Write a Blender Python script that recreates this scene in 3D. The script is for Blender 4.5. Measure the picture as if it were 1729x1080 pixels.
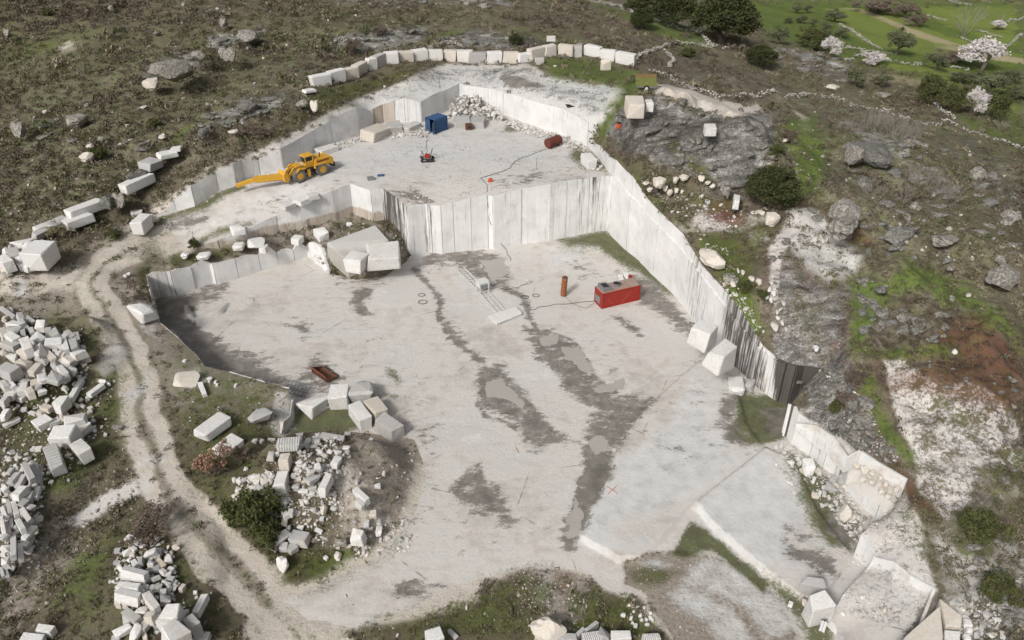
import bpy, bmesh, math, random
import numpy as np
from mathutils import Vector, Matrix, noise as mnoise
from mathutils.geometry import delaunay_2d_cdt
for o in list(bpy.data.objects): bpy.data.objects.remove(o, do_unlink=True)
sc = bpy.context.scene
COL = sc.collection
# ------------------------------------------------------------------ camera, sky, sun
PITCH = math.radians(33.0); CAMZ = 65.0; FPX = 1360.0; CX, CY = 864.5, 540.0
cd = bpy.data.cameras.new('camera'); cam = bpy.data.objects.new('camera', cd); COL.objects.link(cam)
cam.location = (0, 0, CAMZ); cam.rotation_euler = (math.pi/2 - PITCH, 0, 0)
cd.sensor_width = 36; cd.lens = 36*FPX/1729.0; cd.clip_start = 1; cd.clip_end = 6000
sc.camera = cam
SUN_EL, SUN_AZ = math.radians(40), math.radians(212)     # azimuth clockwise from +Y: behind the camera, to the left
w = bpy.data.worlds.new('World'); sc.world = w; w.use_nodes = True
nt = w.node_tree; nt.nodes.clear()
sk = nt.nodes.new('ShaderNodeTexSky'); sk.sky_type = 'NISHITA'; sk.sun_disc = False
sk.sun_elevation = SUN_EL; sk.sun_rotation = SUN_AZ; sk.air_density = 1.0; sk.dust_density = 6.0; sk.ozone_density = 0.6
hs = nt.nodes.new('ShaderNodeHueSaturation'); hs.inputs['Saturation'].default_value = 0.25
bg = nt.nodes.new('ShaderNodeBackground'); bg.inputs['Strength'].default_value = 0.088
ow = nt.nodes.new('ShaderNodeOutputWorld')
nt.links.new(sk.outputs[0], hs.inputs['Color']); nt.links.new(hs.outputs[0], bg.inputs['Color']); nt.links.new(bg.outputs[0], ow.inputs[0])
sl = bpy.data.lights.new('sun', 'SUN'); sl.energy = 2.05; sl.angle = math.radians(10); sl.color = (1.0, 0.955, 0.9)
so = bpy.data.objects.new('sun', sl); COL.objects.link(so)
sd_ = Vector((math.sin(SUN_AZ)*math.cos(SUN_EL), math.cos(SUN_AZ)*math.cos(SUN_EL), math.sin(SUN_EL)))
so.rotation_euler = sd_.to_track_quat('Z', 'Y').to_euler()
so.location = (0, 0, 200)
sc.view_settings.view_transform = 'Standard'; sc.view_settings.look = 'None'; sc.view_settings.gamma = 1
sc.view_settings.exposure = 0.2; sc.view_settings.use_curve_mapping = False
rng = random.Random(7); nr = np.random.default_rng(7)
# ------------------------------------------------------------------ photograph <-> world
sP, cP = math.sin(PITCH), math.cos(PITCH)
def U(px, py, z):
    """world point at height z seen at photograph pixel (px, py)"""
    u = (px-CX)/FPX; v = (CY-py)/FPX
    dx, dy, dz = u, cP + v*sP, -sP + v*cP
    t = (z-CAMZ)/dz
    return (dx*t, dy*t)
def proj(x, y, z):
    rz = z-CAMZ
    f = y*cP - rz*sP; up = y*sP + rz*cP
    return CX + FPX*x/f, CY - FPX*up/f
def zat(x, y, py):
    """height above (x, y) that is seen at pixel row py"""
    v = (CY-py)/FPX
    # (y*sP + r*cP) = v*(y*cP - r*sP)
    return CAMZ + y*(v*cP - sP)/(cP + v*sP)
# ------------------------------------------------------------------ noise (numpy)
def _h(ix, iy, s):
    n = (ix.astype(np.int64)*374761393 + iy.astype(np.int64)*668265263 + s*974634777) & 0xffffffff
    n = ((n ^ (n >> 13))*1274126177) & 0xffffffff
    return ((n ^ (n >> 16)) & 0xffff)/65535.0
def vn(x, y, s=0):
    ix, iy = np.floor(x), np.floor(y); fx, fy = x-ix, y-iy
    fx = fx*fx*(3-2*fx); fy = fy*fy*(3-2*fy)
    a, b, c, d = _h(ix, iy, s), _h(ix+1, iy, s), _h(ix, iy+1, s), _h(ix+1, iy+1, s)
    return (a*(1-fx)+b*fx)*(1-fy) + (c*(1-fx)+d*fx)*fy
def fbm(x, y, f, s=0, o=4, g=.5):
    t = 0; A = 1; n = 0
    for k in range(o):
        t = t + A*(vn(x*f+17.3*k, y*f-9.1*k, s+k)-.5); n += A; A *= g; f *= 2.03
    return t/n*2
# ------------------------------------------------------------------ control points and interpolation
class RBF:
    def __init__(s, pts):
        p = np.array(pts, float)
        keep = []; 
        for i in range(len(p)):
            if all((p[i,0]-p[j,0])**2+(p[i,1]-p[j,1])**2 > .02 for j in keep): keep.append(i)
        p = p[keep]; s.c = p[:, :2]; n = len(p)
        r = np.hypot(*(s.c[:, None]-s.c[None]).transpose(2, 0, 1))
        A = np.zeros((n+1, n+1)); A[:n, :n] = -r; A[:n, n] = 1; A[n, :n] = 1
        b = np.zeros(n+1); b[:n] = p[:, 2]
        s.w = np.linalg.solve(A, b)
    def __call__(s, x, y):
        x = np.atleast_1d(np.asarray(x, float)); y = np.atleast_1d(np.asarray(y, float)); out = np.empty(len(x))
        for i in range(0, len(x), 20000):
            r = np.hypot(x[i:i+20000, None]-s.c[None, :, 0], y[i:i+20000, None]-s.c[None, :, 1])
            out[i:i+20000] = -r@s.w[:-1] + s.w[-1]
        return out
def seg_dist(px, py, poly, closed=False):
    d = np.full(len(px), 1e9); n = len(poly)
    for i in range(n if closed else n-1):
        ax, ay = poly[i][:2]; bx, by = poly[(i+1) % n][:2]
        L = (bx-ax)**2+(by-ay)**2+1e-12
        t = np.clip(((px-ax)*(bx-ax)+(py-ay)*(by-ay))/L, 0, 1)
        d = np.minimum(d, np.hypot(px-ax-t*(bx-ax), py-ay-t*(by-ay)))
    return d
def inside(px, py, poly):
    c = np.zeros(len(px), bool); n = len(poly)
    for i in range(n):
        ax, ay = poly[i][:2]; bx, by = poly[(i+1) % n][:2]
        if ay == by: continue
        m = ((ay > py) != (by > py)) & (px < (bx-ax)*(py-ay)/(by-ay)+ax); c ^= m
    return c
# border vertex: (x, y, z_low, z_up, hard) ; base-traced: B_(px,py,zlow,pytop) ; top-traced: T_(px,py,zup,zlow)
def B_(px, py, zl, pt): x, y = U(px, py, zl); return [x, y, zl, zat(x, y, pt)]
def T_(px, py, zu, zl): x, y = U(px, py, zu); return [x, y, zl, zu]
def S_(px, py, z): x, y = U(px, py, z); return [x, y, z, z]
# back face of the pit, right to left (bench edge over the floor)
back = [B_(1032,395,0,297), B_(1023,388,0,297), B_(990,393,0,300), B_(953,400,0,304), B_(934,404,0,308), B_(928,406,0,310), B_(879,412,0,318), B_(833,421,0,331), B_(824,418,0,328),
        B_(797,422,0,334), B_(768,425,0,341), B_(748,428,0,347), B_(731,427,0,346), B_(722,424,0,343), B_(694,431,0,349)]
ret = [T_(667,331,10.2,4.6), T_(647,318,10.2,4.5), T_(626,321,10.2,4.5), T_(590,309,10.2,4.5), T_(560,321,10,4.5), B_(512,384,4.6,347)]
def TL(px, py, zu, pb):     # top-traced, foot seen at row pb
    x, y = U(px, py, zu); return [x, y, zat(x, y, pb), zu]
ret += [B_(470,391,4.65,364), B_(420,406,4.7,387), B_(370,417,4.75,405), B_(322,426,4.85,421)]
# left ledge face (faces the camera)
ledge = [B_(258,504,0,464), B_(290,498,0,458), B_(298,498,0,457), B_(330,487,0,451), B_(362,476,0,444), B_(368,479,0,443), B_(403,469,0,436), B_(440,456,0,429), B_(470,447,0,425), B_(497,439,0,420), B_(520,430,0,416)]
# left rim of the pit
rim = [B_(268,548,0,512), T_(270,545,4.2,0), T_(302,572,3.8,0), T_(335,603,3.6,0), T_(345,618,3.6,0), T_(386,628,3.5,0), T_(446,645,3.5,0), T_(489,654,3.4,0), B_(500,690,0,672), B_(492,715,0,694), B_(474,740,0,726)]
right = [B_(1032,395,0,270), B_(1059,422,0,299), B_(1083,441,0,335), B_(1105,464,0,359), B_(1140,496,0,394), B_(1172,533,0,446), B_(1204,571,0,483), B_(1235,608,0,522), B_(1276,647,0,584), B_(1299,665,0,603), B_(1316,676,0,612), B_(1330,682,0,616)]
seamrow = [297, 331, 357, 381, 417, 457, 500, 541, 590, 606, 613, 617]
notch = [T_(1358,617,5.6,0), T_(1388,621,5.6,0), T_(1366,645,5.2,0), T_(1337,683,4.9,0)]
w4 = [B_(1323,730,0,681), B_(1336,749,0,697), B_(1367,769,0,722), B_(1389,789,0,742), B_(1413,804,0,760), B_(1420,800,0,765)]
bx = [B_(1426,826,0,799), B_(1453,853,0,818), B_(1478,873,0,833), T_(1507,842,3.4,0), T_(1461,897,3.2,0)]
lw = [B_(1442,938,0,903), T_(1480,934,2.6,0), T_(1429,990,2.6,0), T_(1397,1036,2.6,0), B_(1386,1046,0,1030), B_(1412,1072,0,1052), T_(1440,1110,2.6,0)]
softF = [S_(1300,1130,0), S_(1150,1100,0), S_(1090,1000,0), S_(1000,965,0), S_(900,955,0), S_(760,990,0), S_(690,1030,.0), S_(600,1060,0), S_(520,1045,.2), S_(480,1010,.3), S_(540,985,0), S_(640,945,0), S_(700,870,0), S_(722,800,0), S_(700,742,0), S_(650,734,0), S_(560,726,0), S_(510,738,0)]
softL = [S_(560,462,0), S_(600,472,0), S_(650,466,0), S_(688,440,0)]
# floor loop (clockwise in the photograph): ledge, soft slope, back reversed, right, notch ...
hard_runs_F = dict(ledge=ledge, back=back, right=right+notch+w4, low=bx+lw, rim=rim)
loopF = ledge + softL + back[::-1] + right[1:] + notch + w4 + bx + lw + softF + rim[::-1]
# upper wall behind the bench
ubase = [(264,366,7.4,360),(298,356,7.8,336),(330,347,8.5,313),(370,322,9.4,289),(400,313,9.7,277),(413,303,9.9,270),(440,294,10,268),(478,285,10.2,250),(510,268,10.2,233),(535,254,10.2,218),(562,243,10.2,203),(590,233,10.2,187),(607,227,10.2,181),
  (627,212,10.2,187),(648,206,10.2,176),(668,206,10.2,170),(685,206,10.2,165),(712,206,10.2,172),(753,187,10.2,152),(776,178,10.2,141),(818,183,10.2,148),(850,192,10.2,156),(892,209,10.2,168),(949,227,10.2,183),(992,246,10.2,206)]
upper = [B_(*a) for a in ubase]
upr = [B_(999,253,10.2,240), B_(1014,270,10.2,247)]
x0, y0 = back[0][:2]
corner = [x0, y0, back[0][3], right[0][3]]
loopB = upper + upr + [corner] + [[p[0], p[1], p[3], p[3]] for p in back[1:]] + [[p[0], p[1], p[3], p[3]] for p in ret] + [S_(292,396,6.2)]
# natural ground controls (px, py, z)
NC = '''0 400 8.5,0 200 15,0 0 26,300 0 24,300 150 17,150 300 12.5,600 0 20,450 150 17.5,864 0 16,700 60 17.5,864 60 17.5,864 130 17,700 130 17,600 150 16.8,1000 130 17,1000 60 16,1068 105 16.5,1100 0 4,1400 0 -7,1729 0 -14,
1729 200 -4,1600 110 -5,1400 120 2,1300 160 9,1200 100 8,1500 220 6,1729 350 4,1600 330 7,1729 500 8,1500 480 10,1300 300 13,1350 400 11.5,1450 400 10.5,1120 160 16.5,1080 220 16,1200 200 15.5,1280 250 14.5,1100 280 13.2,1060 250 13.5,
1729 800 6,1600 700 7.2,1550 560 9,1420 560 8.2,1320 480 9.3,1290 420 10.4,1729 1080 4,1650 950 4.5,1560 850 5.0,1500 760 5.8,1430 680 6.2,1575 1000 3.9,1540 930 4.2,1490 905 3.6,1520 1060 2.9,1640 1080 3.2,
0 1080 2,0 900 2.8,0 750 3.5,0 600 4.8,100 560 5,150 480 6.5,60 440 7.5,200 420 7.2,240 370 7.4,300 300 10.5,180 640 4.6,240 700 4.2,250 780 3.6,350 900 2.0,300 960 2,440 1000 .6,200 900 2.5,200 1080 1.6,500 1070 .3,400 1080 .9,800 1060 -.2,700 1080 -.2,1000 1060 -.4,1150 1150 -.2,
350 700 3.7,300 620 4.1,400 660 3.6,420 800 2.8,370 840 2.4,470 700 3.4,450 900 1.6,520 790 2.4,580 790 2.2,560 745 1.0,640 770 1.2,600 860 1.5,640 830 1.1,560 900 1.1,640 900 .5,500 960 .6,560 950 .3,700 790 .1,600 940 .2,
600 520 0,250 520 5,245 480 5.6,240 440 6.2,300 430 5.0,290 445 4.9,350 430 4.9,400 415 4.8,450 405 4.7,500 400 4.6,560 380 4.5,600 385 4.5,640 395 4.5,660 420 2.8,600 430 3.6,540 420 4.5,560 445 1.8,620 450 1.6'''
Nc = []
for l in NC.replace('\n', '').split(','):
    a, b, c = map(float, l.split()); Nc.append((*U(a, b, c), c))
for L in (ledge, rim, right, notch, w4, bx, lw): Nc += [(p[0], p[1], p[3]) for p in L]
Nc += [(p[0], p[1], p[3]) for p in softF+softL+upper+upr+[corner]]
Nc += [(p[0], p[1], p[2]) for p in ret+[back[-1]]]
Nc += [(*U(292,396,6.2), 6.2)]
Nc += [(-700,500,45),(0,900,0),(600,700,-45),(-600,0,8),(500,0,0),(0,-200,-6),(300,400,-20),(1500,1500,-60),(-1500,1500,60),(-1500,-500,0),(1500,-500,-10)]
fN0 = RBF(Nc)
Bc = [(p[0], p[1], p[2]) for p in upper+upr] + [(p[0], p[1], p[3]) for p in ret] + [(p[0], p[1], p[3]) for p in back] + [(*U(292,396,6.2), 6.2), (*U(280,382,6.9), 6.9), (*U(308,409,5.6), 5.6)]
for a, b, c in ((380,372,7.6),(450,332,9.4),(520,310,10.2),(700,260,10.2),(850,250,10.2),(950,260,10.2)): Bc.append((*U(a, b, c), c))
fB0 = RBF(Bc)
xyF = [(p[0], p[1]) for p in loopF]; xyB = [(p[0], p[1]) for p in loopB]
# stepped slabs: (name, polygon as pixel list at height z, hard polyline, step, reach)
def W(s, z):
    return [U(float(a.split()[0]), float(a.split()[1]), z) for a in s.split(',')]
STEPS = [
 # region, polygon, hard edge, step, reach
 ('F', W('978 912,1004 862,1018 826,1034 790,1040 757,1090 690,1180 612,1240 640,1262 720,1290 757,1170 851,1110 925,1075 948,1045 948',0), W('1045 948,978 912,1004 862,1018 826,1034 790,1040 757,1090 690,1180 612',0), .55, 16),
 ('F', W('1170 853,1290 759,1340 780,1380 860,1440 940,1400 1000,1345 1010,1290 968,1205 893',0), W('1345 1010,1290 968,1205 893,1170 853,1290 759',0), .6, 14),
 ('F', W('310 520,322 518,330 542,372 515,380 505,388 512,375 530,325 548,315 540',0), W('310 520,315 540,325 548,375 530',0), .7, 3),
 ('N', W('1375 730,1402 752,1430 778,1450 772,1480 796,1526 826,1500 870,1420 860,1340 800,1320 740,1345 715',4.4), W('1345 715,1375 730,1402 752,1430 778,1450 772,1480 796,1526 826',4.4), -1.7, 40),
 ('N', W('1479 934,1510 952,1537 978,1574 1001,1560 1040,1530 1120,1380 1120,1370 1000,1440 930',3.2), W('1479 934,1510 952,1537 978,1574 1001,1560 1040,1530 1120',3.2), -1.1, 60),
]
STEPXY = [(r, p, h, s, R) for r, p, h, s, R in STEPS]
def steps(x, y, reg):
    z = np.zeros(len(x))
    for r, p, h, s, R in STEPXY:
        if r != reg: continue
        m = inside(x, y, p)
        if not m.any(): continue
        d = seg_dist(x[m], y[m], p, True); e = seg_dist(x[m], y[m], h)
        z[m] += s*np.clip(d/.1, 0, 1)*np.clip(1.15-e/R, 0, 1)
    return z
BUMPS = []   # bare rock swells      # (x, y, rx, ry, rot, height) domes of bare rock, heaps
def bump(px, py, z, rx, ry, rot, h): x, y = U(px, py, z); BUMPS.append((x, y, rx, ry, rot, h))
bump(1170,245,15.5,26,16,-.35,5.5); bump(1230,290,14,9,6,-.5,2.5); bump(1110,225,16,8,7,.3,2.0); bump(1400,480,9,16,22,-.2,2.0); bump(1250,160,12,14,8,0,1.0)
bump(400,185,17.5,22,7,.5,2.2); bump(640,70,18,22,9,0,1.5); bump(310,100,20,16,6,.6,2.5)
bump(60,620,4.8,11,11,.5,1.6); bump(25,860,3,7,12,0,1.6); bump(275,990,2,5.5,9,0,1.0); bump(1590,740,6.8,14,16,.3,1.4)
bump(585,800,2.2,10,8,0,2.3); bump(470,800,2.6,8,8,0,1.0); bump(1590,300,8,16,9,.3,2.5); bump(1510,420,9,14,8,-.4,2.0); bump(1690,470,7,10,8,.2,2.0); bump(1480,260,9,14,9,.2,2.2); bump(1350,110,2,16,8,0,2.0); bump(200,250,12,10,6,.5,1.6); bump(1610,560,7.5,12,10,0,1.4); bump(1660,660,6.5,12,9,.5,1.6); bump(1450,640,7,8,9,.2,1.4); bump(0,450,8,9,6,.6,.8)
def edge_fade(x, y):
    return np.clip(np.minimum(seg_dist(x, y, xyF, True), seg_dist(x, y, xyB, True))/3.0, 0, 1)
def hN(x, y, fade=None):
    x = np.atleast_1d(np.asarray(x, float)); y = np.atleast_1d(np.asarray(y, float))
    z = fN0(x, y)
    if fade is None: fade = edge_fade(x, y)
    far = np.clip(np.hypot(x, y)/150, .5, 2.5)
    z = z + fade*(fbm(x, y, 1/22., 3, 4)*1.2*far + np.abs(fbm(x, y, 1/9., 5, 3))*.9*(y > 100) + fbm(x, y, 1/3.2, 9, 3)*.16)
    for a, b, rx, ry, rt, h in BUMPS:
        dx, dy = x-a, y-b; c, s = math.cos(rt), math.sin(rt)
        q = ((dx*c+dy*s)/rx)**2 + ((-dx*s+dy*c)/ry)**2
        k = np.clip(1-q, 0, 1); z = z + fade*(h*k**.8 + np.minimum(k*3, 1)*(np.abs(fbm(x, y, 1/7., 71, 4))*2.2*min(1, rx/12)))
    z = z + steps(x, y, 'N')
    for ln, fn, w in SOFTS:
        k = np.clip(1-seg_dist(x, y, ln)/w, 0, 1)
        m = k > 0
        if m.any(): z[m] += k[m]**1.5*(fn(x[m], y[m])-z[m])
    return z
SOFTS = [([(p[0], p[1]) for p in [bx[-1]]+softF+[rim[-1]]] if False else [(p[0], p[1]) for p in softF], lambda x, y: 0*x, 5.0), ([(p[0], p[1]) for p in [ledge[-1]]+softL+[back[-1]]][1:-1], lambda x, y: 0*x, 2.0),
         ([(p[0], p[1]) for p in [ret[-1], S_(292,396,6.2), upper[0]]], lambda x, y: fB0(x, y), 4.0)]
def hB(x, y, fade=None):
    x = np.atleast_1d(np.asarray(x, float)); y = np.atleast_1d(np.asarray(y, float))
    if fade is None: fade = edge_fade(x, y)
    return fB0(x, y) + fade*fbm(x, y, 1/9., 21, 4)*.22
def hF(x, y, fade=None):
    x = np.atleast_1d(np.asarray(x, float)); y = np.atleast_1d(np.asarray(y, float))
    if fade is None: fade = edge_fade(x, y)
    return fade*(fbm(x, y, 1/12., 31, 4)*.18) + steps(x, y, 'F')
HH = dict(N=hN, B=hB, F=hF)
def region(x, y):
    a = np.array([x]); b = np.array([y])
    return 'F' if inside(a, b, xyF)[0] else ('B' if inside(a, b, xyB)[0] else 'N')
def G(px, py, reg=None):
    """ground point seen at a pixel"""
    best = None
    for rg in ([reg] if reg else ['B', 'N', 'F']):
        z = {'F': 0., 'B': 10., 'N': 6.}[rg]
        for k in range(14):
            x, y = U(px, py, z); z = z*.35 + .65*float(HH[rg](x, y)[0])
        x, y = U(px, py, z)
        if reg or region(x, y) == rg:
            if best is None or z > best[2]: best = (x, y, z)
    if best is None:
        return G(px, py, 'N')
    return best
# ------------------------------------------------------------------ terrain sheets
def densify(run, step=1.1):
    out = []
    for a, b in zip(run[:-1], run[1:]):
        n = max(1, int(math.hypot(b[0]-a[0], b[1]-a[1])/step))
        for k in range(n):
            t = k/n; out.append([a[i]+(b[i]-a[i])*t for i in range(len(a))])
    out.append(list(run[-1])); return out
dF = densify(loopF+[loopF[0]])[:-1]; dB = densify(loopB+[loopB[0]])[:-1]
def grid(x0, x1, y0, y1, d, jit=.25):
    gx, gy = np.meshgrid(np.arange(x0, x1, d), np.arange(y0, y1, d)); gx = gx.ravel(); gy = gy.ravel()
    return gx+nr.uniform(-jit, jit, len(gx))*d, gy+nr.uniform(-jit, jit, len(gy))*d
def hole(p, x0, x1, y0, y1):
    m = ~((p[0] >= x0-.01) & (p[0] < x1) & (p[1] >= y0-.01) & (p[1] < y1)); return p[0][m], p[1][m]
Q = 1.0
g1 = grid(-72, 72, 40, 142, .42*Q); g2 = hole(grid(-150, 160, 24, 250, .95*Q), -72, 72, 40, 142)
g3 = hole(grid(-420, 420, -60, 560, 3.2), -150, 160, 24, 250); g4 = hole(grid(-2600, 2600, -800, 3200, 60), -420, 420, -60, 560)
X = np.concatenate([g1[0], g2[0], g3[0], g4[0]]); Y = np.concatenate([g1[1], g2[1], g3[1], g4[1]])
dm = np.minimum(seg_dist(X, Y, xyF, True), seg_dist(X, Y, xyB, True))
keep = dm > .28
loops = []
for r, p, h, s, R in STEPXY:
    pd = densify([list(q) for q in p]+[list(p[0])], .8)[:-1]
    A = sum(p[i][0]*p[(i+1) % len(p)][1]-p[(i+1) % len(p)][0]*p[i][1] for i in range(len(p)))
    sg = 1 if A > 0 else -1; ins = []
    n = len(pd)
    for i in range(n):
        a, b = pd[i-1], pd[(i+1) % n]; tx, ty = b[0]-a[0], b[1]-a[1]; L = math.hypot(tx, ty)+1e-9
        ins.append((pd[i][0]-sg*ty/L*.14, pd[i][1]+sg*tx/L*.14))
    loops += [pd, ins]
    keep &= seg_dist(X, Y, p, True) > .3
X = X[keep]; Y = Y[keep]
P = [Vector((a, b)) for a, b in zip(X, Y)]; EDG = []
for lp in [dF, dB]+loops:
    s = len(P); P += [Vector((q[0], q[1])) for q in lp]; n = len(lp)
    EDG += [(s+i, s+(i+1) % n) for i in range(n)]
r = delaunay_2d_cdt(P, EDG, [], 0, 1e-5, False)
V = np.array([(v[0], v[1]) for v in r[0]]); T = np.array([t for t in r[2] if len(t) == 3])
cen = V[T].mean(1)
iF = inside(cen[:, 0], cen[:, 1], xyF); iB = inside(cen[:, 0], cen[:, 1], xyB) & ~iF
fade_all = edge_fade(V[:, 0], V[:, 1])
def mk_mesh(name, co, tris, smooth=True):
    me = bpy.data.meshes.new(name); co = np.asarray(co, np.float32); tris = np.asarray(tris, np.int32)
    k = tris.shape[1]
    me.vertices.add(len(co)); me.vertices.foreach_set('co', co.ravel())
    me.loops.add(tris.size); me.loops.foreach_set('vertex_index', tris.ravel())
    me.polygons.add(len(tris)); me.polygons.foreach_set('loop_start', np.arange(0, tris.size, k, dtype=np.int32))
    me.polygons.foreach_set('loop_total', np.full(len(tris), k, np.int32))
    me.update(calc_edges=True); me.validate()
    me.polygons.foreach_set('use_smooth', np.full(len(me.polygons), smooth, bool))
    return me
def link(name, me, mat=None, parent=None, **props):
    o = bpy.data.objects.new(name, me); COL.objects.link(o)
    if mat is not None and me is not None and not me.materials: me.materials.append(mat)
    if parent is not None: o.parent = parent
    for k, v in props.items(): o[k] = v
    return o
# ------------------------------------------------------------------ node helpers
class NT:
    def __init__(s, name):
        s.m = bpy.data.materials.new(name); s.m.use_nodes = True; s.t = s.m.node_tree; s.t.nodes.clear()
        s.out = s.n('ShaderNodeOutputMaterial'); s.b = s.n('ShaderNodeBsdfPrincipled'); s.l(s.b.outputs[0], s.out.inputs[0])
        s.b.inputs['Specular IOR Level'].default_value = .25; s.b.inputs['Roughness'].default_value = .85
    def n(s, k, **kw):
        x = s.t.nodes.new(k)
        for a, v in kw.items(): setattr(x, a, v)
        return x
    def l(s, a, b): s.t.links.new(a, b)
    def set(s, sock, v):
        if hasattr(v, 'is_linked') or isinstance(v, bpy.types.NodeSocket): s.l(v, sock)
        else: sock.default_value = v
    def attr(s, name):
        x = s.n('ShaderNodeAttribute'); x.attribute_name = name; return x.outputs['Fac']
    def pos(s): return s.n('ShaderNodeNewGeometry').outputs['Position']
    def objc(s): return s.n('ShaderNodeTexCoord').outputs['Object']
    def mapv(s, v, scale=(1,1,1), rot=(0,0,0), loc=(0,0,0)):
        x = s.n('ShaderNodeMapping'); s.l(v, x.inputs[0]); x.inputs['Scale'].default_value = scale; x.inputs['Rotation'].default_value = rot; x.inputs['Location'].default_value = loc
        return x.outputs[0]
    def noise(s, v, scale, detail=4, rough=.6, dist=0):
        x = s.n('ShaderNodeTexNoise'); s.l(v, x.inputs['Vector']); x.inputs['Scale'].default_value = scale
        x.inputs['Detail'].default_value = detail; x.inputs['Roughness'].default_value = rough; x.inputs['Distortion'].default_value = dist
        return x.outputs['Fac']
    def vor(s, v, scale, feat='F1', out='Distance'):
        x = s.n('ShaderNodeTexVoronoi', feature=feat); s.l(v, x.inputs['Vector']); x.inputs['Scale'].default_value = scale; return x.outputs[out]
    def math(s, op, a, b=0.0, c=None, clamp=False):
        x = s.n('ShaderNodeMath', operation=op); x.use_clamp = clamp; s.set(x.inputs[0], a); s.set(x.inputs[1], b)
        if c is not None: s.set(x.inputs[2], c)
        return x.outputs[0]
    def rng(s, v, a, b, c=0., d=1.):
        x = s.n('ShaderNodeMapRange'); x.clamp = True; s.set(x.inputs[0], v)
        for i, q in enumerate((a, b, c, d)): x.inputs[i+1].default_value = q
        return x.outputs[0]
    def mix(s, f, a, b, mode='MIX'):
        x = s.n('ShaderNodeMix', data_type='RGBA', blend_type=mode); s.set(x.inputs[0], f)
        for sock, v in ((x.inputs[6], a), (x.inputs[7], b)):
            if isinstance(v, tuple): sock.default_value = (*v, 1) if len(v) == 3 else v
            else: s.l(v, sock)
        return x.outputs[2]
    def ramp(s, f, stops):
        x = s.n('ShaderNodeValToRGB'); s.l(f, x.inputs[0]); e = x.color_ramp.elements
        while len(e) > 1: e.remove(e[-1])
        e[0].position = stops[0][0]; e[0].color = (*stops[0][1], 1)
        for p, c in stops[1:]: q = e.new(p); q.color = (*c, 1)
        return x.outputs[0]
    def bump(s, h, strength=.3, dist=.1, norm=None):
        x = s.n('ShaderNodeBump'); s.set(x.inputs['Strength'], strength); x.inputs['Distance'].default_value = dist; s.l(h, x.inputs['Height'])
        if norm is not None: s.l(norm, x.inputs['Normal'])
        return x.outputs[0]
    def done(s, col, rough=None, normal=None, **kw):
        s.set(s.b.inputs['Base Color'], (*col, 1) if isinstance(col, tuple) else col)
        if rough is not None: s.set(s.b.inputs['Roughness'], rough)
        if normal is not None: s.l(normal, s.b.inputs['Normal'])
        for k, v in kw.items(): s.b.inputs[k.replace('_', ' ')].default_value = v
        return s.m
def plain(name, col, rough=.6, metal=0, wear=.12, scale=3.):
    t = NT(name); p = t.objc(); n = t.noise(p, scale, 5)
    c = t.mix(t.rng(n, .35, .75, 0, wear*3), col, tuple(k*.55 for k in col))
    t.b.inputs['Metallic'].default_value = metal
    return t.done(c, rough, t.bump(n, .15, .02))
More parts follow.
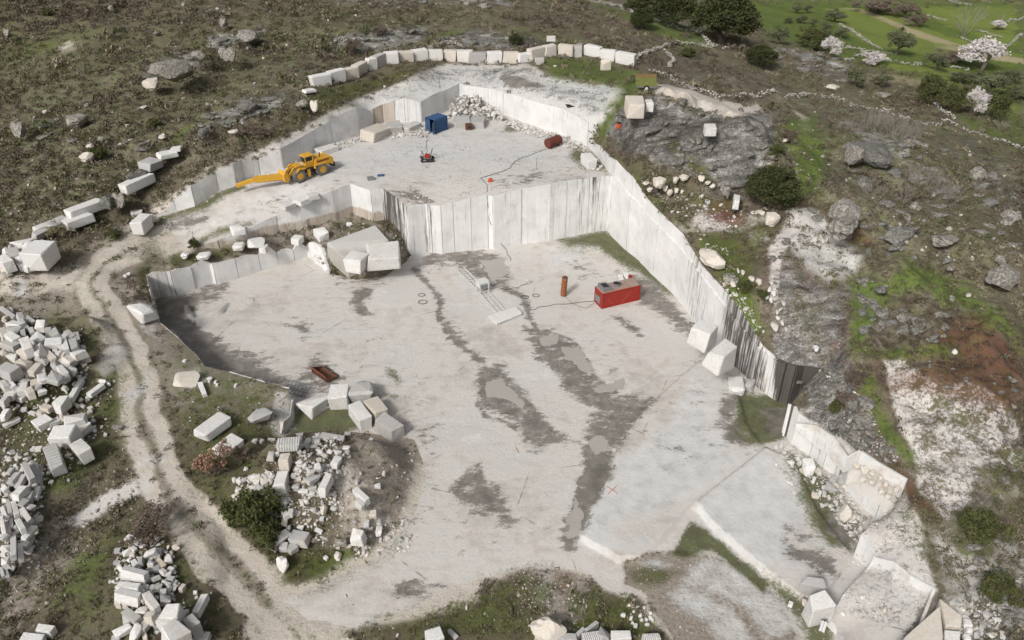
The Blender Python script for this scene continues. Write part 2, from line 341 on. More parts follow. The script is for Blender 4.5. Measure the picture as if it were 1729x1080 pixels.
# ------------------------------------------------------------------ ground material
CH = ['dirt','road','rock','white','lich','red','grass','moss','wet','pud','groove']
def ground_material():
    t = NT('ground'); p = t.pos()
    nl = t.noise(p, .09, 5, .6); nm = t.noise(p, .55, 6, .65); nf = t.noise(p, 2.6, 6, .7); nx = t.noise(p, 9., 4, .7)
    edge = t.math('ADD', t.math('MULTIPLY', nm, .35), t.math('ADD', t.math('MULTIPLY', nf, .4), t.math('MULTIPLY', nx, .25)))
    def m(ch, amp=.9, w=.16, e=edge):
        a = t.attr(ch); q = t.math('ADD', a, t.math('MULTIPLY', t.math('SUBTRACT', e, .5), amp*2.6))
        k = t.rng(q, .5-w, .5+w)
        return t.math('MULTIPLY', k, t.rng(a, .02, .12))
    sc2 = t.ramp(t.math('ADD', t.math('MULTIPLY', nm, .45), t.math('MULTIPLY', nf, .55)), [(.36, (.07,.058,.043)), (.45, (.13,.108,.082)), (.51, (.125,.115,.07)), (.56, (.185,.158,.122)), (.62, (.15,.138,.085)), (.72, (.26,.23,.185))])
    sc2 = t.mix(t.rng(t.noise(p, .12, 5, .7), .45, .65, 0, .6), sc2, t.ramp(nf, [(.35, (.08,.06,.042)), (.6, (.17,.138,.102))]))
    col = sc2
    dirt = t.ramp(nf, [(.3, (.19,.16,.13)), (.5, (.28,.245,.205)), (.7, (.38,.335,.285))])
    col = t.mix(m('dirt'), col, dirt)
    road = t.ramp(t.math('ADD', t.math('MULTIPLY', nm, .5), t.math('MULTIPLY', nx, .5)), [(.3, (.40,.355,.305)), (.5, (.53,.48,.42)), (.66, (.60,.56,.50))])
    col = t.mix(m('road', .8), col, road)
    rock = t.ramp(t.math('ADD', t.math('MULTIPLY', nl, .55), t.math('MULTIPLY', nm, .45)), [(.36, (.41,.40,.385)), (.44, (.525,.492,.455)), (.50, (.585,.56,.53)), (.56, (.54,.53,.515)), (.64, (.62,.61,.595))])
    rock = t.mix(t.rng(nx, .3, .75, 0, .35), rock, (.36,.33,.30))
    ce = t.vor(t.mapv(p, (1,1,.2), (0,0,.6)), .085, 'DISTANCE_TO_EDGE'); cw = t.math('ADD', ce, t.math('MULTIPLY', t.math('SUBTRACT', nm, .5), .05))
    rock = t.mix(t.math('MULTIPLY', t.rng(t.math('ABSOLUTE', cw), .0, .006, 1, 0), t.rng(t.noise(p, .15, 2), .5, .6)), rock, (.2,.18,.16))
    rock = t.mix(t.rng(t.noise(t.mapv(p, (.25,1,1), (0,0,.9)), .6, 6, .7), .55, .7, 0, .45), rock, (.33,.295,.255))
    col = t.mix(m('rock', .9), col, rock)
    wh = t.ramp(nm, [(.3, (.44,.44,.435)), (.5, (.54,.54,.53)), (.7, (.60,.595,.585))])
    wh = t.mix(t.rng(nf, .52, .8, 0, .4), wh, (.42,.38,.33))
    col = t.mix(m('white', .8, .25), col, wh)
    v = t.mapv(p, (1, 1, 1)); sp = t.noise(v, 4.2, 8, .85)
    stre = t.noise(t.mapv(p, (.22,1,1), (0,0,.8)), .9, 6, .7)
    lg = t.ramp(t.math('ADD', t.math('MULTIPLY', sp, .4), t.math('ADD', t.math('MULTIPLY', nl, .3), t.math('MULTIPLY', stre, .3))), [(.43, (.04,.038,.032)), (.48, (.105,.10,.092)), (.52, (.21,.205,.195)), (.56, (.38,.37,.35)), (.62, (.60,.58,.55))])
    lc = t.vor(t.mapv(p, (1,1,.3)), .16, 'DISTANCE_TO_EDGE'); lg = t.mix(t.math('MULTIPLY', t.rng(t.math('ADD', lc, t.math('MULTIPLY', t.math('SUBTRACT', nm, .5), .45)), .0, .03, .7, 0), t.rng(stre, .45, .6)), lg, (.06,.055,.04))
    col = t.mix(m('lich', 1.5, .2), col, lg)
    red = t.ramp(nx, [(.35, (.07,.03,.02)), (.55, (.15,.055,.035)), (.7, (.20,.12,.08))])
    col = t.mix(t.math('MULTIPLY', m('red', 1.9, .3), .85), col, red)
    gr = t.ramp(t.math('ADD', t.math('MULTIPLY', nf, .55), t.math('MULTIPLY', nx, .45)), [(.34, (.045,.055,.015)), (.46, (.08,.12,.02)), (.56, (.12,.175,.032)), (.68, (.19,.20,.08))])
    col = t.mix(t.math('MULTIPLY', m('grass', 1.6, .3), .9), col, gr)
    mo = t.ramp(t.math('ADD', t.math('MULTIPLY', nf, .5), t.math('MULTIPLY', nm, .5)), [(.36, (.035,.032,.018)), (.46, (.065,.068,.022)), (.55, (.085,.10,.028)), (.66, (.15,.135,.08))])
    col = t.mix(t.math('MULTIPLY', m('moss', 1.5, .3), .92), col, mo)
    we = t.ramp(t.math('ADD', t.math('MULTIPLY', nm, .8), t.math('MULTIPLY', nf, .2)), [(.35, (.105,.096,.084)), (.5, (.165,.152,.135)), (.62, (.24,.222,.20))])  # wet ground; this dark tone also paints the shade in the left hollow
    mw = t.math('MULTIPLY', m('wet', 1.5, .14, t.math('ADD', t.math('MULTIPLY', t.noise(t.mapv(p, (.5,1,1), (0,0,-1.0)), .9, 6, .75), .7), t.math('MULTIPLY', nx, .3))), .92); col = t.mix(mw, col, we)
    mp = m('pud', 1.1, .05, t.math('ADD', t.math('MULTIPLY', t.noise(p, .45, 3, .5), .8), t.math('MULTIPLY', nf, .2))); col = t.mix(mp, col, (.37,.35,.325))
    # pebbles, sharp grit
    cell = t.vor(p, 3.4); cc = t.vor(p, 3.4, 'F1', 'Color'); sep = t.n('ShaderNodeSeparateColor'); t.l(cc, sep.inputs[0])
    peb = t.math('MULTIPLY', t.math('LESS_THAN', cell, .12), t.math('GREATER_THAN', sep.outputs[0], t.rng(t.attr('dirt'), 0, 1, .95, .8)))
    peb = t.math('MULTIPLY', peb, t.math('SUBTRACT', 1., t.math('MAXIMUM', mp, t.attr('field'))))
    col = t.mix(peb, col, (.50,.475,.44))
    # cultivated field stays smooth
    col = t.mix(t.rng(t.math('ADD', t.attr('field'), t.math('MULTIPLY', t.math('SUBTRACT', nm, .5), .35)), .45, .55), col, t.mix(t.rng(nf, .3, .75), (.125,.17,.034), (.18,.215,.055)))
    col = t.mix(t.rng(t.math('ADD', t.attr('straw'), t.math('MULTIPLY', t.math('SUBTRACT', edge, .5), 1.2)), .4, .7), col, t.mix(t.rng(nf, .3, .75), (.27,.24,.13), (.40,.35,.23)))
    rough = t.math('SUBTRACT', .9, t.math('ADD', t.math('MULTIPLY', mw, .35), t.math('MULTIPLY', mp, .62)), 0., clamp=True)
    # tyre ruts: ripples across the driving direction
    wv = t.n('ShaderNodeTexWave'); t.l(t.mapv(p, (1,1,0), (0,0,.5)), wv.inputs[0]); wv.inputs['Scale'].default_value = 1.1; wv.inputs['Distortion'].default_value = 7; wv.inputs['Detail'].default_value = 3; wv.inputs['Detail Scale'].default_value = .6
    h = t.math('ADD', t.math('MULTIPLY', nf, .5), t.math('ADD', t.math('MULTIPLY', nx, .25), t.math('MULTIPLY', wv.outputs['Fac'], t.math('MULTIPLY', t.attr('groove'), .28))))
    h = t.math('MULTIPLY', h, t.math('SUBTRACT', 1., mp))
    h = t.math('ADD', h, t.math('MULTIPLY', peb, .15)); h = t.math('ADD', h, t.math('MULTIPLY', nm, .8))
    return t.done(col, rough, t.bump(h, t.math('SUBTRACT', .85, t.math('MULTIPLY', t.attr('rock'), .45)), .32))
def offset_line(s, d):
    a = pts(s); o = []
    for i, (x, y) in enumerate(a):
        p0 = a[max(0, i-1)]; p1 = a[min(len(a)-1, i+1)]; tx, ty = p1[0]-p0[0], p1[1]-p0[1]; L = math.hypot(tx, ty); dd = d*min(1.4, max(.5, y/620.))
        o.append(f'{x-ty/L*dd} {y+tx/L*dd}')
    return ','.join(o)
PAINT = dict(N={}, B={}, F={})
def pts(s): return [tuple(map(float, a.split())) for a in s.split(',')]
def paint(reg, ch, s, val=1., soft=7., width=None, sub=False):
    """outline (or a line with a width) of a patch of ground cover, traced on the photograph"""
    PAINT[reg].setdefault(ch, []).append((pts(s), val, soft, width, sub))
exec_paint = None
def mask_values(reg, x, y, z):
    px, py = proj(x, y, z)
    # ragged outlines
    wx = fbm(x, y, 1/5., 51, 4); wy = fbm(x, y, 1/5., 61, 4)
    sc_ = np.clip(1400/np.maximum(20, y), 3, 30)*.9
    px = px + wx*sc_; py = py + wy*sc_*.6
    out = {}
    for ch in CH+['field','straw','scrub']:
        v = np.zeros(len(x))
        for pl, val, soft, width, sub in PAINT[reg].get(ch, []):
            a = np.array(pl); soft = soft*2.0; mg = soft+(width or 0)+2
            if len(pl) == 1: v = np.maximum(v, val); continue
            m = (px > a[:, 0].min()-mg) & (px < a[:, 0].max()+mg) & (py > a[:, 1].min()-mg) & (py < a[:, 1].max()+mg)
            if not m.any(): continue
            d = seg_dist(px[m], py[m], pl, width is None)
            if width is None: s = np.where(inside(px[m], py[m], pl), d, -d)
            else: s = width/2-d
            k = np.clip(.5+s/soft, 0, 1)*val
            if sub: v[m] = v[m]*(1-k)
            else: v[m] = np.maximum(v[m], k)
        out[ch] = v
    return out
# ------------------------------------------------------------------ ground cover outlines
F = lambda ch, s, *a, **k: paint('F', ch, s, *a, **k)
B = lambda ch, s, *a, **k: paint('B', ch, s, *a, **k)
N = lambda ch, s, *a, **k: paint('N', ch, s, *a, **k)
F('rock', '0 0'); B('rock', '0 0')
# pit floor
F('white', '978 912,1004 862,1018 826,1034 790,1040 757,1085 752,1130 700,1180 618,1235 636,1215 700,1232 760,1262 780,1170 851,1050 880,1030 945', .85, 14)
F('white', '1170 853,1290 759,1345 795,1365 870,1335 905,1350 960,1300 965,1205 893', .95, 8)
F('white', '1350 860,1365 905,1425 925,1400 932,1350 915', .9)
F('white', '765 450,800 445,880 520,905 535,830 545,790 500', .75, 25)
F('white', '920 420,985 412,990 440,960 460,930 455', .8, 14); F('white', '600 470,680 480,700 560,600 560', .45, 60)
F('white', '980 905,1010 880,1030 850,960 855,950 900', .9, 12)
F('groove', '350 500,700 470,900 600,960 760,940 920,760 980,640 920,720 800,640 700,480 600', .5, 60)
F('groove', '1130 760,1180 740,1260 790,1200 850,1160 840', .8, 14); F('groove', '640 700,760 720,730 900,600 940', .9, 30)
F('wet', '702 455,722 480,733 500,745 538,768 572,795 598,812 612,830 632', .95, 7, width=11)
F('wet', '740 530,760 540,790 570,800 600,775 590,750 560', .78, 10)
F('wet', '806 622,850 612,866 632,884 652,906 684,926 700,935 722,962 745,935 755,905 766,872 742,850 706,815 682,795 650', .80, 12)
F('wet', '840 700,910 720,960 745,900 752,870 735', .8, 16)
F('wet', '700 437,735 424,822 421,850 436,864 470,858 484,800 474,768 446,722 450', .78, 10)
F('wet', '855 482,880 500,897 530,908 560,905 580', .95, 7, width=11)
F('wet', '880 545,930 560,965 568,992 582,975 592,1010 640,1032 665,1060 662,1100 672,1092 705,1072 732,1045 756,1000 752,976 742,1000 712,1010 692,960 668,945 642,915 610,893 585', .80, 12)
F('wet', '975 745,1042 752,1036 790,1030 830,1008 868,985 905,982 930,957 934,945 898,966 850,985 790', .8, 10)
F('moss', '1000 770,1032 760,1034 800,1016 840,990 885,980 860,1000 810', .9, 10)
F('white', '985 800,1020 785,1015 820,985 850', .0)
F('pud', '816 638,850 634,868 652,888 682,880 693,858 676,824 664', 1, 5); F('pud', '905 572,938 568,937 585,910 587', 1, 4)
F('pud', '945 590,978 584,1003 618,990 628,957 607', 1, 4); F('pud', '1002 652,1045 636,1052 656,1015 664', 1, 4)
F('pud', '990 742,1018 732,1032 748,1004 768', 1, 4); F('pud', '814 442,852 436,860 462,834 476,812 458', 1, 5)
F('pud', '955 885,975 840,988 875,966 905', 1, 4); F('pud', '958 898,985 888,980 905,960 912', 1, 4)
F('wet', '255 500,300 505,330 525,300 545,345 566,372 572,432 597,470 606,452 616,484 642,492 662,440 648,386 632,345 620,302 574,264 545', .80, 12)  # damp floor below the left rim, with the shade there painted in
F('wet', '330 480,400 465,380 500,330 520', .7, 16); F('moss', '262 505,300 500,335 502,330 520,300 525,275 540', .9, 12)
F('wet', '590 492,612 480,634 490,626 505,612 512,632 535,604 530,588 515', .9, 8); F('wet', '1036 532,1050 530,1088 574,1060 560', .9, 7)
F('wet', '783 790,812 786,828 815,846 838,870 892,846 886,822 862,786 850,768 822', .8, 12); F('wet', '486 540,516 536,538 560,505 570', .6, 14)
F('wet', '1040 458,1095 468,1128 500,1190 570,1196 592,1150 560,1110 524,1072 500', .9, 12); F('dirt', '1020 470,1095 480,1150 520,1200 590,1160 590,1100 540', .7, 20)
F('moss', '935 403,1025 390,1040 402,1066 424,1096 452,1142 500,1122 494,1075 456,1040 440,1010 418,960 414', 1.1, 9)
F('wet', '1215 672,1260 662,1240 700,1262 752,1225 748,1212 705', .8, 14)
F('moss', '1240 660,1300 664,1345 690,1330 738,1262 752,1230 738,1245 700', 1.15, 10); F('wet', '1290 690,1340 690,1320 735,1290 730', .8, 12)
F('dirt', '515 428,560 420,690 430,694 448,640 474,575 470,530 452', 1, 12); F('wet', '520 428,600 440,690 436,680 450,600 452', .6, 14)
F('dirt', '690 700,752 724,730 800,690 880,640 930,585 920,590 800,620 740', .9, 30); F('wet', '690 712,730 730,700 800,670 830,650 790', .5, 30)
F('wet', '590 610,640 640,640 690,620 650', .4, 20); F('moss', '500 690,560 680,620 690,640 716,560 738,480 745', 1.1, 10)
F('wet', '480 640,540 600,580 630,560 660,500 672', .6, 12)
F('moss', '1128 934,1172 878,1202 892,1232 930,1302 984,1292 1002,1200 932,1150 946', 1.1, 6); F('moss', '1300 970,1380 1030,1400 1100,1370 1100,1330 1030', .9, 12)
F('dirt', '1100 930,1200 940,1310 1000,1360 1100,1050 1100,1050 950', .9, 14); F('rock', '1100 930,1200 940,1310 1000,1360 1100,1050 1100,1050 950', 1., 10, sub=True)
F('white', '1155 960,1215 935,1330 1010,1380 1075,1300 1085,1240 1030,1150 1000', .65, 14); F('white', '1070 952,1110 945,1135 960,1100 968', .8, 8)
F('white', '1125 985,1180 1000,1240 1050,1290 1090,1230 1090,1150 1030', .7, 12); F('moss', '1050 960,1100 955,1160 970,1120 985,1060 985', .7, 8)
F('moss', '1330 760,1380 780,1420 820,1450 880,1450 930,1400 900,1370 880,1345 830', .9, 18); F('moss', '1370 860,1420 850,1450 930,1400 920', 1.1, 12)
F('wet', '1330 920,1400 940,1420 980,1370 975,1330 950', .9, 14); F('wet', '1400 830,1460 870,1470 900,1430 940,1400 900', .8, 14)
F('dirt', '1320 740,1400 800,1440 860,1400 880,1340 790', .8, 14); F('wet', '1320 880,1390 900,1340 950', .5, 16)
F('wet', '655 985,700 975,745 985,700 1010,670 1012', .7, 12); F('moss', '940 402,960 400,1020 420,1000 432,950 420', .5, 14)
F('wet', '960 440,1010 450,1030 470,980 470', .5, 16)
F('road', '760 900,900 940,960 930,940 960,760 1000,600 1060,480 1030,600 970,700 880', .6, 30)
# upper bench
B('white', '560 250,700 205,900 215,985 245,1000 290,900 300,700 300,500 330,330 400,300 390,450 330,540 300', .75, 40)
B('white', '330 400,480 300,600 290,500 340', .8, 20); B('wet', '262 372,330 358,345 352,340 372,300 392,285 398', .8, 12)
B('wet', '430 345,480 330,540 322,500 345,450 366,380 385', .4, 20); B('moss', '245 372,300 356,372 322,405 312,412 318,370 336,300 366,260 384', 1.1, 7)
B('moss', '320 400,400 380,430 372,420 384,350 404,330 410', .9, 8); B('wet', '655 322,700 318,735 340,700 345,670 330', .8, 8)
B('dirt', '540 240,640 212,720 205,735 215,640 235,560 255', .9, 8); B('dirt', '760 175,830 180,900 205,990 240,1010 260,940 245,850 210,760 200', .9, 10)
B('moss', '965 245,1000 255,1030 285,1020 292,985 285,960 265', 1.0, 10); B('moss', '850 212,875 210,870 220,850 222', 1., 6)
B('wet', '640 318,760 330,800 312,720 300', .35, 30); B('dirt', '660 325,720 330,820 312,900 295,940 285,930 300,850 312,740 340,690 342', .6, 12)
B('road', '600 290,560 250,450 320,330 400,280 385,420 310', .5, 30)
# natural ground
N('dirt', '150 480,250 390,290 345,400 270,520 215,560 200,600 182,520 235,400 280,330 315,280 370,330 400,250 470,300 560,500 660,480 740,300 700,180 560', .75, 20)
TRACK = '330 380,290 393,250 408,208 424,172 446,156 478,170 512,203 560,226 610,238 670,246 730,258 780,296 850,356 910,420 980,470 1040,520 1110'
N('dirt', TRACK, 1, 22, width=84)
for d_ in (-19, 19): N('road', offset_line(TRACK, d_), 1.3, 7, width=22)
N('moss', TRACK, .62, 7, width=9)
for d_ in (-36, 36): N('moss', offset_line(TRACK, d_), .5, 7, width=8)
for d_ in (-30, -6, 6, 30): N('road', offset_line(TRACK, d_), .8, 8, width=5)
N('road', TRACK, .36, 12, width=62)
LOW = '262 790,300 850,350 912,420 985,500 1050,560 1110'
for d_ in (-22, 22): N('road', offset_line(LOW, d_), 1.3, 8, width=26)
N('moss', LOW, .6, 8, width=9)
N('road', LOW, .42, 16, width=84)
for q_ in ('450 1060,620 1020,700 1000,760 985',): N('road', q_, 1.2, 20, width=80)
N('road', '480 1010,540 985,640 945,690 890,722 800', .95, 18, width=40); N('road', '600 1060,690 1030,760 990,900 955,1000 965,1090 1000,1150 1100', .95, 14, width=18)
N('road', '0 480,60 475,130 470', .9, 22, width=40); N('road', '380 290,300 340,240 380,220 400', .75, 20, width=40)
N('road', '240 420,290 395,330 385,420 372', .8, 14, width=22)
N('road', '300 330,420 275,520 225,590 190,640 160', .7, 18, width=22); N('dirt', '0 440,150 460,150 560,60 540,0 520', .8, 22)
N('scrub', '195 560,240 640,244 700', .0); N('dirt', '196 480,212 530,245 600,262 660,268 740', .75, 10, width=12); 

N('white', '20 470,45 460,50 480,45 510,25 500', .7, 10); N('white', '230 770,270 760,290 775,250 800,215 800', .6, 12)
N('rock', '95 890,140 860,200 820,255 800,262 830,200 860,150 885', .9, 10); N('white', '120 880,170 850,230 815,240 835,180 865', .6, 12)
N('rock', '180 590,215 575,225 600,180 640,160 620', .8, 10); N('white', '210 660,250 640,250 660,215 680', .8, 8)
N('dirt', '60 900,150 860,140 940,80 1000,40 1060,0 1080,0 1000', .7, 20); N('grass', '100 940,180 900,240 870,250 890,180 960,160 1040,100 1060', .55, 30)
N('grass', '0 780,100 790,170 740,190 760,120 830,60 830', .6, 16); N('grass', '130 640,200 600,230 660,215 740,170 700', .4, 24); N('moss', '60 520,180 520,200 560,150 640,60 560', .5, 24)
N('moss', '150 640,210 640,215 760,120 800,60 830,0 760,0 620', .6, 24); N('moss', '180 880,280 870,340 960,400 1080,170 1080,170 960', .55, 26)
N('grass', '290 540,480 640,470 740,370 780,300 700', .45, 40); N('moss', '300 640,480 660,470 740,400 900,330 840', .6, 30); N('grass', '520 940,640 920,640 960,560 1000,500 980', .8, 12)
N('moss', '400 870,470 850,560 950,640 930,640 960,540 1000,470 980', .8, 16); N('moss', '560 1080,640 1030,800 990,900 960,960 990,900 1090', .65, 18); N('grass', '760 1010,860 980,880 1040,800 1080,700 1080', .5, 30)
N('dirt', '600 728,745 716,765 800,705 885,650 950,590 940,580 850', 1.1, 20)
N('dirt', '560 750,700 740,720 780,680 900,600 900,560 840', 1.05, 14); N('road', '560 760,600 780,640 850,680 900,600 900,570 840', .6, 16)
N('dirt', '480 740,560 745,560 860,460 850', .45, 20); N('dirt', '880 960,1000 960,1000 1080,900 1080', .85, 20); N('rock', '980 940,1060 950,1090 1000,1050 1010,1010 985', .9, 8)
N('white', '900 950,940 955,960 1010,920 1060,900 1000', .5, 12); N('moss', '960 1000,1060 1000,1100 1080,960 1090', .8, 18); N('grass', '1060 1000,1160 1000,1200 1080,1060 1090', .5, 20)
N('red', '940 965,980 965,990 1010,950 1010', .5, 12)
# left ledge area
N('dirt', '225 440,330 425,420 400,520 385,600 360,640 380,680 410,690 440,640 470,530 440,500 430,280 460', .85, 12)
N('moss', '245 400,320 440,300 452,240 452,215 430', .55, 16); N('moss', '280 430,345 425,440 412,450 420,360 440,290 456', 1.0, 8); N('moss', '560 380,610 368,625 384,570 400', .8, 8)
N('moss', '225 440,255 440,252 490,235 500', .8, 8); N('wet', '440 400,540 380,600 370,620 385,560 405,480 415', .6, 12); N('rock', '250 600,330 605,440 650,300 700', .3, 20)
N('rock', '285 640,335 620,350 645,310 665', .8, 6); N('rock', '465 660,500 660,500 690,478 740,465 740', 1., 6); N('rock', '225 500,262 505,268 548,290 590,240 560', .55, 10)
# plateau above the wall
N('rock', '390 275,470 235,540 200,600 165,650 150,700 125,760 108,900 110,920 125,960 135,1030 145,1058 150,1040 180,1020 205,1004 225,1000 250,950 190,850 160,776 145,700 180,600 190,500 240,400 282', 1.05, 8)
N('lich', '690 122,760 106,880 108,915 128,880 140,790 140,740 150,700 145', .36, 18); N('white', '540 205,660 155,700 170,600 185,520 230', .6, 18); N('white', '880 150,960 140,1040 148,1010 190,930 175', .6, 22)
N('lich', '690 150,780 130,850 145,930 165,1000 210,960 200,850 158,776 142,700 165', .34, 14); N('lich', '400 265,520 210,600 175,600 183,520 225,420 272', .38, 10)
N('wet', '846 126,872 130,912 143,870 143,850 132', 1.1, 4); N('wet', '660 165,685 160,680 170', .6, 6)
N('moss', '500 190,540 150,600 135,700 112,715 118,640 150,560 180,480 215', .8, 8); N('grass', '440 240,480 215,540 165,600 145,680 120,620 150,520 195', .7, 8)
N('grass', '915 110,930 96,990 100,1040 112,1100 125,1090 150,1060 160,1040 190,1020 180,1050 150,1000 142,930 130', .9, 10); N('moss', '930 100,1010 104,1060 125,1000 135,940 125', .6, 14)
N('grass', '1010 200,1040 190,1020 240,1004 232', .9, 7); N('dirt', '940 125,1080 132,1110 145,1060 150,960 140', .5, 10)
# left hill
N('grass', '0 60,150 50,260 15,215 35,150 70,60 110,0 120', .6, 26); N('grass', '0 145,100 120,230 70,260 72,200 100,120 118,60 140,0 160', .5, 30); N('grass', '0 0,10 0,60 110,0 130', .5, 20)
N('straw', '0 120,60 110,0 190', .35, 30); N('grass', '250 60,400 30,420 50,300 85,200 120', .4, 30); N('grass', '270 240,330 200,380 175,350 205,290 250', .7, 7)
N('dirt', '95 78,125 66,145 76,110 92', 1., 4); N('road', '98 80,122 68,128 74,108 88', 1., 4); N('dirt', '270 15,330 20,320 30,275 28', .6, 8)
N('lich', '225 125,250 108,300 85,335 88,345 112,300 122,260 130', .95, 8); N('lich', '340 68,360 55,400 58,440 42,450 52,400 72,370 82', .9, 8)
N('lich', '320 205,370 185,430 160,480 158,500 165,470 185,420 200,360 222', .95, 8); N('lich', '560 66,620 50,700 44,738 48,700 72,620 88,570 86', 1., 8); N('lich', '730 60,800 50,900 58,930 72,880 82,760 78', .8, 10)
N('straw', '640 50,700 30,760 28,740 44', .4, 14); N('grass', '718 62,770 48,790 54,740 66', .8, 6); N('grass', '800 35,980 60,1010 72,900 62', .55, 10); N('grass', '560 185,600 170,600 180', .8, 6)
N('lich', '500 0,870 0,860 8,700 12,560 4', .5, 10); N('road', '1000 0,1060 14,1100 38,1160 62,1200 78', .95, 5, width=6); N('grass', '985 0,1080 20,1200 60,1200 80,1150 78,1100 50,1010 10', .9, 8)
N('straw', '1060 60,1260 150,1340 170', .2, 40)
# right side: domes, slabs, lichen
N('lich', '1020 200,1080 170,1120 150,1180 165,1300 185,1312 220,1300 262,1285 300,1240 325,1190 300,1120 280,1060 262,1022 225', 1.05, 12)
N('road', '1085 150,1110 142,1160 150,1200 165,1290 180,1300 190,1230 200,1160 190,1150 170', 1, 8); N('white', '1170 172,1300 188,1290 196,1180 186', .5, 8)
N('moss', '1040 262,1110 290,1200 330,1280 350,1200 360,1120 330,1060 300', .7, 16); N('grass', '1010 262,1050 285,1090 310,1150 380,1190 400,1120 350,1060 310', .8, 10)
N('moss', '1130 240,1190 280,1220 320,1180 300,1140 270', .7, 10); N('dirt', '1060 290,1130 360,1190 400,1120 345', .7, 12)
N('grass', '1000 245,1020 230,1020 210,1050 175,1100 150,1080 145,1040 160', .8, 8); N('dirt', '1120 300,1230 330,1300 350,1280 380,1180 370', .6, 16)
N('red', '1195 340,1235 335,1260 370,1290 375,1240 390,1190 370', .95, 10); N('rock', '1165 370,1200 352,1240 372,1290 362,1300 372,1250 395,1190 392', .95, 8); N('rock', '1130 365,1180 375,1190 400,1150 395', .6, 10)
N('grass', '1180 400,1240 400,1260 470,1250 530,1290 560,1262 560,1220 480,1190 430', .85, 12); N('moss', '1180 390,1240 385,1300 350,1320 380,1290 420,1260 500,1220 470', .7, 14)
N('rock', '1310 395,1330 355,1370 350,1400 380,1460 430,1440 470,1420 440,1340 400', .9, 10); N('rock', '1255 395,1290 388,1300 405,1270 418', .9, 6); N('dirt', '1225 500,1260 560,1280 565,1250 510', .7, 8)
N('lich', '1300 410,1340 370,1400 390,1462 432,1450 480,1420 520,1430 580,1460 700,1400 690,1330 640,1300 590,1300 500', 1.0, 10)
N('white', '1340 375,1400 400,1455 430,1430 445,1370 420,1330 410', .35, 14); N('rock', '1295 430,1320 400,1330 420,1310 470,1298 480', .8, 8); N('moss', '1310 470,1400 520,1380 560,1420 640,1390 620,1330 560', .4, 18)
N('lich', '1440 480,1470 470,1480 520,1480 560,1440 560', .9, 8); N('lich', '1500 500,1560 520,1600 560,1580 580,1500 560', .6, 12)
N('grass', '1440 460,1500 470,1520 440,1570 450,1620 470,1690 540,1640 510,1600 520,1560 490,1500 500,1460 560,1480 590,1600 580,1620 600,1500 610,1440 600,1430 540', .85, 12)
N('grass', '1480 380,1560 450,1640 470,1729 560,1729 600,1640 530,1540 470', .7, 16); N('red', '1380 350,1440 370,1490 420,1460 420,1410 390', .85, 10)
N('red', '1600 530,1680 520,1729 600,1729 700,1660 640,1600 600,1480 620,1480 660,1460 700,1500 760,1560 820,1600 860,1580 880,1520 830,1470 740,1450 660,1480 600,1560 590', .8, 20)
N('rock', '1495 610,1530 605,1580 640,1640 640,1680 660,1710 690,1729 720,1729 800,1660 780,1650 850,1600 880,1560 830,1540 760,1510 700', 1., 8)
N('lich', '1560 640,1640 660,1729 700,1729 780,1640 740,1600 700', .5, 16); N('lich', '1530 690,1600 740,1640 800,1600 800,1550 740', .45, 16); N('lich', '1600 590,1729 690,1729 640', .35, 22)
N('lich', '1350 690,1420 640,1470 700,1500 760,1520 810,1470 770,1420 740,1380 715', .85, 10); N('rock', '1350 690,1400 660,1450 720,1440 750,1400 735', .55, 12)
N('grass', '1450 620,1480 640,1490 700,1540 760,1560 800,1540 790,1480 720,1450 660', .8, 10); N('moss', '1480 740,1560 850,1580 900,1560 960,1600 1000,1540 920,1500 820', .5, 16)
N('rock', '1336 681,1375 711,1407 722,1453 762,1490 792,1532 818,1500 850,1440 900,1400 760,1350 740', 1.1, 5); N('white', '1340 690,1375 712,1450 765,1420 770,1380 740', .7, 8)
N('rock', '1507 838,1532 818,1560 880,1556 940,1575 1000,1500 945,1440 905', 1.1, 8); N('dirt', '1470 880,1540 840,1556 900,1500 920', .55, 14)
N('rock', '1481 930,1574 1001,1560 1100,1380 1100,1390 1030', 1.1, 6); N('dirt', '1430 1000,1560 1000,1540 1090,1420 1090', .5, 16); N('lich', '1440 960,1520 980,1480 1040,1420 1020', .3, 16)
N('rock', '1580 1000,1729 960,1729 1060,1640 1080,1580 1060', .75, 18); N('rock', '1560 880,1620 900,1700 940,1690 1000,1600 1000', .65, 18); N('lich', '1640 1040,1729 1000,1729 1090,1640 1090', .6, 14)
N('rock', '1680 820,1729 800,1729 860', .6, 14); N('moss', '1600 900,1660 860,1700 900,1680 960,1620 940', .8, 10); N('grass', '1660 780,1729 760,1729 850,1680 830', .5, 16)
N('grass', '1300 200,1380 200,1400 260,1390 330,1340 340,1330 260', .75, 14); N('red', '1340 230,1360 240,1352 300,1335 290', .8, 6); N('road', '1335 180,1370 200,1365 215,1345 200', .9, 5)
N('road', '1340 230,1350 250,1350 290,1338 300', .9, 5); N('road', '1350 205,1375 212,1372 230,1355 225', .8, 5); N('straw', '1460 330,1520 280,1729 420', .15, 30)
N('lich', '1320 75,1400 95,1440 110,1430 118,1340 100', .85, 8); N('lich', '1560 210,1640 230,1729 300,1729 320,1640 260', .6, 10); N('lich', '1440 200,1500 230,1540 240,1520 270,1450 240', .9, 6)
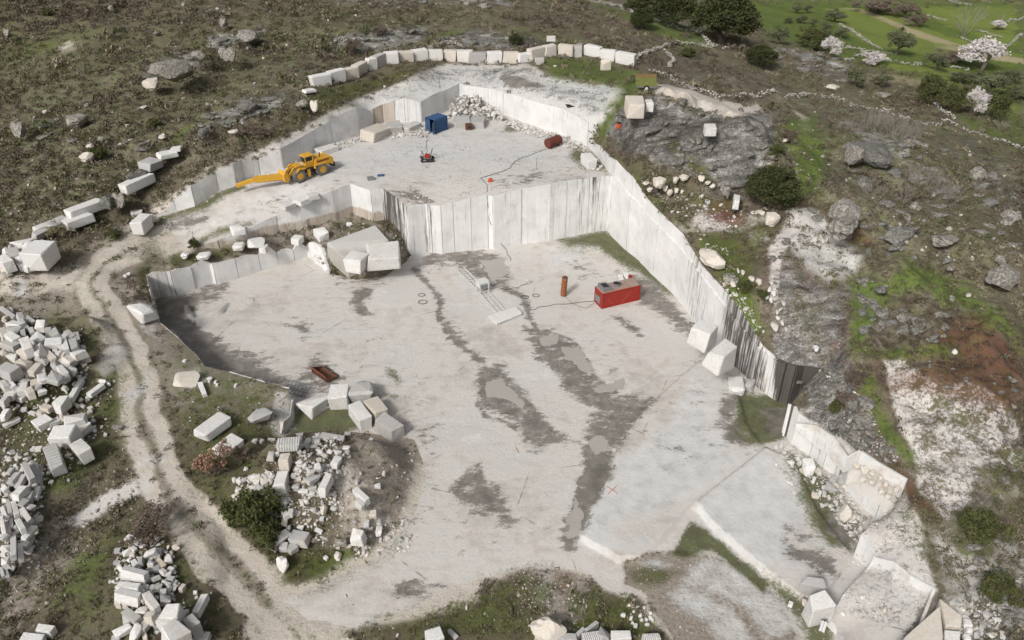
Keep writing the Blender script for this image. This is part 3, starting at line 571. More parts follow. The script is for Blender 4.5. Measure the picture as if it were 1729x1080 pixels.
# valley with fields
N('field', '1398 14,1460 12,1520 28,1600 62,1680 84,1729 92,1729 100,1640 92,1560 92,1480 80,1420 52', 1, 3); N('grass', '1260 0,1729 0,1729 260,1640 180,1540 130,1400 90,1290 60', .75, 12)
N('straw', '1408 14,1455 14,1500 30,1560 54,1620 74,1600 78,1540 60,1490 36,1450 20', 1, 4); N('straw', '1570 78,1640 80,1729 98,1729 112,1640 92', 1, 4); N('straw', '1440 118,1540 122,1600 140,1540 150,1460 135', .6, 10)
N('straw', '1660 0,1729 0,1729 14', .6, 8); N('straw', '1250 10,1300 40,1350 60,1300 60', .5, 10); N('field', '1480 104,1600 112,1660 130,1600 130,1500 118', .8, 5)
N('grass', '1330 190,1480 230,1400 260,1350 240', .5, 16); N('grass', '1600 180,1729 240,1729 260,1640 220', .8, 10)

N('wet', '1577 1003,1560 1030,1520 1085', 1.2, 5, width=16); N('moss', '1577 1003,1560 1030,1520 1085', 1.1, 5, width=10)  # darkness of the cleft put into the colour with wet and moss
N('lich', '1340 100,1440 118,1500 130,1420 135,1340 118', .7, 12); N('dirt', '1180 120,1300 140,1400 150,1380 158,1240 150', .45, 30); N('moss', '1040 262,1000 270', .5, 10)
N('lich', '1180 300,1240 310,1290 330,1250 350,1190 330', .8, 14); N('lich', '1660 280,1720 320,1729 360,1680 330', .6, 14); N('lich', '1560 300,1640 330,1600 350', .5, 16); N('rock', '1240 345,1300 340,1290 352,1250 356', .7, 8)
N('lich', '1700 740,1729 720,1729 800', .9, 12); N('moss', '1540 660,1600 720,1660 760,1640 700,1580 650', .55, 18); N('red', '1530 700,1600 760,1640 820,1600 800,1550 740', .5, 16); N('dirt', '1520 870,1560 900,1580 1000,1700 1060,1729 960,1600 900', .4, 30)
N('lich', '520 55,560 60,540 80,500 70', .5, 14); N('straw', '560 120,700 90,760 80,640 140', .3, 40); N('dirt', '0 60,300 20,200 80,0 140', .35, 40); N('dirt', '1100 100,1300 130,1280 150,1120 120', .4, 30)
F('dirt', '860 960,960 940,1000 965,900 985', .8, 12); F('wet', '560 520,700 600,760 700,700 720,600 600', .2, 60); F('wet', '480 480,560 470,600 500', .22, 30); F('wet', '900 600,1000 560,1100 600,1040 640', .2, 40); F('wet', '1080 700,1200 640,1230 760,1120 800', .22, 40); F('wet', '640 880,900 820,940 900,760 940', .2, 50)
F('dirt', '1100 770,1200 760,1250 800,1190 850,1150 830', .5, 30); F('rock', '420 480,500 460,560 520,520 600', .5, 40)
B('wet', '700 210,760 215,800 240,700 250', .22, 30); B('wet', '460 300,560 280,620 300,520 320', .25, 30); B('wet', '850 230,960 250,940 280,860 270', .2, 30); B('dirt', '620 300,720 300,640 315', .3, 20)

# mottling of the right hillside
N('lich', '1495 610,1600 590,1729 650,1729 860,1600 900,1500 780', .52, 20); N('red', '1480 640,1729 640,1729 880,1560 880', .30, 30); N('moss', '1495 600,1729 600,1729 900,1560 900', .30, 30)
N('lich', '1180 380,1330 340,1729 450,1729 640,1440 640,1240 560', .36, 40); N('dirt', '1020 260,1200 380,1330 340,1729 420,1729 900,1460 700,1240 560', .38, 40); N('red', '1020 260,1300 340,1729 420,1729 700,1440 640,1240 560', .24, 40)
N('lich', '1100 90,1400 130,1729 260,1729 420,1340 330,1320 180,1100 140', .34, 40); N('grass', '1300 100,1729 220,1729 600,1450 560,1330 330', .26, 40); N('dirt', '1060 100,1400 130,1729 260,1729 420,1340 330', .34, 40)
N('lich', '0 100,560 0,700 60,500 200,200 300,0 320', .27, 50); N('dirt', '0 200,500 160,560 190,380 300,0 440', .34, 50); N('straw', '0 0,900 0,500 200,0 400', .22, 60); N('grass', '0 0,900 0,560 120,300 260,0 400', .30, 60)
N('lich', '1560 880,1729 880,1729 1080,1640 1080,1580 1000', .42, 20); N('rock', '1560 880,1729 880,1729 1080,1580 1080', .5, 20); N('lich', '1461 897,1530 818,1560 880,1575 1000,1480 934', .33, 10); N('lich', '1480 934,1577 1001,1530 1080,1390 1040', .36, 10)
N('grass', '280 620,480 660,470 740,360 800,290 720', .42, 30); N('dirt', '280 600,480 650,480 760,380 840,290 760', .42, 30); N('dirt', '0 600,200 560,250 700,160 900,0 1080', .36, 40); N('dirt', '160 900,260 880,400 1080,160 1080', .36, 30)
N('dirt', '560 1000,900 960,1100 980,1200 1080,560 1090', .42, 30); N('road', '700 985,900 955,1000 965,1080 1000', .5, 20, width=30)
F('dirt', '505 420,560 412,700 415,705 455,650 492,560 492,520 465', 1.0, 26); F('wet', '560 440,690 440,640 485,570 485', .5, 20)
F('white', '860 771,990 772', .9, 3, width=3); F('white', '1040 668,1100 640,1170 604', .7, 3, width=4); F('road', '420 520,520 470,640 520,560 640,460 600', .55, 50); F('white', '480 540,500 565', .8, 4, width=5)
F('wet', '700 640,720 700,740 800', .35, 20, width=14); F('wet', '660 930,700 850,720 800', .4, 20, width=10); F('dirt', '560 640,700 700,760 840,700 940', .35, 40); F('moss', '655 625,670 640', .9, 6, width=9); F('moss', '650 668,668 672', .8, 6, width=8)
F('wet', '470 610,480 640', .0)

N('road', '225 388,262 368,300 392,325 428,280 440,240 425', 1.2, 12); B('road', '250 356,300 366,345 385,345 420,320 430,270 410', 1.2, 12)
N('white', '560 200,690 140,760 108,880 115,960 132,1050 145,1020 190,1000 208,940 185,850 158,776 142,700 176,620 184', .85, 12); N('lich', '600 175,700 118,760 108,900 118,960 140,1040 150,1010 200,900 165,776 140,700 160,620 182', .46, 12); N('lich', '690 112,900 112,910 125,760 132,700 140', .62, 8)
N('wet', '844 124,872 128,918 144,868 147,846 134', 1.6, 3); N('moss', '768 160,780 158,790 163,775 166', 1., 3); N('moss', '800 157,812 155,815 161', 1., 3)
N('grass', '1260 0,1729 0,1729 130,1640 150,1540 130,1400 92,1290 60', 1.15, 14); N('field', '1240 0,1400 0,1398 14,1380 30,1300 20', .46, 14); N('field', '1520 0,1729 0,1729 90,1690 84,1600 56,1540 24', .56, 14); N('field', '1480 100,1729 128,1729 200,1680 190,1600 150,1500 120', .5, 14)
N('white', '1335 375,1400 395,1462 432,1450 470,1400 480,1350 440,1322 410', .7, 16); N('rock', '1296 420,1330 372,1345 400,1320 440,1310 520,1296 500', 1., 8); N('rock', '1325 352,1375 350,1400 378,1380 395,1340 380', 1., 8)
B('lich', '700 210,800 240,900 240,980 270,900 300,700 310,600 280', .3, 40); B('wet', '810 300,900 285,1000 290,980 300,840 318', .5, 14)

for s_ in ('690 960,760 860,830 760,860 660,900 560', '760 940,900 860,1000 700,1080 560,1150 520', '640 900,640 760,600 620,520 540,420 520', '900 930,820 820,720 760,660 640,700 520', '940 900,1060 700,980 560,930 470', '720 700,820 560,1000 540,1120 620'):
    for d_ in (-9, 9): F('dirt', offset_line(s_, d_), .46, 5, width=6)
    for d_ in (-3, 14): F('white', offset_line(s_, d_), .42, 5, width=4)
for y_ in range(720, 900, 13):
    F('wet', f'{648+(y_%5)*6} {y_-4},{690} {y_},{716+(y_%7)*5} {y_+6}', .62, 5, width=4); F('road', f'{650} {y_+3},{700} {y_+7},{730} {y_+12}', .6, 5, width=4)
    N('wet', f'{612+(y_%6)*6} {y_-6},{650} {y_-2},{700} {y_+3}', .55, 5, width=3)
F('wet', '262 505,300 545,345 572,400 600,450 625,470 650,400 628,345 612,302 570', 1.4, 8)  # deep shade of the damp left hollow, painted with the wet channel
for s_ in ('430 300,330 372', '480 310,360 390', '560 270,480 330,400 372'):
    B('dirt', s_, .5, 5, width=5)

N('lich', '1330 365,1400 385,1462 432,1450 480,1400 490,1350 460,1322 420', .75, 16, sub=True); N('lich', '1296 420,1330 352,1400 376,1345 400,1318 440,1310 520,1296 500', .9, 8, sub=True); N('dirt', '1330 365,1400 385,1462 432,1450 480,1350 460', .8, 10, sub=True)
N('dirt', '1420 960,1560 1000,1540 1090,1400 1090,1400 1010', .62, 16); N('lich', '1495 610,1530 605,1560 700,1530 760,1510 700', .6, 8, sub=True)
N('lich', '1085 150,1110 142,1200 165,1290 180,1300 190,1230 200,1160 190', .8, 8, sub=True)

for c_ in ('grass', 'moss'):
    N(c_, '480 1010,540 985,640 945,700 870,722 800,700 742', .95, 14, width=26, sub=True)
    N(c_, '600 1060,690 1030,760 992,900 958,1000 968,1090 1003,1150 1100', .95, 12, width=22, sub=True)
F('moss', '520 1000,600 968,660 938,690 900', .6, 14, width=12); F('moss', '640 1048,760 998,900 962,960 966', .62, 12, width=10); F('dirt', '600 1062,690 1032,760 990,900 955', .6, 12, width=16)
N('dirt', '1300 240,1500 300,1729 420,1729 600,1500 520,1340 330', .42, 40)

F('wet', '706 452,722 480,733 500,745 538,768 572,795 598,812 612,832 640,852 690,880 730,905 752', 1.15, 5, width=6); F('wet', '862 484,880 500,897 530,905 556,925 600,960 640,1000 680,1030 690', 1.15, 5, width=6)
F('wet', '1060 690,1040 730,1005 750,990 790,975 840,965 890,960 925', 1.2, 5, width=8); F('wet', '930 565,975 575,1010 640,1040 662', 1.1, 5, width=6); F('wet', '820 650,810 670,830 700,860 730', 1.1, 5, width=6)
F('wet', '258 505,335 500,330 520,300 530,350 562,372 572,345 580,302 560,264 540', 1.6, 8); F('moss', '262 508,330 502,326 522,290 530,300 548,270 540', 1.5, 8)  # damp and moss in the left hollow, darkened further as painted shade
N('rock', '1180 380,1330 340,1729 450,1729 640,1440 640,1240 560', .33, 40); N('rock', '1100 160,1400 200,1600 300,1500 400,1320 320,1120 280', .28, 40); N('red', '1160 330,1300 340,1290 400,1200 400', .45, 14); N('red', '1480 640,1729 560,1729 700,1500 660', .75, 20)
N('grass', '1320 200,1380 190,1400 300,1350 340', .9, 14); N('grass', '1180 400,1240 400,1290 560,1262 560', .95, 12)
# ------------------------------------------------------------------ build ground sheets
GM = ground_material()
def sheet(name, reg, sel):
    t = T[sel]; used, inv = np.unique(t, return_inverse=True); t = inv.reshape(-1, 3)
    x, y = V[used, 0], V[used, 1]; z = HH[reg](x, y, fade_all[used])
    me = mk_mesh(name, np.stack([x, y, z], 1), t)
    mv = mask_values(reg, x, y, z)
    for ch in CH+['field', 'straw']:
        a = me.attributes.new(ch, 'FLOAT', 'POINT'); a.data.foreach_set('value', mv[ch].astype(np.float32))
    o = link(name, me, GM, kind='structure', label={'ground': 'natural hillside ground of soil, rock and grass around the quarry', 'quarry_bench': 'pale granite upper bench of the quarry', 'quarry_floor': 'pale dusty granite floor of the quarry pit'}[name])
    return o, (x, y, z, mv)
gN, dataN = sheet('ground', 'N', ~iF & ~iB)
gB, dataB = sheet('quarry_bench', 'B', iB)
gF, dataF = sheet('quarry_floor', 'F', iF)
from mathutils.bvhtree import BVHTree
def bvh(objs):
    vs = []; fs = []
    for o in objs:
        n = len(o.data.vertices); a = np.empty(n*3, np.float32); o.data.vertices.foreach_get('co', a); s = len(vs); vs += a.reshape(-1, 3).tolist()
        f = np.empty(len(o.data.loops), np.int32); o.data.loops.foreach_get('vertex_index', f); fs += (f.reshape(-1, 3)+s).tolist()
    return BVHTree.FromPolygons(vs, fs)
TREES = {'N': bvh([gN]), 'B': bvh([gB]), 'F': bvh([gF]), None: bvh([gN, gB, gF])}
def G(px, py, reg=None):
    """ground point seen at a pixel"""
    u = (px-CX)/FPX; v = (CY-py)/FPX; d = Vector((u, cP+v*sP, -sP+v*cP)).normalized()
    h = TREES[reg].ray_cast(Vector((0, 0, CAMZ)), d)
    if h[0] is None: h = TREES[None].ray_cast(Vector((0, 0, CAMZ)), d)
    if h[0] is None: x, y = U(px, py, 5); return (x, y, 5.)
    return tuple(h[0])
def Z(x, y, reg=None):
    h = TREES[reg].ray_cast(Vector((x, y, 500)), Vector((0, 0, -1)))
    return h[0].z if h[0] is not None else 0.
# ------------------------------------------------------------------ cut rock faces
def wall_material():
    t = NT('cut_granite'); p = t.pos()
    st = t.noise(t.mapv(p, (.9,.9,.05)), 1.6, 6, .7); st2 = t.noise(t.mapv(p, (1,1,.03)), 5.5, 5, .7); n = t.noise(p, .35, 5); nf = t.noise(p, 6, 5, .7)
    c = t.ramp(n, [(.3, (.57,.575,.575)), (.5, (.66,.66,.655)), (.7, (.71,.705,.695))])
    c = t.mix(t.rng(st2, .52, .8, 0, .2), c, (.40,.40,.395))
    c = t.mix(t.rng(nf, .55, .8, 0, .3), c, (.40,.39,.37))
    c = t.mix(t.rng(t.noise(p, .8, 4), .62, .72, 0, .55), c, (.50,.40,.27))
    k = t.math('ADD', t.attr('stain'), t.math('MULTIPLY', t.math('SUBTRACT', t.math('ADD', t.math('MULTIPLY', st, .6), t.math('MULTIPLY', st2, .4)), .5), 3.2))
    k = t.math('MULTIPLY', t.rng(k, .38, .75, 0, .95), t.rng(t.attr('stain'), .03, .15))
    c = t.mix(k, c, t.mix(st2, (.015,.014,.012), (.10,.085,.07)))
    k2 = t.rng(t.math('ADD', t.attr('tan'), t.math('MULTIPLY', t.math('SUBTRACT', n, .5), .8)), .4, .6)
    c = t.mix(t.math('MULTIPLY', k2, .85), c, t.ramp(st, [(.3, (.17,.125,.085)), (.5, (.42,.35,.28)), (.7, (.50,.46,.41))]))
    wv = t.n('ShaderNodeTexNoise'); t.l(t.mapv(p, (3.2,3.2,.02)), wv.inputs[0]); wv.inputs['Scale'].default_value = 1.0; wv.inputs['Detail'].default_value = 2
    h = t.math('ADD', t.math('MULTIPLY', nf, .3), t.math('MULTIPLY', wv.outputs['Fac'], t.math('ADD', .35, t.attr('drill'))))
    c = t.mix(t.math('MULTIPLY', t.rng(wv.outputs['Fac'], .5, .7), t.math('MULTIPLY', t.attr('drill'), .4)), c, (.30,.30,.295))
    return t.done(c, .8, t.bump(h, .5, .15))
WM = wall_material()
def nrm(cols, i, lowf):
    a = cols[max(0, i-1)]; b = cols[min(len(cols)-1, i+1)]; tx, ty = b[0]-a[0], b[1]-a[1]; L = math.hypot(tx, ty)+1e-9
    return -ty/L*lowf, tx/L*lowf
def cliff(name, run, low, high, side, label, seams=None, cuts=None, rough=.05, off=.3, attrs=None, tier=None, wmax=7.5, gap=.035):
    """side=+1: the low ground lies left of the run's direction. tier: per-vertex pixel row of a horizontal cut"""
    root = bpy.data.objects.new(name, None); COL.objects.link(root); root['kind'] = 'structure'; root['label'] = label
    if tier is not None: run = [list(v)+[zat(v[0], v[1], r)] for v, r in zip(run, tier)]
    # break into panels
    br = []; 
    for i in range(len(run)-1):
        a, b = run[i], run[i+1]; L = math.hypot(b[0]-a[0], b[1]-a[1]); n = max(1, int(L/(wmax*rng.uniform(.6, 1.6))+.4))
        cutsf = [0]+sorted(min(.92, max(.08, (k+rng.uniform(-.25, .25))/n)) for k in range(1, n))+[1]
        for f0, f1 in zip(cutsf[:-1], cutsf[1:]):
            br.append([[a[k]+(b[k]-a[k])*f for k in range(len(a))] for f in (f0, f1)])
    prev = 0
    for pa, pb in br:
        L = math.hypot(pb[0]-pa[0], pb[1]-pa[1]); n = max(1, int(round(L/.9)))
        cols = [[pa[k]+(pb[k]-pa[k])*j/n for k in range(len(pa))] for j in range(n+1)]
        cx = np.array([c[0] for c in cols]); cy = np.array([c[1] for c in cols]); z0 = np.zeros(len(cols))
        zl = HH[low](cx, cy, z0) if low else np.array([c[2] for c in cols]); zu = HH[high](cx, cy, z0) if high else np.array([c[3] for c in cols])
        zl = np.minimum(zl, zu)-.35
        tx, ty = (pb[0]-pa[0])/max(L, 1e-6), (pb[1]-pa[1])/max(L, 1e-6); nx_, ny_ = -ty*side, tx*side
        d = rng.uniform(.0, off)
        g = gap if L > .5 else 0
        tiers = [(0, 1)] if tier is None else None
        levels = []
        if tier is None: levels = [(lambda i: zl[i], lambda i: zu[i], d)]
        else: levels = [(lambda i: zl[i], lambda i: min(zu[i]-.05, cols[i][4]), d+.22), (lambda i: min(zu[i]-.06, cols[i][4]), lambda i: zu[i], max(0., d-.02))]
        for lo, hi, dd in levels:
            vs = []; fs = []; H = max(hi(i)-lo(i) for i in range(n+1)); rows = max(1, int(H/1.3))
            cols_n = n+1
            for i in range(cols_n):
                cxx, cyy = cols[i][0], cols[i][1]
                if i == 0: cxx += tx*g; cyy += ty*g
                if i == n: cxx -= tx*g; cyy -= ty*g
                vs.append((cxx-nx_*.25, cyy-ny_*.25, hi(i)-.02))            # back of the lip
                for rI in range(rows+1):
                    f = 1-rI/rows; zz = lo(i)+(hi(i)-lo(i))*f
                    q = dd + (mnoise.noise(Vector((cxx*.6, cyy*.6, zz*.5)))*rough*2 if 0 < rI else 0)
                    if rI == 0: vs.append((cxx+nx_*(q-.03), cyy+ny_*(q-.03), zz+.003))
                    else: vs.append((cxx+nx_*q, cyy+ny_*q, zz))
                vs.append((cxx-nx_*.25, cyy-ny_*.25, lo(i)-.02))
            s = rows+3
            for i in range(n):
                for rI in range(s-1):
                    a = i*s+rI; f = (a, a+1, a+s+1, a+s); fs.append(f if side < 0 else f[::-1])
            # ends
            for i, rev in ((0, 1), (n, 0)):
                f = tuple(i*s+k for k in range(s)); fs.append(f if rev else f[::-1])
            me = bpy.data.meshes.new('rock_panel'); me.from_pydata(vs, [], fs); me.update()
            va = np.array(vs); px, py = proj(va[:, 0], va[:, 1], va[:, 2])
            for an in ('stain', 'tan', 'drill'):
                val = np.zeros(len(vs), np.float32)
                if attrs and an in attrs:
                    val = attrs[an](px, py, va).astype(np.float32)
                me.attributes.new(an, 'FLOAT', 'POINT').data.foreach_set('value', val)
            link('rock_panel', me, WM, root)
    return root
def tri(px, a, b, s=12.): return np.clip(np.minimum((px-a)/s+.5, (b-px)/s+.5), 0, 1)
cliff('quarry_wall', back, 'F', 'B', 1, 'tall white sawn granite face at the back of the pit below the upper bench', wmax=11, attrs=dict(
    stain=lambda px, py, v: .27*tri(px, 975, 1030)+.3*tri(px, 715, 730, 6)+.14+0*px, drill=lambda px, py, v: .15+0*px))
cliff('quarry_wall', [back[-1]]+ret, 'N', 'B', 1, 'angled granite face with a brown lower band beside the left ledge', attrs=dict(
    stain=lambda px, py, v: .62*tri(px, 648, 690, 10)+.25*tri(px, 630, 660, 10), tan=lambda px, py, v: np.clip((7.0-v[:, 2])/1.2, 0, 1)*tri(px, 300, 650)*.75, drill=lambda px, py, v: .15+0*px))
cliff('quarry_wall', ledge, 'F', 'N', -1, 'low pale granite face below the left ledge, stained at its left end', attrs=dict(
    stain=lambda px, py, v: .25*tri(px, 225, 294, 4)+.12, tan=lambda px, py, v: .45*tri(px, 225, 292, 4), drill=lambda px, py, v: .6*tri(px, 225, 292, 4)), wmax=9)
cliff('quarry_wall', rim, 'F', 'N', 1, 'rough granite rim on the left side of the pit', rough=.2, attrs=dict(tan=lambda px, py, v: .5+0*px))
cliff('quarry_wall', [rim[0], ledge[0]], 'F', 'N', -1, 'short dark rock face in the left corner of the pit', rough=.2, attrs=dict(stain=lambda px, py, v: .5+0*px, tan=lambda px, py, v: .5+0*px))
cliff('quarry_wall', [ledge[-1], softL[0]], 'F', 'N', -1, 'broken rock edge at the end of the left ledge', rough=.2)
cliff('quarry_wall', [softL[-1], back[-1]], 'F', 'N', -1, 'broken rock edge at the left foot of the back wall', rough=.2)
rt = right
cliff('quarry_wall', rt, 'F', 'N', -1, 'long white sawn granite face on the right side of the pit with a narrow strip on top', tier=seamrow, attrs=dict(
    stain=lambda px, py, v: .6*tri(px, 1222, 1292, 16)+1.15*tri(px, 1308, 1420, 18)+.34*tri(px, 1160, 1192, 10)+.06, tan=lambda px, py, v: .35*tri(px, 1255, 1330)+0*px))
cliff('quarry_wall', [right[-1]]+notch, 'F', 'N', -1, 'black streaked granite face in the deep corner on the right', attrs=dict(stain=lambda px, py, v: 1.3+0*px, tan=lambda px, py, v: .3+0*px))
cliff('quarry_wall', [notch[-1]]+w4, 'F', 'N', -1, 'white curved granite face in front of the right hillside', wmax=11, rough=.03, off=.05, attrs=dict(stain=lambda px, py, v: .2*tri(px, 1360, 1400)+.5*tri(px, 1405, 1430)))
cliff('quarry_wall', [w4[-1]]+bx+lw, 'F', 'N', -1, 'blocky granite faces stepping down the right side of the pit', wmax=12, rough=.03, off=.05, attrs=dict(stain=lambda px, py, v: .1+0*px))
cliff('quarry_wall', upper+upr+[corner], 'B', 'N', -1, 'low white granite face between the upper bench and the rock plateau', off=.12, wmax=9, attrs=dict(
    stain=lambda px, py, v: .12+0*px, tan=lambda px, py, v: .8*tri(px, 628, 668, 8)+.55*tri(px, 395, 402, 4)+.35*tri(px, 885, 935, 10)*np.clip(1-np.abs(py-188)/6, 0, 1), drill=lambda px, py, v: .15+.9*tri(px, 664, 712)+.9*tri(px, 818, 850, 6)))

def riser(k, side, label, s0=0, s1=None):
    r_, p_, h_, st_, R_ = STEPXY[k]; h_ = h_[s0:s1]; run = []
    for i, q in enumerate(h_):
        a = h_[max(0, i-1)]; b = h_[min(len(h_)-1, i+1)]; tx, ty = b[0]-a[0], b[1]-a[1]; L = math.hypot(tx, ty); nx_, ny_ = -ty/L*side, tx/L*side
        run.append([q[0]+nx_*.12, q[1]+ny_*.12, float(HH[r_]([q[0]+nx_*.5], [q[1]+ny_*.5], np.ones(1))[0]), float(HH[r_]([q[0]-nx_*.4], [q[1]-ny_*.4], np.ones(1))[0])+.03])
    return cliff('quarry_wall', run, None, None, side, label, wmax=30, rough=.06, off=.04, gap=0, attrs=dict(tan=lambda px, py, v: .42+0*px, stain=lambda px, py, v: .15+0*px))
riser(3, -1, 'upper white step above the curved wall and the cracked ledge'); riser(4, -1, 'low white step across the lowest right ledge')
# ------------------------------------------------------------------ loose stone
def block_mesh(seed, kind):
    q = random.Random(seed); vs = []
    j = {'cube': .15, 'slab': .15, 'beam': .10, 'wedge': .26, 'chunk': .30}[kind]; ch = {'cube': .035, 'slab': .04, 'beam': .03, 'wedge': .04, 'chunk': .1}[kind]
    cut = q.choice((None, 0, 1, 2, 3)) if kind in ('wedge', 'chunk') else None
    for i, (sx, sy, sz) in enumerate(((x, y, z) for z in (-1, 1) for x in (-1, 1) for y in (-1, 1))):
        c = [.5*sx*(1-q.random()*j*2*.8), .5*sy*(1-q.random()*j*2*.8), .5*sz*(1-q.random()*j*.9)]
        if cut is not None and sz > 0 and i-4 == cut: c[2] *= q.uniform(-.2, .5); c[0] *= q.uniform(.5, .9)
        for ax in range(3):
            d = list(c); 
            for k in range(3):
                if k != ax: d[k] -= ch*(1 if c[k] > 0 else -1)*q.uniform(.6, 1.5)
            vs.append(d)
    if kind == 'chunk':
        for k in range(8): 
            v = Vector((q.gauss(0, 1), q.gauss(0, 1), q.gauss(0, 1))).normalized()*.52; vs.append([v.x*.98, v.y*.98, v.z*.98])
    bm = bmesh.new(); vv = [bm.verts.new(v) for v in vs]
    r = bmesh.ops.convex_hull(bm, input=vv); bmesh.ops.delete(bm, geom=[g for g in r['geom_interior'] if isinstance(g, bmesh.types.BMVert)], context='VERTS')
    bmesh.ops.dissolve_limit(bm, angle_limit=.06, verts=bm.verts, edges=bm.edges)
    bmesh.ops.recalc_face_normals(bm, faces=bm.faces)
    me = bpy.data.meshes.new('granite_block'); bm.to_mesh(me); bm.free(); return me
def boulder_mesh(seed, sub=3, rough=.32, flat=.0):
    q = random.Random(seed); bm = bmesh.new(); bmesh.ops.create_icosphere(bm, subdivisions=sub, radius=.5)
    o = Vector((q.uniform(0, 99), q.uniform(0, 99), q.uniform(0, 99)))
    pl = [(Vector((q.gauss(0, 1), q.gauss(0, 1), q.gauss(0, .7))).normalized(), q.uniform(.24, .42)) for _ in range(12)]
    for v in bm.verts:
        d = v.co.normalized(); r = .5*(1 + rough*mnoise.fractal(d*2.0+o, .8, 2.1, 5))
        for n, h in pl:
            c = d.dot(n)
            if c > .05: r = min(r, h/c + .02)
        v.co = d*r
    me = bpy.data.meshes.new('boulder'); bm.to_mesh(me); bm.free()
    me.polygons.foreach_set('use_smooth', np.full(len(me.polygons), False)); return me
def stone_material(name, tint='mix', groove=0., lichen=0.):
    t = NT(name); oi = t.n('ShaderNodeObjectInfo'); rnd = oi.outputs['Random']; tc = t.n('ShaderNodeTexCoord').outputs['Object']
    sc3 = t.n('ShaderNodeVectorMath', operation='ADD'); t.l(t.pos(), sc3.inputs[0])
    p = t.pos(); n = t.noise(p, .9, 5, .6); nf = t.noise(p, 5., 6, .75); nx = t.noise(p, 16., 3, .7)
    c = t.ramp(rnd, [(0, (.33,.325,.315)), (.2, (.44,.435,.42)), (.5, (.55,.545,.53)), (.75, (.65,.645,.63)), (.9, (.60,.57,.53)), (1, (.52,.45,.37))]) if tint == 'mix' else t.mix(n, *tint)
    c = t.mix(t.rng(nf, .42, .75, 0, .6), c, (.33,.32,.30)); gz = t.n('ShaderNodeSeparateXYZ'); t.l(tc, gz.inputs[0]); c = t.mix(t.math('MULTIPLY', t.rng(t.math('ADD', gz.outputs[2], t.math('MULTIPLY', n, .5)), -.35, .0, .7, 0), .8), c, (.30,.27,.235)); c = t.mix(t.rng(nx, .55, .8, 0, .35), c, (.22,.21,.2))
    rs = t.rng(t.math('ADD', t.math('MULTIPLY', n, 1.), t.math('MULTIPLY', rnd, .12)), .63, .7); c = t.mix(t.math('MULTIPLY', rs, .28), c, (.50,.40,.29))
    if lichen:
        c = t.mix(t.rng(t.noise(p, 2.8, 9, .85), .5-.1*lichen, .62-.06*lichen, 0, .9), c, (.07,.07,.06))
    h = t.math('ADD', t.math('MULTIPLY', nf, .6), t.math('MULTIPLY', nx, .3))
    if groove:
        wv = t.n('ShaderNodeTexWave'); t.l(t.mapv(tc, (1,0,0)), wv.inputs[0]); wv.inputs['Scale'].default_value = 3.2; wv.inputs['Distortion'].default_value = .6
        h = t.math('ADD', h, t.math('MULTIPLY', wv.outputs['Fac'], groove)); c = t.mix(t.rng(wv.outputs['Fac'], .0, .25, .35, 0), c, (.3,.3,.29))
    return t.done(c, .85, t.bump(h, .6, .12))
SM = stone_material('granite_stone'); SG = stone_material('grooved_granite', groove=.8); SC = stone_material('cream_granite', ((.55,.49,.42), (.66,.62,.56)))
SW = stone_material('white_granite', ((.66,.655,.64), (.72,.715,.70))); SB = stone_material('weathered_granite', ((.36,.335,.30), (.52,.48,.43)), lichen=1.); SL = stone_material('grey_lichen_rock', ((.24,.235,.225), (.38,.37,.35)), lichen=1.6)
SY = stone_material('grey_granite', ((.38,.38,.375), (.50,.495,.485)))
BM = {k: [block_mesh(100*i+s, k) for s in range(6)] for i, k in enumerate(('cube', 'slab', 'beam', 'wedge', 'chunk'))}
BO = [boulder_mesh(s) for s in range(7)]
for L in list(BM.values())+[BO]:
    for me in L: me.materials.append(SM)
MATS = dict(m=SM, g=SG, c=SC, w=SW, b=SB, l=SL, y=SY)
def quadblock(cs, thick, mat, name, cat, label):
    T3 = [Vector((*U(a_, b_, c_), c_)) for a_, b_, c_ in cs]; c0 = sum(T3, Vector())/len(T3); bm = bmesh.new(); vv = []
    for t_ in T3:
        for k in (1, .96): vv.append(bm.verts.new((t_-c0)*k+Vector((0, 0, -.12 if k == 1 else 0))))
        vv.append(bm.verts.new((t_-c0)*1.02+Vector((rng.uniform(-.2,.2), rng.uniform(-.2,.2), -thick))))
    r_ = bmesh.ops.convex_hull(bm, input=vv); bmesh.ops.recalc_face_normals(bm, faces=bm.faces); me = bpy.data.meshes.new(name); bm.to_mesh(me); bm.free()
    o = link(name, me, MATS[mat]); o.location = c0; o['label'] = label; o['category'] = cat; return o
STONES = []        # objects whose labels are finished later
TILE = (0., 0., 1.)
def tile(x, y, s):
    global TILE; TILE = (x, y, s)
def tp(x, y): return TILE[0]+x/TILE[2], TILE[1]+y/TILE[2]
def place(me, mat, name, cat, x, y, z, L, Wd, H, yaw, tilt=(0, 0), label=None, group=None, sink=.12):
    o = bpy.data.objects.new(name, me); COL.objects.link(o)
    if mat is not None:
        if o.material_slots: o.material_slots[0].link = 'OBJECT'; o.material_slots[0].material = mat
    o.location = (x, y, z+H*(.5-(sink if name != 'boulder' else .3))); o.scale = (L, Wd, H); o.rotation_euler = (tilt[0], tilt[1], yaw)
    o['category'] = cat
    if group: o['group'] = group
    if label: o['label'] = label
    return o
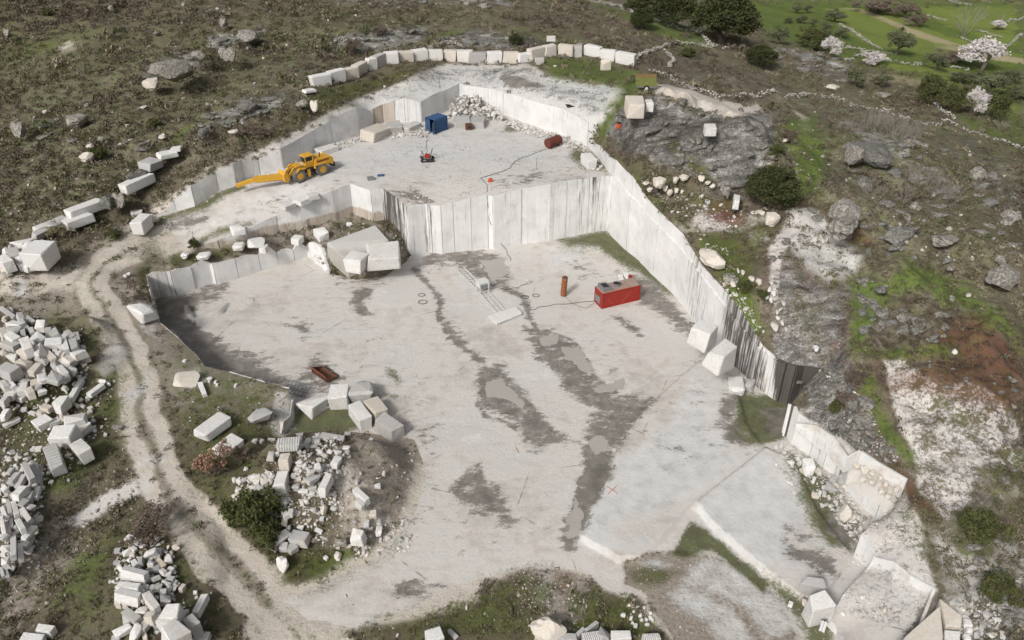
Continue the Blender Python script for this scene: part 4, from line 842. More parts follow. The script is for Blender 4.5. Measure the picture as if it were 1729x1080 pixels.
def stone(x0, y0, x1, y1, w, kind=None, mat='m', h=None, label=None, group=None, where=None, heap=0., tilt=None, name=None, lift=0., yawadd=0):
    """a stone whose top face runs from (x0,y0) to (x1,y1) on the photograph, w wide"""
    ax, ay = tp(x0, y0); bx_, by_ = tp(x1, y1); mx, my = (ax+bx_)/2, (ay+by_)/2
    gx, gy, gz = G(mx, my)
    dist = math.hypot(gx, gy); mpp = math.sqrt(dist**2+(CAMZ-gz)**2)/FPX
    Lp = math.hypot(bx_-ax, by_-ay); wp = w/TILE[2]
    hh = h if h else max(.25, min(2.6, .8*wp*mpp*1.15))
    zt = gz + heap + hh*.85
    a = U(ax, ay, zt); b = U(bx_, by_, zt); L = math.hypot(b[0]-a[0], b[1]-a[1]); yaw = math.atan2(b[1]-a[1], b[0]-a[0])
    nx_, ny_ = -(by_-ay)/max(Lp, .01), (bx_-ax)/max(Lp, .01)
    c = U(mx-nx_*wp/2, my-ny_*wp/2, zt); d = U(mx+nx_*wp/2, my+ny_*wp/2, zt)
    vx, vy = d[0]-c[0], d[1]-c[1]; ux, uy = math.cos(yaw), math.sin(yaw)
    Wd = max(.3, abs(-vx*uy+vy*ux)); L = max(L, .3)
    cx_, cy_ = (a[0]+b[0])/2, (a[1]+b[1])/2
    r = L/max(Wd, .01)
    k = kind or ('beam' if r > 2.4 else ('slab' if hh < .4*Wd else rng.choice(('cube', 'wedge', 'wedge', 'chunk'))))
    if k == 'boulder':
        me = rng.choice(BO); L *= 1.12; Wd = min(max(Wd, .55*L), .95*L) if gy > 105 else Wd*1.12; nm, cat = 'boulder', 'boulder'
        if gy > 105: hh = min(hh*1.2, max(wp*mpp*1.2, .4*L))
    else:
        me = rng.choice(BM[k]); L *= 1.08; Wd *= 1.08; nm, cat = 'granite_block', 'stone block'
        if k == 'beam': nm, cat = 'granite_beam', 'stone beam'
        elif k == 'slab' or hh < .45*Wd: nm, cat = 'granite_slab', 'stone slab'
        elif k in ('chunk', 'wedge') or max(L, Wd) < 1.3: nm, cat = 'broken_stone', 'broken stone'
    if tilt is None: tilt = (rng.gauss(0, .14), rng.gauss(0, .12)) if heap > .15 else (rng.gauss(0, .03), rng.gauss(0, .03))
    o = place(me, MATS[mat], name or nm, cat, cx_, cy_, gz+heap+lift, L, Wd, hh*1.05, yaw+yawadd, tilt, label, group)
    STONES.append(dict(o=o, L=L, W=Wd, H=hh, px=mx, py=my, mat=mat, kind=k, label=label, where=where, group=group))
    return o
def many(s, **kw):
    for row in s.split(';'):
        f = row.split()
        if not f: continue
        v = list(map(float, f[:5])); k = dict(kw)
        for e in f[5:]:
            if e in MATS: k['mat'] = e
            elif e[0] == 'h': k['h'] = float(e[1:])
            elif e[0] == 'z': k['heap'] = float(e[1:])
            elif e == 'O': k['kind'] = 'boulder'
            elif e in BM: k['kind'] = e
        stone(*v, **k)
# heap left of the track
tile(0, 500, 5.962)
H1 = dict(group='blocks in the upper heap left of the track', where='the upper heap left of the track', heap=.5)
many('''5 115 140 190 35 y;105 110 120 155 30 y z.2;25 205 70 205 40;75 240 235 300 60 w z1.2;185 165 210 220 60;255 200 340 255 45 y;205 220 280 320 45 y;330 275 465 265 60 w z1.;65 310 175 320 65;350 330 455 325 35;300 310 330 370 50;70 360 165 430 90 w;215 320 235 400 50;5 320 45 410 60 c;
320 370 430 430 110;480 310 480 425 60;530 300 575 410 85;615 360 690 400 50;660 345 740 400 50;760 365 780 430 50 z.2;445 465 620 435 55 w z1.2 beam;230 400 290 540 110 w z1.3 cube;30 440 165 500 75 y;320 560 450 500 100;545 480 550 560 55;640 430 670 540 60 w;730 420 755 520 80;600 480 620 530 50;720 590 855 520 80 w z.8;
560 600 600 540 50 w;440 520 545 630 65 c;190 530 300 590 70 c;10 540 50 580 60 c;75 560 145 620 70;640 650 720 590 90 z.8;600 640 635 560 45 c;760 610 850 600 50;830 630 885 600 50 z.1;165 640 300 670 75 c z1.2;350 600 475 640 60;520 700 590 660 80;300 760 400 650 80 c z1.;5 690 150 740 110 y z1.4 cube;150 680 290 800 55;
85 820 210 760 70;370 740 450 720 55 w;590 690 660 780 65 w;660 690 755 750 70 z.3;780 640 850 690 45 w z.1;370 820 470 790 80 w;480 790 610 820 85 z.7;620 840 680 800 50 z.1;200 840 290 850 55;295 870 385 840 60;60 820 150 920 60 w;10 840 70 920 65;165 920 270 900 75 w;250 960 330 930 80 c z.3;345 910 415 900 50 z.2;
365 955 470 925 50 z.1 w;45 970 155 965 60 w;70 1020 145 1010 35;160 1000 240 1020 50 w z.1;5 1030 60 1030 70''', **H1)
H1['heap'] = 0
many('620 900 670 920 45;985 830 1060 850 35 w;1070 850 1100 885 25 w', **H1)
stone(700,1020,820,830,45,'beam','w',.7,label='long pale stone beam lying alone on the dark soil between the upper heap and the track', group=None)
stone(885,980,1035,880,40,'beam','w',.6,label='shorter pale stone beam on the soil nearer the track, with two small blocks at its end')
tile(0, 640, 5.962)
H2 = dict(group='blocks between the two left heaps', where='the scatter between the two left heaps', heap=0.05)
many('''545 260 660 150 70 w h1.8;415 260 510 290 60;600 270 650 300 50 c;370 330 440 330 50 c;210 300 270 290 30;290 320 360 340 35;345 450 500 370 85 w;480 440 600 390 50;590 370 690 340 60;5 180 60 230 60;0 330 80 330 80 w;20 470 200 380 35 w slab;
750 240 790 270 30;810 255 855 270 30;790 200 830 200 25;860 215 905 195 20;880 290 930 270 35 y;870 330 930 310 30 y;920 400 955 420 35;930 475 955 475 30 w;1010 470 1030 470 25 w;935 510 970 510 25 w;1040 550 1080 545 30 w;1120 470 1230 480 35 b slab;155 800 195 730 45;240 750 290 740 30;60 800 130 800 30;310 690 350 690 40;350 690 420 690 45;650 760 695 760 30;220 660 255 640 25;30 700 60 700 30''', **H2)
stone(640,420,870,350,120,'wedge','w',1.6,label='big white wedge of granite behind the tall block, with a notched right side',heap=.5)
stone(760,500,880,420,90,'wedge','w',1.3,label='white granite wedge leaning against the right side of the notched wedge',heap=.1)
stone(500,520,750,520,130,'cube','w',2.2,label='big bright block in the middle left scatter with a flat top and sawn right side',heap=.2)
stone(500,640,578,893,165,'slab','g',1.3,label='largest ribbed slab lying flat at the left, its top scored with parallel lines')
stone(755,615,865,735,140,'cube','g',1.7,label='ribbed cube of granite at the grass edge right of the big bright block')
# lower left heap
tile(0, 780, 5.4)
H3 = dict(group='blocks in the lower heap at the left edge', where='the lower heap at the left edge', heap=.45)
many('''70 100 120 40 45 y;90 190 165 80 55 y;150 220 220 110 45;180 110 215 20 30 w;220 10 290 150 60 y z.9;280 20 320 100 35;330 20 345 170 40 y z.3;365 60 370 190 30 y z.1;130 20 150 60 30 w;10 200 60 260 65 w;20 110 50 90 30;260 170 330 210 50 z.2;125 310 220 210 65 w z1.;190 330 250 200 50;245 330 290 250 65 z.4;310 320 350 220 45 w z.2;350 230 410 215 35 z.1;45 290 80 250 40;
95 300 130 260 45 y;20 330 70 345 30 w z1.;170 400 240 330 50;225 390 310 410 50 y z.2;10 380 60 510 45 w;65 340 95 470 45 y;110 350 150 480 50 w;160 400 210 490 35;200 420 270 520 55 z.8;260 500 310 540 45 y z.2;140 490 220 640 55 z.9 w;10 500 30 640 40 w z1.;50 540 75 640 45;95 510 100 590 35 y;120 600 160 560 35;215 550 270 600 40 y;205 690 315 575 45 w z.7;320 560 330 610 30 z.1;215 770 280 660 50 y z.2;
5 700 70 640 35 z1.;40 710 170 620 25;100 640 130 890 55 w z1. beam;180 740 185 880 50 z.6 w;190 710 230 760 30 w z.5;5 770 80 770 55 w;5 825 55 825 35 w;65 820 90 830 35;10 900 80 880 80 w z.8;60 930 120 960 45 z.1 y;35 940 75 1050 40 z.3;5 960 30 1040 35 y;320 490 355 505 25 w z0;450 190 475 160 30 w z0;420 95 465 90 18 w z0;390 150 410 150 18 z0''', **H3)
tile(170, 880, 5.4)
H4 = dict(group='blocks in the heap beside the lower track', where='the heap beside the lower track', heap=.3)
many('''350 600 385 650 50;350 650 400 720 70;130 720 190 720 70 c z0;200 730 260 730 60 c z0;215 800 350 900 80 z.2;320 790 430 800 80 z.1;185 900 270 870 70 z.05;110 1020 275 940 70 w z.1;260 1060 380 910 80 w z.4;360 980 440 890 60 y;490 850 580 970 70 w z.5;480 930 530 930 60 y z0;790 1030 990 1040 70 z.0;530 700 640 690 80 y z.4;90 1070 180 1050 50 z0;370 1040 420 1020 60 c z0;
375 300 525 250 50 w z.8;360 310 360 380 55 y z.6;425 370 485 370 55 w z.7;510 340 580 400 55;575 340 645 320 60 w z.2;190 290 280 260 50 w;270 220 320 260 45 w;300 210 370 190 35 w;350 215 420 225 35 w;260 290 310 300 40 c;440 320 500 310 30;500 300 550 300 40 y;540 240 570 270 35 y z0;575 270 610 275 30 z0;240 330 275 350 35 w;290 350 320 400 55 w;120 360 180 380 40 z0;160 380 190 440 50 w;410 450 440 530 45;
460 530 540 480 40 w;470 430 540 410 60 y;540 430 590 470 45;580 480 640 470 35 w;610 420 660 440 45 w z.1;560 540 630 570 40 w;490 570 545 590 55;610 510 670 520 40 y z.1;230 500 310 510 55 y;180 500 220 500 45 z0;370 580 430 590 60;440 590 490 590 35 y;530 640 600 630 50 y;490 690 530 690 35 w;600 650 660 660 30 z.1;720 590 760 600 60 c z0;640 560 700 560 50 y z0;840 640 880 640 30 w z0;380 110 420 110 35 w z0;330 150 350 145 25 z0;120 260 180 255 35 z0;
70 540 100 540 30 z0;110 540 150 540 30 z0;650 460 690 460 30 z0;660 410 690 410 20 z0;490 370 520 370 30;330 420 370 420 30;860 690 880 685 22 w z0;650 700 675 710 28 z0;760 815 800 820 35 w z0''', **H4)
stone(190,430,410,480,66,'beam','w',1.0,heap=.9,label='uppermost of three long pale beams on the heap beside the lower track')
stone(150,570,360,600,62,'beam','w',1.0,heap=.6,label='middle one of three long pale beams on the heap beside the lower track')
stone(140,640,345,680,76,'beam','w',1.1,heap=.5,label='lowest of three long pale beams, resting on two short upright blocks')
stone(400,650,510,790,75,'beam','m',1.1,heap=.4,label='pale beam pointing towards the big white slab of the lower track heap')
stone(400,850,485,865,70,'cube','c',1.1,heap=.5,label='cream block speckled with orange lichen in the lower track heap')
stone(860,830,950,660,58,'beam','w',.8,label='single pale beam lying on dark grass to the right of the lower track heap')
stone(790,860,870,960,115,'cube','g',1.9,label='grey block with deep parallel drill grooves right of the big white slab')
stone(550,800,720,800,140,'wedge','w',2.0,heap=.3,label='large white wedge with a brown weathered underside above the biggest slab')
stone(560,1060,740,930,220,'wedge','w',2.4,heap=.5,label='biggest white slab of the lower track heap, cut by the bottom of the picture')
tile(0, 800, 3.8575)
stone(235,995,350,1010,50,'cube','w',1.0,label='pale block lying alone in grass near the bottom left corner')
stone(140,1060,280,1070,60,'cube','w',1.1,label='pale block at the very bottom near the left corner, below the lone block')
stone(330,1045,355,1050,22,'chunk','y',.4,label='small grey stone beside the two blocks near the bottom left corner')
# line of blocks along the left track
tile(0, 230, 4.697)
H5 = dict(group='blocks lined up beside the upper track on the left', where='the line of blocks beside the upper left track', heap=0)
many('''5 940 75 1000 80 w h1.8;5 1060 80 1040 40 c h1;45 930 150 900 70 y h1.7;105 960 190 920 70 w h1.6;130 1010 230 980 50 w h1.2;175 1030 245 1000 50 w h1.2;5 910 75 890 60 w h1.8;50 870 105 860 50 y h1.8;110 850 250 790 60 w h1.7;160 870 280 820 50 w h1.8;255 780 360 720 45 y h1.2;270 730 370 690 30 h1;360 700 540 630 60 y h1.2;380 860 410 890 30 h1;310 770 385 770 25 c;320 840 360 820 40 w h1.4;1130 220 1245 170 60 y h1.4;1245 145 1395 110 40 w h.8;1350 90 1440 85 30 w h.6;1030 605 1130 590 25 w h.5''', **H5)
stone(205,880,390,885,120,'cube','w',3.0,label='largest cube in the line beside the upper left track, with a ribbed right face')
stone(530,600,800,490,45,'beam','w',1.4,label='long pale beam in the line, just left of the pair of grey boulders')
stone(500,680,715,605,50,'beam','w',1.3,label='long pale beam lying in front of the line, nearest to the dry yellow bush')
stone(965,390,1185,290,45,'beam','w',1.5,label='long clean white beam lying right of the pair of grey boulders')
stone(1060,650,1165,655,85,'cube','w',2.2,label='white block standing alone beside the ramp at the low end of the upper wall')
stone(790,430,865,470,90,'boulder','l',2.2,label='darker left one of two grey boulders in the line of blocks',name='boulder')
stone(870,450,985,440,90,'boulder','b',2.2,label='paler right one of two grey boulders in the line of blocks')
stone(1000,310,1140,240,70,'boulder','l',1.8,label='long grey boulder behind the clean white beam')
stone(1155,610,1235,620,60,'boulder','c',1.4,label='cream boulder at the low end of the upper wall beside the lone white block')
stone(1255,600,1385,570,70,'boulder','c',1.7,label='larger cream boulder where the low end of the upper wall begins')
# row of squared blocks standing behind the plateau
def row_block(x0, y0, x1, y1, h, dep, mat, label, kind='cube'):
    ax, ay = tp(x0, y0); bx_, by_ = tp(x1, y1); g = G((ax+bx_)/2, (ay+by_)/2, 'N'); z = g[2]
    a = U(ax, ay, z); b = U(bx_, by_, z); L = math.hypot(b[0]-a[0], b[1]-a[1])*.99; yaw = math.atan2(b[1]-a[1], b[0]-a[0])
    cx_, cy_ = (a[0]+b[0])/2 - math.sin(yaw)*dep/2, (a[1]+b[1])/2 + math.cos(yaw)*dep/2
    o = place(rng.choice(BM[kind]), MATS[mat], 'granite_block', 'stone block', cx_, cy_, z, L*1.16, dep*1.1, h*1.06, yaw+rng.gauss(0, .02), (rng.gauss(0, .015), rng.gauss(0, .02)), label, 'squared blocks in the row behind the plateau', sink=.05)
ROW = [(510,60,5.143,[(105,460,260,430,'w'),(250,430,395,397,'w'),(390,397,500,372,'c'),(490,362,582,315,'c'),(583,306,662,290,'w'),(645,288,746,248,'y'),(728,252,850,242,'w'),(850,240,970,229,'c'),(970,229,1096,216,'w'),(1098,219,1220,220,'m'),(1222,221,1340,226,'c'),(1340,229,1470,237,'m')]),
       (800,60,4.909,[(-43,236,105,239,'m'),(112,236,238,231,'w'),(245,231,375,229,'c'),(378,226,490,217,'w'),(482,212,598,186,'c'),(600,182,690,166,'m'),(695,166,812,178,'c'),(815,181,900,181,'y'),(903,161,1035,186,'w'),(1032,201,1165,217,'w'),(1168,226,1315,256,'w')])]
ordn = ['first','second','third','fourth','fifth','sixth','seventh','eighth','ninth','tenth','eleventh','twelfth']
look = dict(w='white', c='cream', y='grey', m='pale')
k = 0; tot = 23
for ox, oy, s, L in ROW:
    tile(ox, oy, s)
    for a in L:
        lab = (f'{ordn[k]} block from the left in the row behind the plateau, {look[a[4]]}' if k < 12 else f'{ordn[tot-1-k]} block from the right in the row behind the plateau, {look[a[4]]}').replace('first block from the left', 'leftmost block').replace('first block from the right', 'rightmost block')
        row_block(*a[:4], rng.uniform(2.25, 2.5)-(.5 if k in (15,) else 0), 1.7, a[4], lab); k += 1
row_block(512, 242, 588, 240, 1.3, 1.2, 'y', 'small grey block standing in front of the row behind the plateau')
row_block(1062, 296, 1135, 292, 2.3, 1.2, 'c', 'cream block on grass in front of the right end of the row', 'wedge')
tile(510, 60, 5.143); stone(10,478,110,455,25,'slab','w',.5,label='low white slab at the left end of the row behind the plateau')
# between the track and the pit
tile(290, 600, 4.02)
stone(175,535,365,392,95,'slab','w',1.1,label='larger of two flat white slabs in the grass right of the track, with grey blotches')
stone(300,658,450,545,98,'slab','w',1.1,label='smaller clean white slab in the grass, just above the brown bush')
stone(510,420,670,355,75,'chunk','y',1.0,label='ragged grey slab in the grass right of the two flat white slabs')
stone(885,345,1035,255,100,'wedge','w',2.0,label='white wedge shaped block beside the metal grating')
stone(1060,245,1205,240,95,'cube','w',2.3,label='brightest white cube, standing between the digger bucket and the wedge block')
stone(1195,205,1380,200,110,'chunk','m',2.6,label='large block with a dirty mossy top, right of the digger bucket')
stone(975,375,1130,290,45,'slab','y',.4,label='thin grey slab lying below the brightest white cube')
stone(1232,315,1318,432,88,'cube','w',2.0,label='white ribbed block left of the dirty topped block in the group of three')
stone(1340,285,1425,385,100,'cube','m',2.0,label='block with brown moss on its top behind the grooved block')
stone(1405,405,1545,500,90,'cube','g',2.1,label='grooved white block at the right end of the group, nearest the pit floor')
stone(705,590,870,575,65,'slab','g',.9,label='grey ribbed slab at the foot of the rough cliff edge')
stone(752,785,725,885,80,'cube','w',1.6,label='white ribbed block standing out in the middle of the rubble')
stone(1070,800,1015,910,46,'beam','w',1.2,label='long bright white block at the right side of the rubble')
stone(725,690,802,690,58,'cube','c',1.5,label='cream weathered cube in the middle of the rubble')
stone(190,180,222,258,34,'beam','w',.6,label='small upright white slab near the pit rim among small chips')
stone(1240,900,1330,980,38,'beam','w',.9,label='white splinter of rock high on the dirt slope'); stone(1245,965,1300,1020,42,'chunk','m',.9,label='grey stone below the white splinter on the dirt slope')
R1 = dict(group='stones in the rubble between track and pit', where='the rubble between track and pit', heap=.05)
many('''635 575 710 575 35 c;1010 535 1170 560 35 y;950 580 1010 570 45 w;1160 620 1210 620 28 w;1105 655 1150 640 30 w;1095 740 1135 680 45 w;905 850 1000 800 45 y;960 750 1010 740 40 w;1015 675 1065 675 45 c O;465 850 590 805 20 y;640 670 700 670 45 y;435 905 460 895 25;920 610 990 620 20 y;835 535 890 530 18;1165 525 1220 525 18 y;990 650 1025 650 35;490 635 520 640 30;545 570 575 575 25;590 570 620 580 25;
485 765 515 762 22 w;560 855 595 855 30 w;540 880 565 885 22 w;605 870 645 850 25;575 900 610 880 40;580 940 640 910 40 y;430 945 475 945 40 c;470 970 515 960 50;520 970 560 980 40 y;610 960 660 960 45 y;640 1000 690 970 35;560 1010 610 1010 35;620 1020 655 1020 30 w;770 890 800 890 35 c;815 880 870 880 35 y;860 910 925 915 20 w;830 760 870 770 22;835 790 875 800 25 y;810 810 845 810 25;850 830 880 830 25 c;840 720 885 720 18 w;845 745 890 745 18;1250 840 1270 850 30 y;1430 790 1450 795 22;1375 880 1420 880 25 w''', **R1)
tile(360, 700, 3.858)
many('''385 825 490 750 50 w z.2;430 850 485 850 45;350 845 410 875 25;895 760 980 780 80 w h1.5;1055 745 1100 745 45 w;1015 635 1065 635 40 c;790 820 870 825 40 b;780 900 835 900 45 c O;935 885 960 885 28 c O;965 890 990 890 30;665 740 710 760 20 w;690 670 720 670 25 w;720 920 745 935 22 w;445 605 480 660 35 w;485 630 520 630 40;700 590 745 590 55 c O;440 690 480 690 40 c;545 720 585 730 25;470 730 505 730 25;985 700 1015 700 35;860 850 900 850 20;1010 735 1040 735 20;920 870 940 880 18;800 935 825 935 18 w;960 560 1000 575 30;925 430 945 430 25 c;950 375 970 375 20 c;1100 375 1120 375 28 c;1050 460 1090 455 22;1010 160 1040 165 30 y;690 765 705 765 15 w;845 210 885 205 25 w;270 435 300 430 22 w;250 460 275 465 20 w;200 345 230 345 18 w;150 480 175 490 26 w;150 530 190 520 30 c;125 550 150 550 22;200 560 230 550 30;240 560 280 560 30 y;290 590 330 590 25 y;330 590 355 590 25 w''', **R1)
stone(500,780,620,800,75,'slab','y',1.0,label='broad flat grey slab on top of the small pile above the lower track'); stone(480,880,540,840,50,'slab','y',.7,label='narrow grey slab leaning on the broad flat slab')
stone(400,915,490,935,70,'boulder','w',1.6,label='rounded white boulder at the bottom of the small pile above the lower track')
# bottom of the picture
tile(860, 960, 6.175)
stone(270,470,670,590,210,'boulder','c',3.0,label='largest cream boulder at the bottom of the picture, smooth and rounded')
B1 = dict(group='blocks at the bottom below the cream boulder', where='the pile below the large cream boulder', heap=0)
many('480 700 700 710 70 y h1.2;700 690 780 620 40 y h1;800 640 920 550 40 y h1;770 720 960 680 90 g h1.6;930 630 1060 700 100 g h1.6;1385 710 1575 700 60 g h1.2', **B1)
stone(1050,690,1280,690,90,'cube','w',1.8,label='bright white ended block in the pile below the large cream boulder')
many('1160 465 1220 475 45 w;1235 365 1270 365 35 c O;1275 385 1310 385 30 w;1320 400 1350 380 30 w;1400 410 1420 390 25 w;1250 500 1295 510 45 w;1270 555 1300 555 35 w;1345 480 1390 480 35 w;1360 520 1400 525 35 w;1410 520 1445 515 40 w;1450 505 1490 505 30 w;1480 525 1515 525 35 w;1410 570 1465 570 35 w;1295 580 1340 585 50 w;1285 435 1310 440 28 w;1460 460 1485 455 20 w;1295 310 1315 310 25 c O', group='white chips in the small cluster at the bottom', where='the cluster of white chips at the bottom', kind='chunk')
tile(600, 880, 5.4)
stone(640,1065,800,1010,130,'cube','w',2.0,label='bright white block cut by the bottom edge, left of the large cream boulder'); stone(850,980,930,1060,40,'slab','y',.4,label='pale slab half sunk in grass near the bottom edge')
stone(1000,768,1028,768,30,'boulder','c',.6,label='small round cream stone alone in the grass near the bottom')
# right side of the pit
tile(900, 340, 2.98)
stone(808,610,915,648,62,'cube','w',3.0,label='upper of two big white blocks leaning on the right pit wall')
stone(900,705,1005,760,95,'wedge','w',3.4,label='lower of two big blocks by the right pit wall, with an orange stained foot')
stone(985,910,1068,915,75,'chunk','w',1.6,label='angular white chunk on the slab below the black streaked wall'); stone(1062,900,1122,915,55,'chunk','y',1.2,label='grey chunk beside the angular white chunk near the green pool')
stone(975,905,1010,895,40,'slab','y',.6,label='thin grey flake left of the angular white chunk')
tile(1330, 880, 4.333)
stone(160,590,325,545,130,'wedge','w',3.4,label='upright white block with a brown top beside the low right wall'); stone(95,420,285,450,60,'wedge','y',1.8,label='pointed grey block lying behind the upright white block')
stone(110,560,148,570,40,'boulder','c',.9,label='small cream stone left of the upright white block'); stone(8,590,42,602,24,'cube','w',.5,label='small white block in grass left of the cream stone')
stone(768,380,815,380,36,'cube','w',.6,label='squared white stone on top of the lowest right ledge'); stone(700,625,730,640,40,'chunk','c',.6,label='cream stone in the middle of the lowest right ledge')
stone(535,545,570,545,25,'chunk','w',.4,label='small white stone left of centre on the lowest right ledge')
quadblock([(1588,1021,4.6),(1593,1072,4.4),(1590,1115,4.2),(1500,1115,3.4),(1528,1074,3.8)], 3.5, 'c', 'granite_slab', 'stone slab', 'large cream slab at the bottom right, beyond the dark cleft')
quadblock([(1587,1010,5.0),(1624,1040,5.0),(1623,1057,4.8),(1597,1056,4.8)], 3.0, 'c', 'granite_slab', 'stone slab', 'pointed cream slab at the bottom right, next to the large one')
quadblock([(1595,1063,4.6),(1622,1065,4.6),(1620,1100,4.4),(1596,1100,4.4)], 2.6, 'w', 'granite_slab', 'stone slab', 'white slab below the pointed cream slab at the bottom right')
many('1290 730 1350 740 50 w;1300 780 1370 790 50 w;1290 840 1340 845 45 w;1370 820 1420 800 50 y;1400 760 1440 780 40 y', group='broken blocks at the bottom right corner', where='the broken blocks at the bottom right corner', kind='chunk')
tile(1300, 660, 4.5)
stone(545,850,645,860,100,'boulder','c',2.4,label='round cream boulder below the cracked ledge on the right'); stone(255,540,345,545,75,'chunk','w',1.6,label='white stone at the foot of the curved white wall')
stone(615,930,665,935,38,'boulder','c',.8,label='small brownish stone below the round cream boulder')
many('40 425 70 420 28 w;130 425 175 425 25 w;210 490 230 495 25 w;235 530 250 540 30 w;325 660 350 670 35 w;355 595 385 595 30 c;310 780 380 790 30 c;385 860 415 860 28 w;425 700 520 740 45 y;460 650 510 670 45 y;400 770 430 780 30;440 800 460 800 25;510 880 535 890 30 y;690 960 705 965 30 y;755 950 770 960 30 y;100 460 120 470 30 w;520 990 545 990 28;370 760 395 770 22 w;215 860 270 865 25 y;75 400 100 405 25', group='stones along the foot of the right wall', where='the strip of rubble below the right wall', heap=0)
# cracked cream pieces on the ledge
many('''640 560 690 560 40 c;700 590 750 580 45 c;760 600 810 620 40 c;690 640 740 660 35 c;760 670 810 690 40 c;820 650 870 650 35 c;860 690 910 700 40 c;900 730 950 740 45 c;830 740 870 750 35 c;880 770 930 790 40 c;950 720 990 740 35 c''', group='cream pieces of the cracked ledge on the right', where='the cracked ledge on the right', kind='chunk', h=.6)
# ledge left of the pit, ramp and bench
tile(480, 340, 2.98)
quadblock([(552,409,5.0),(634,379,5.6),(656,404,5.0),(586,440,3.6)], 3.2, 'm', 'granite_slab', 'stone slab', 'huge tilted brown slab at the edge of the left ledge'); stone(410,252,585,240,85,'cube','w',2.3,label='biggest white block below the tilted brown slab, pointed to the right')
stone(335,300,385,252,70,'cube','w',2.3,label='upright white block between the tilted brown slab and the biggest white block')
tile(370, 230, 6)
stone(620,700,755,650,60,'slab','m',.9,label='left one of three flat blocks near the ramp edge below the loader'); stone(780,655,910,605,60,'slab','w',.9,label='middle one of three flat blocks near the ramp edge below the loader'); stone(890,600,1005,572,42,'slab','m',.8,label='right one of three flat blocks near the ramp edge below the loader')
stone(105,940,250,900,65,'wedge','w',1.2,label='ragged white block at the mossy lower end of the ramp'); stone(970,965,1090,940,85,'wedge','w',1.6,label='bright white pyramid shaped block on the grey ledge')
stone(740,1015,830,1030,60,'cube','w',1.1,label='small white block on the grey ledge left of the pyramid shaped one'); stone(1285,870,1340,880,32,'chunk','w',.7,label='small white stone in the back corner of the ledge')
stone(995,140,1180,85,55,'slab','m',1.0,label='grey slab lying between the yellow loader and the upper wall')
tile(510, 60, 5.143)
stone(555,850,705,765,85,'cube','c',2.2,label='largest tilted block on the bench, below the brown recess',tilt=(.15,.12)); stone(735,775,865,762,60,'cube','m',1.5,label='block leaning on the drilled wall right of the largest tilted block')
stone(890,800,1010,745,48,'slab','m',1.2,label='flat block left of the blue container'); stone(315,870,445,870,70,'cube','m',2.4,label='squared block standing against the upper wall behind the loader')
stone(1315,725,1455,720,58,'beam','g',1.5,label='left grooved block in front of the rubble cone on the bench'); stone(1465,725,1590,728,56,'beam','m',1.4,label='right block in front of the rubble cone on the bench')
tile(800, 60, 4.909)
stone(910,1010,1000,1000,70,'cube','w',1.9,label='white block in the right corner of the bench'); stone(1000,1000,1062,1010,40,'cube','w',1.5,label='smaller white block touching the right bench wall')
stone(1265,535,1418,535,70,'cube','c',2.4,label='cream cube with brown streaks on the rock dome beside the trailer'); stone(1420,545,1488,545,40,'cube','w',1.5,label='small white block right of the streaked cream cube')
tile(0, 340, 2.98)
stone(1305,225,1345,225,25,'cube','w',1.0,label='small white block on the green strip below the ramp wall'); stone(905,245,950,245,35,'boulder','w',1.2,label='white boulder at the left end of the ramp wall')
stone(1170,215,1230,210,30,'chunk','w',1.0,label='ragged white stone below the ramp wall'); stone(1240,195,1330,185,36,'chunk','w',1.2,label='jagged white rock at the foot of the ramp wall'); stone(990,265,1060,260,30,'chunk','w',.8,label='jagged white rock at the low left end of the ramp wall')
stone(670,500,760,560,80,'chunk','w',2.2,label='white rock face at the left rim of the pit beside the track')
stone(870,880,1000,870,70,'chunk','c',1.0,label='bare cream rock slab poking out of the grass near the pit rim')
many('1040 885 1070 885 18 w;1045 900 1060 900 15 w;1075 905 1090 905 15 w;1085 918 1097 918 14 w;1180 920 1190 922 14 w;920 797 935 800 12 w;640 365 650 355 14 w;625 372 632 368 12 w', group='chips of stone scattered near the pit rim', where='the chips near the left pit rim', heap=0)
# boulders on the hillside
tile(1020, 120, 4.5)
stone(765,415,855,418,40,'cube','w',1.4,label='white block lying on the grey rock dome'); stone(985,960,1035,965,48,'cube','w',1.5,label='white block below the cleft of the rock dome')
stone(1225,1005,1360,1020,85,'boulder','c',3.2,label='yellowish cream boulder below the dark bush'); stone(365,780,480,775,60,'boulder','c',2.0,label='cream boulder on grass behind the right wall')
B2 = dict(group='cream boulders strung along the foot of the rock dome', where='the string of boulders below the rock dome', kind='boulder', heap=0)
many('520 800 570 800 45 c;580 785 660 790 35 c;715 790 770 795 40 c;765 825 815 830 28 c;805 850 850 855 38 c;880 860 975 870 70 b;445 860 490 865 45 c;480 890 525 900 45 c;535 885 570 890 35 c;730 770 760 765 15 b;325 870 375 875 40 c;935 935 950 940 28 w;1350 490 1400 510 28 c;735 930 760 935 30 c;290 830 350 835 25 c', **B2)
many('1115 1065 1145 1070 20 w;1180 1065 1210 1060 30 c;1215 1040 1240 1040 25 c;1150 1060 1175 1065 22 c', group='small stones beside the yellowish boulder', where='the small stones beside the yellowish boulder', kind='chunk', heap=0)
tile(1149, 340, 2.981)
stone(125,215,245,300,55,'boulder','c',2.0,label='hollowed cream boulder with moss in its top on the grassy rim'); stone(760,20,915,45,90,'boulder','b',3.4,label='grey boulder above the bare slab at the right')
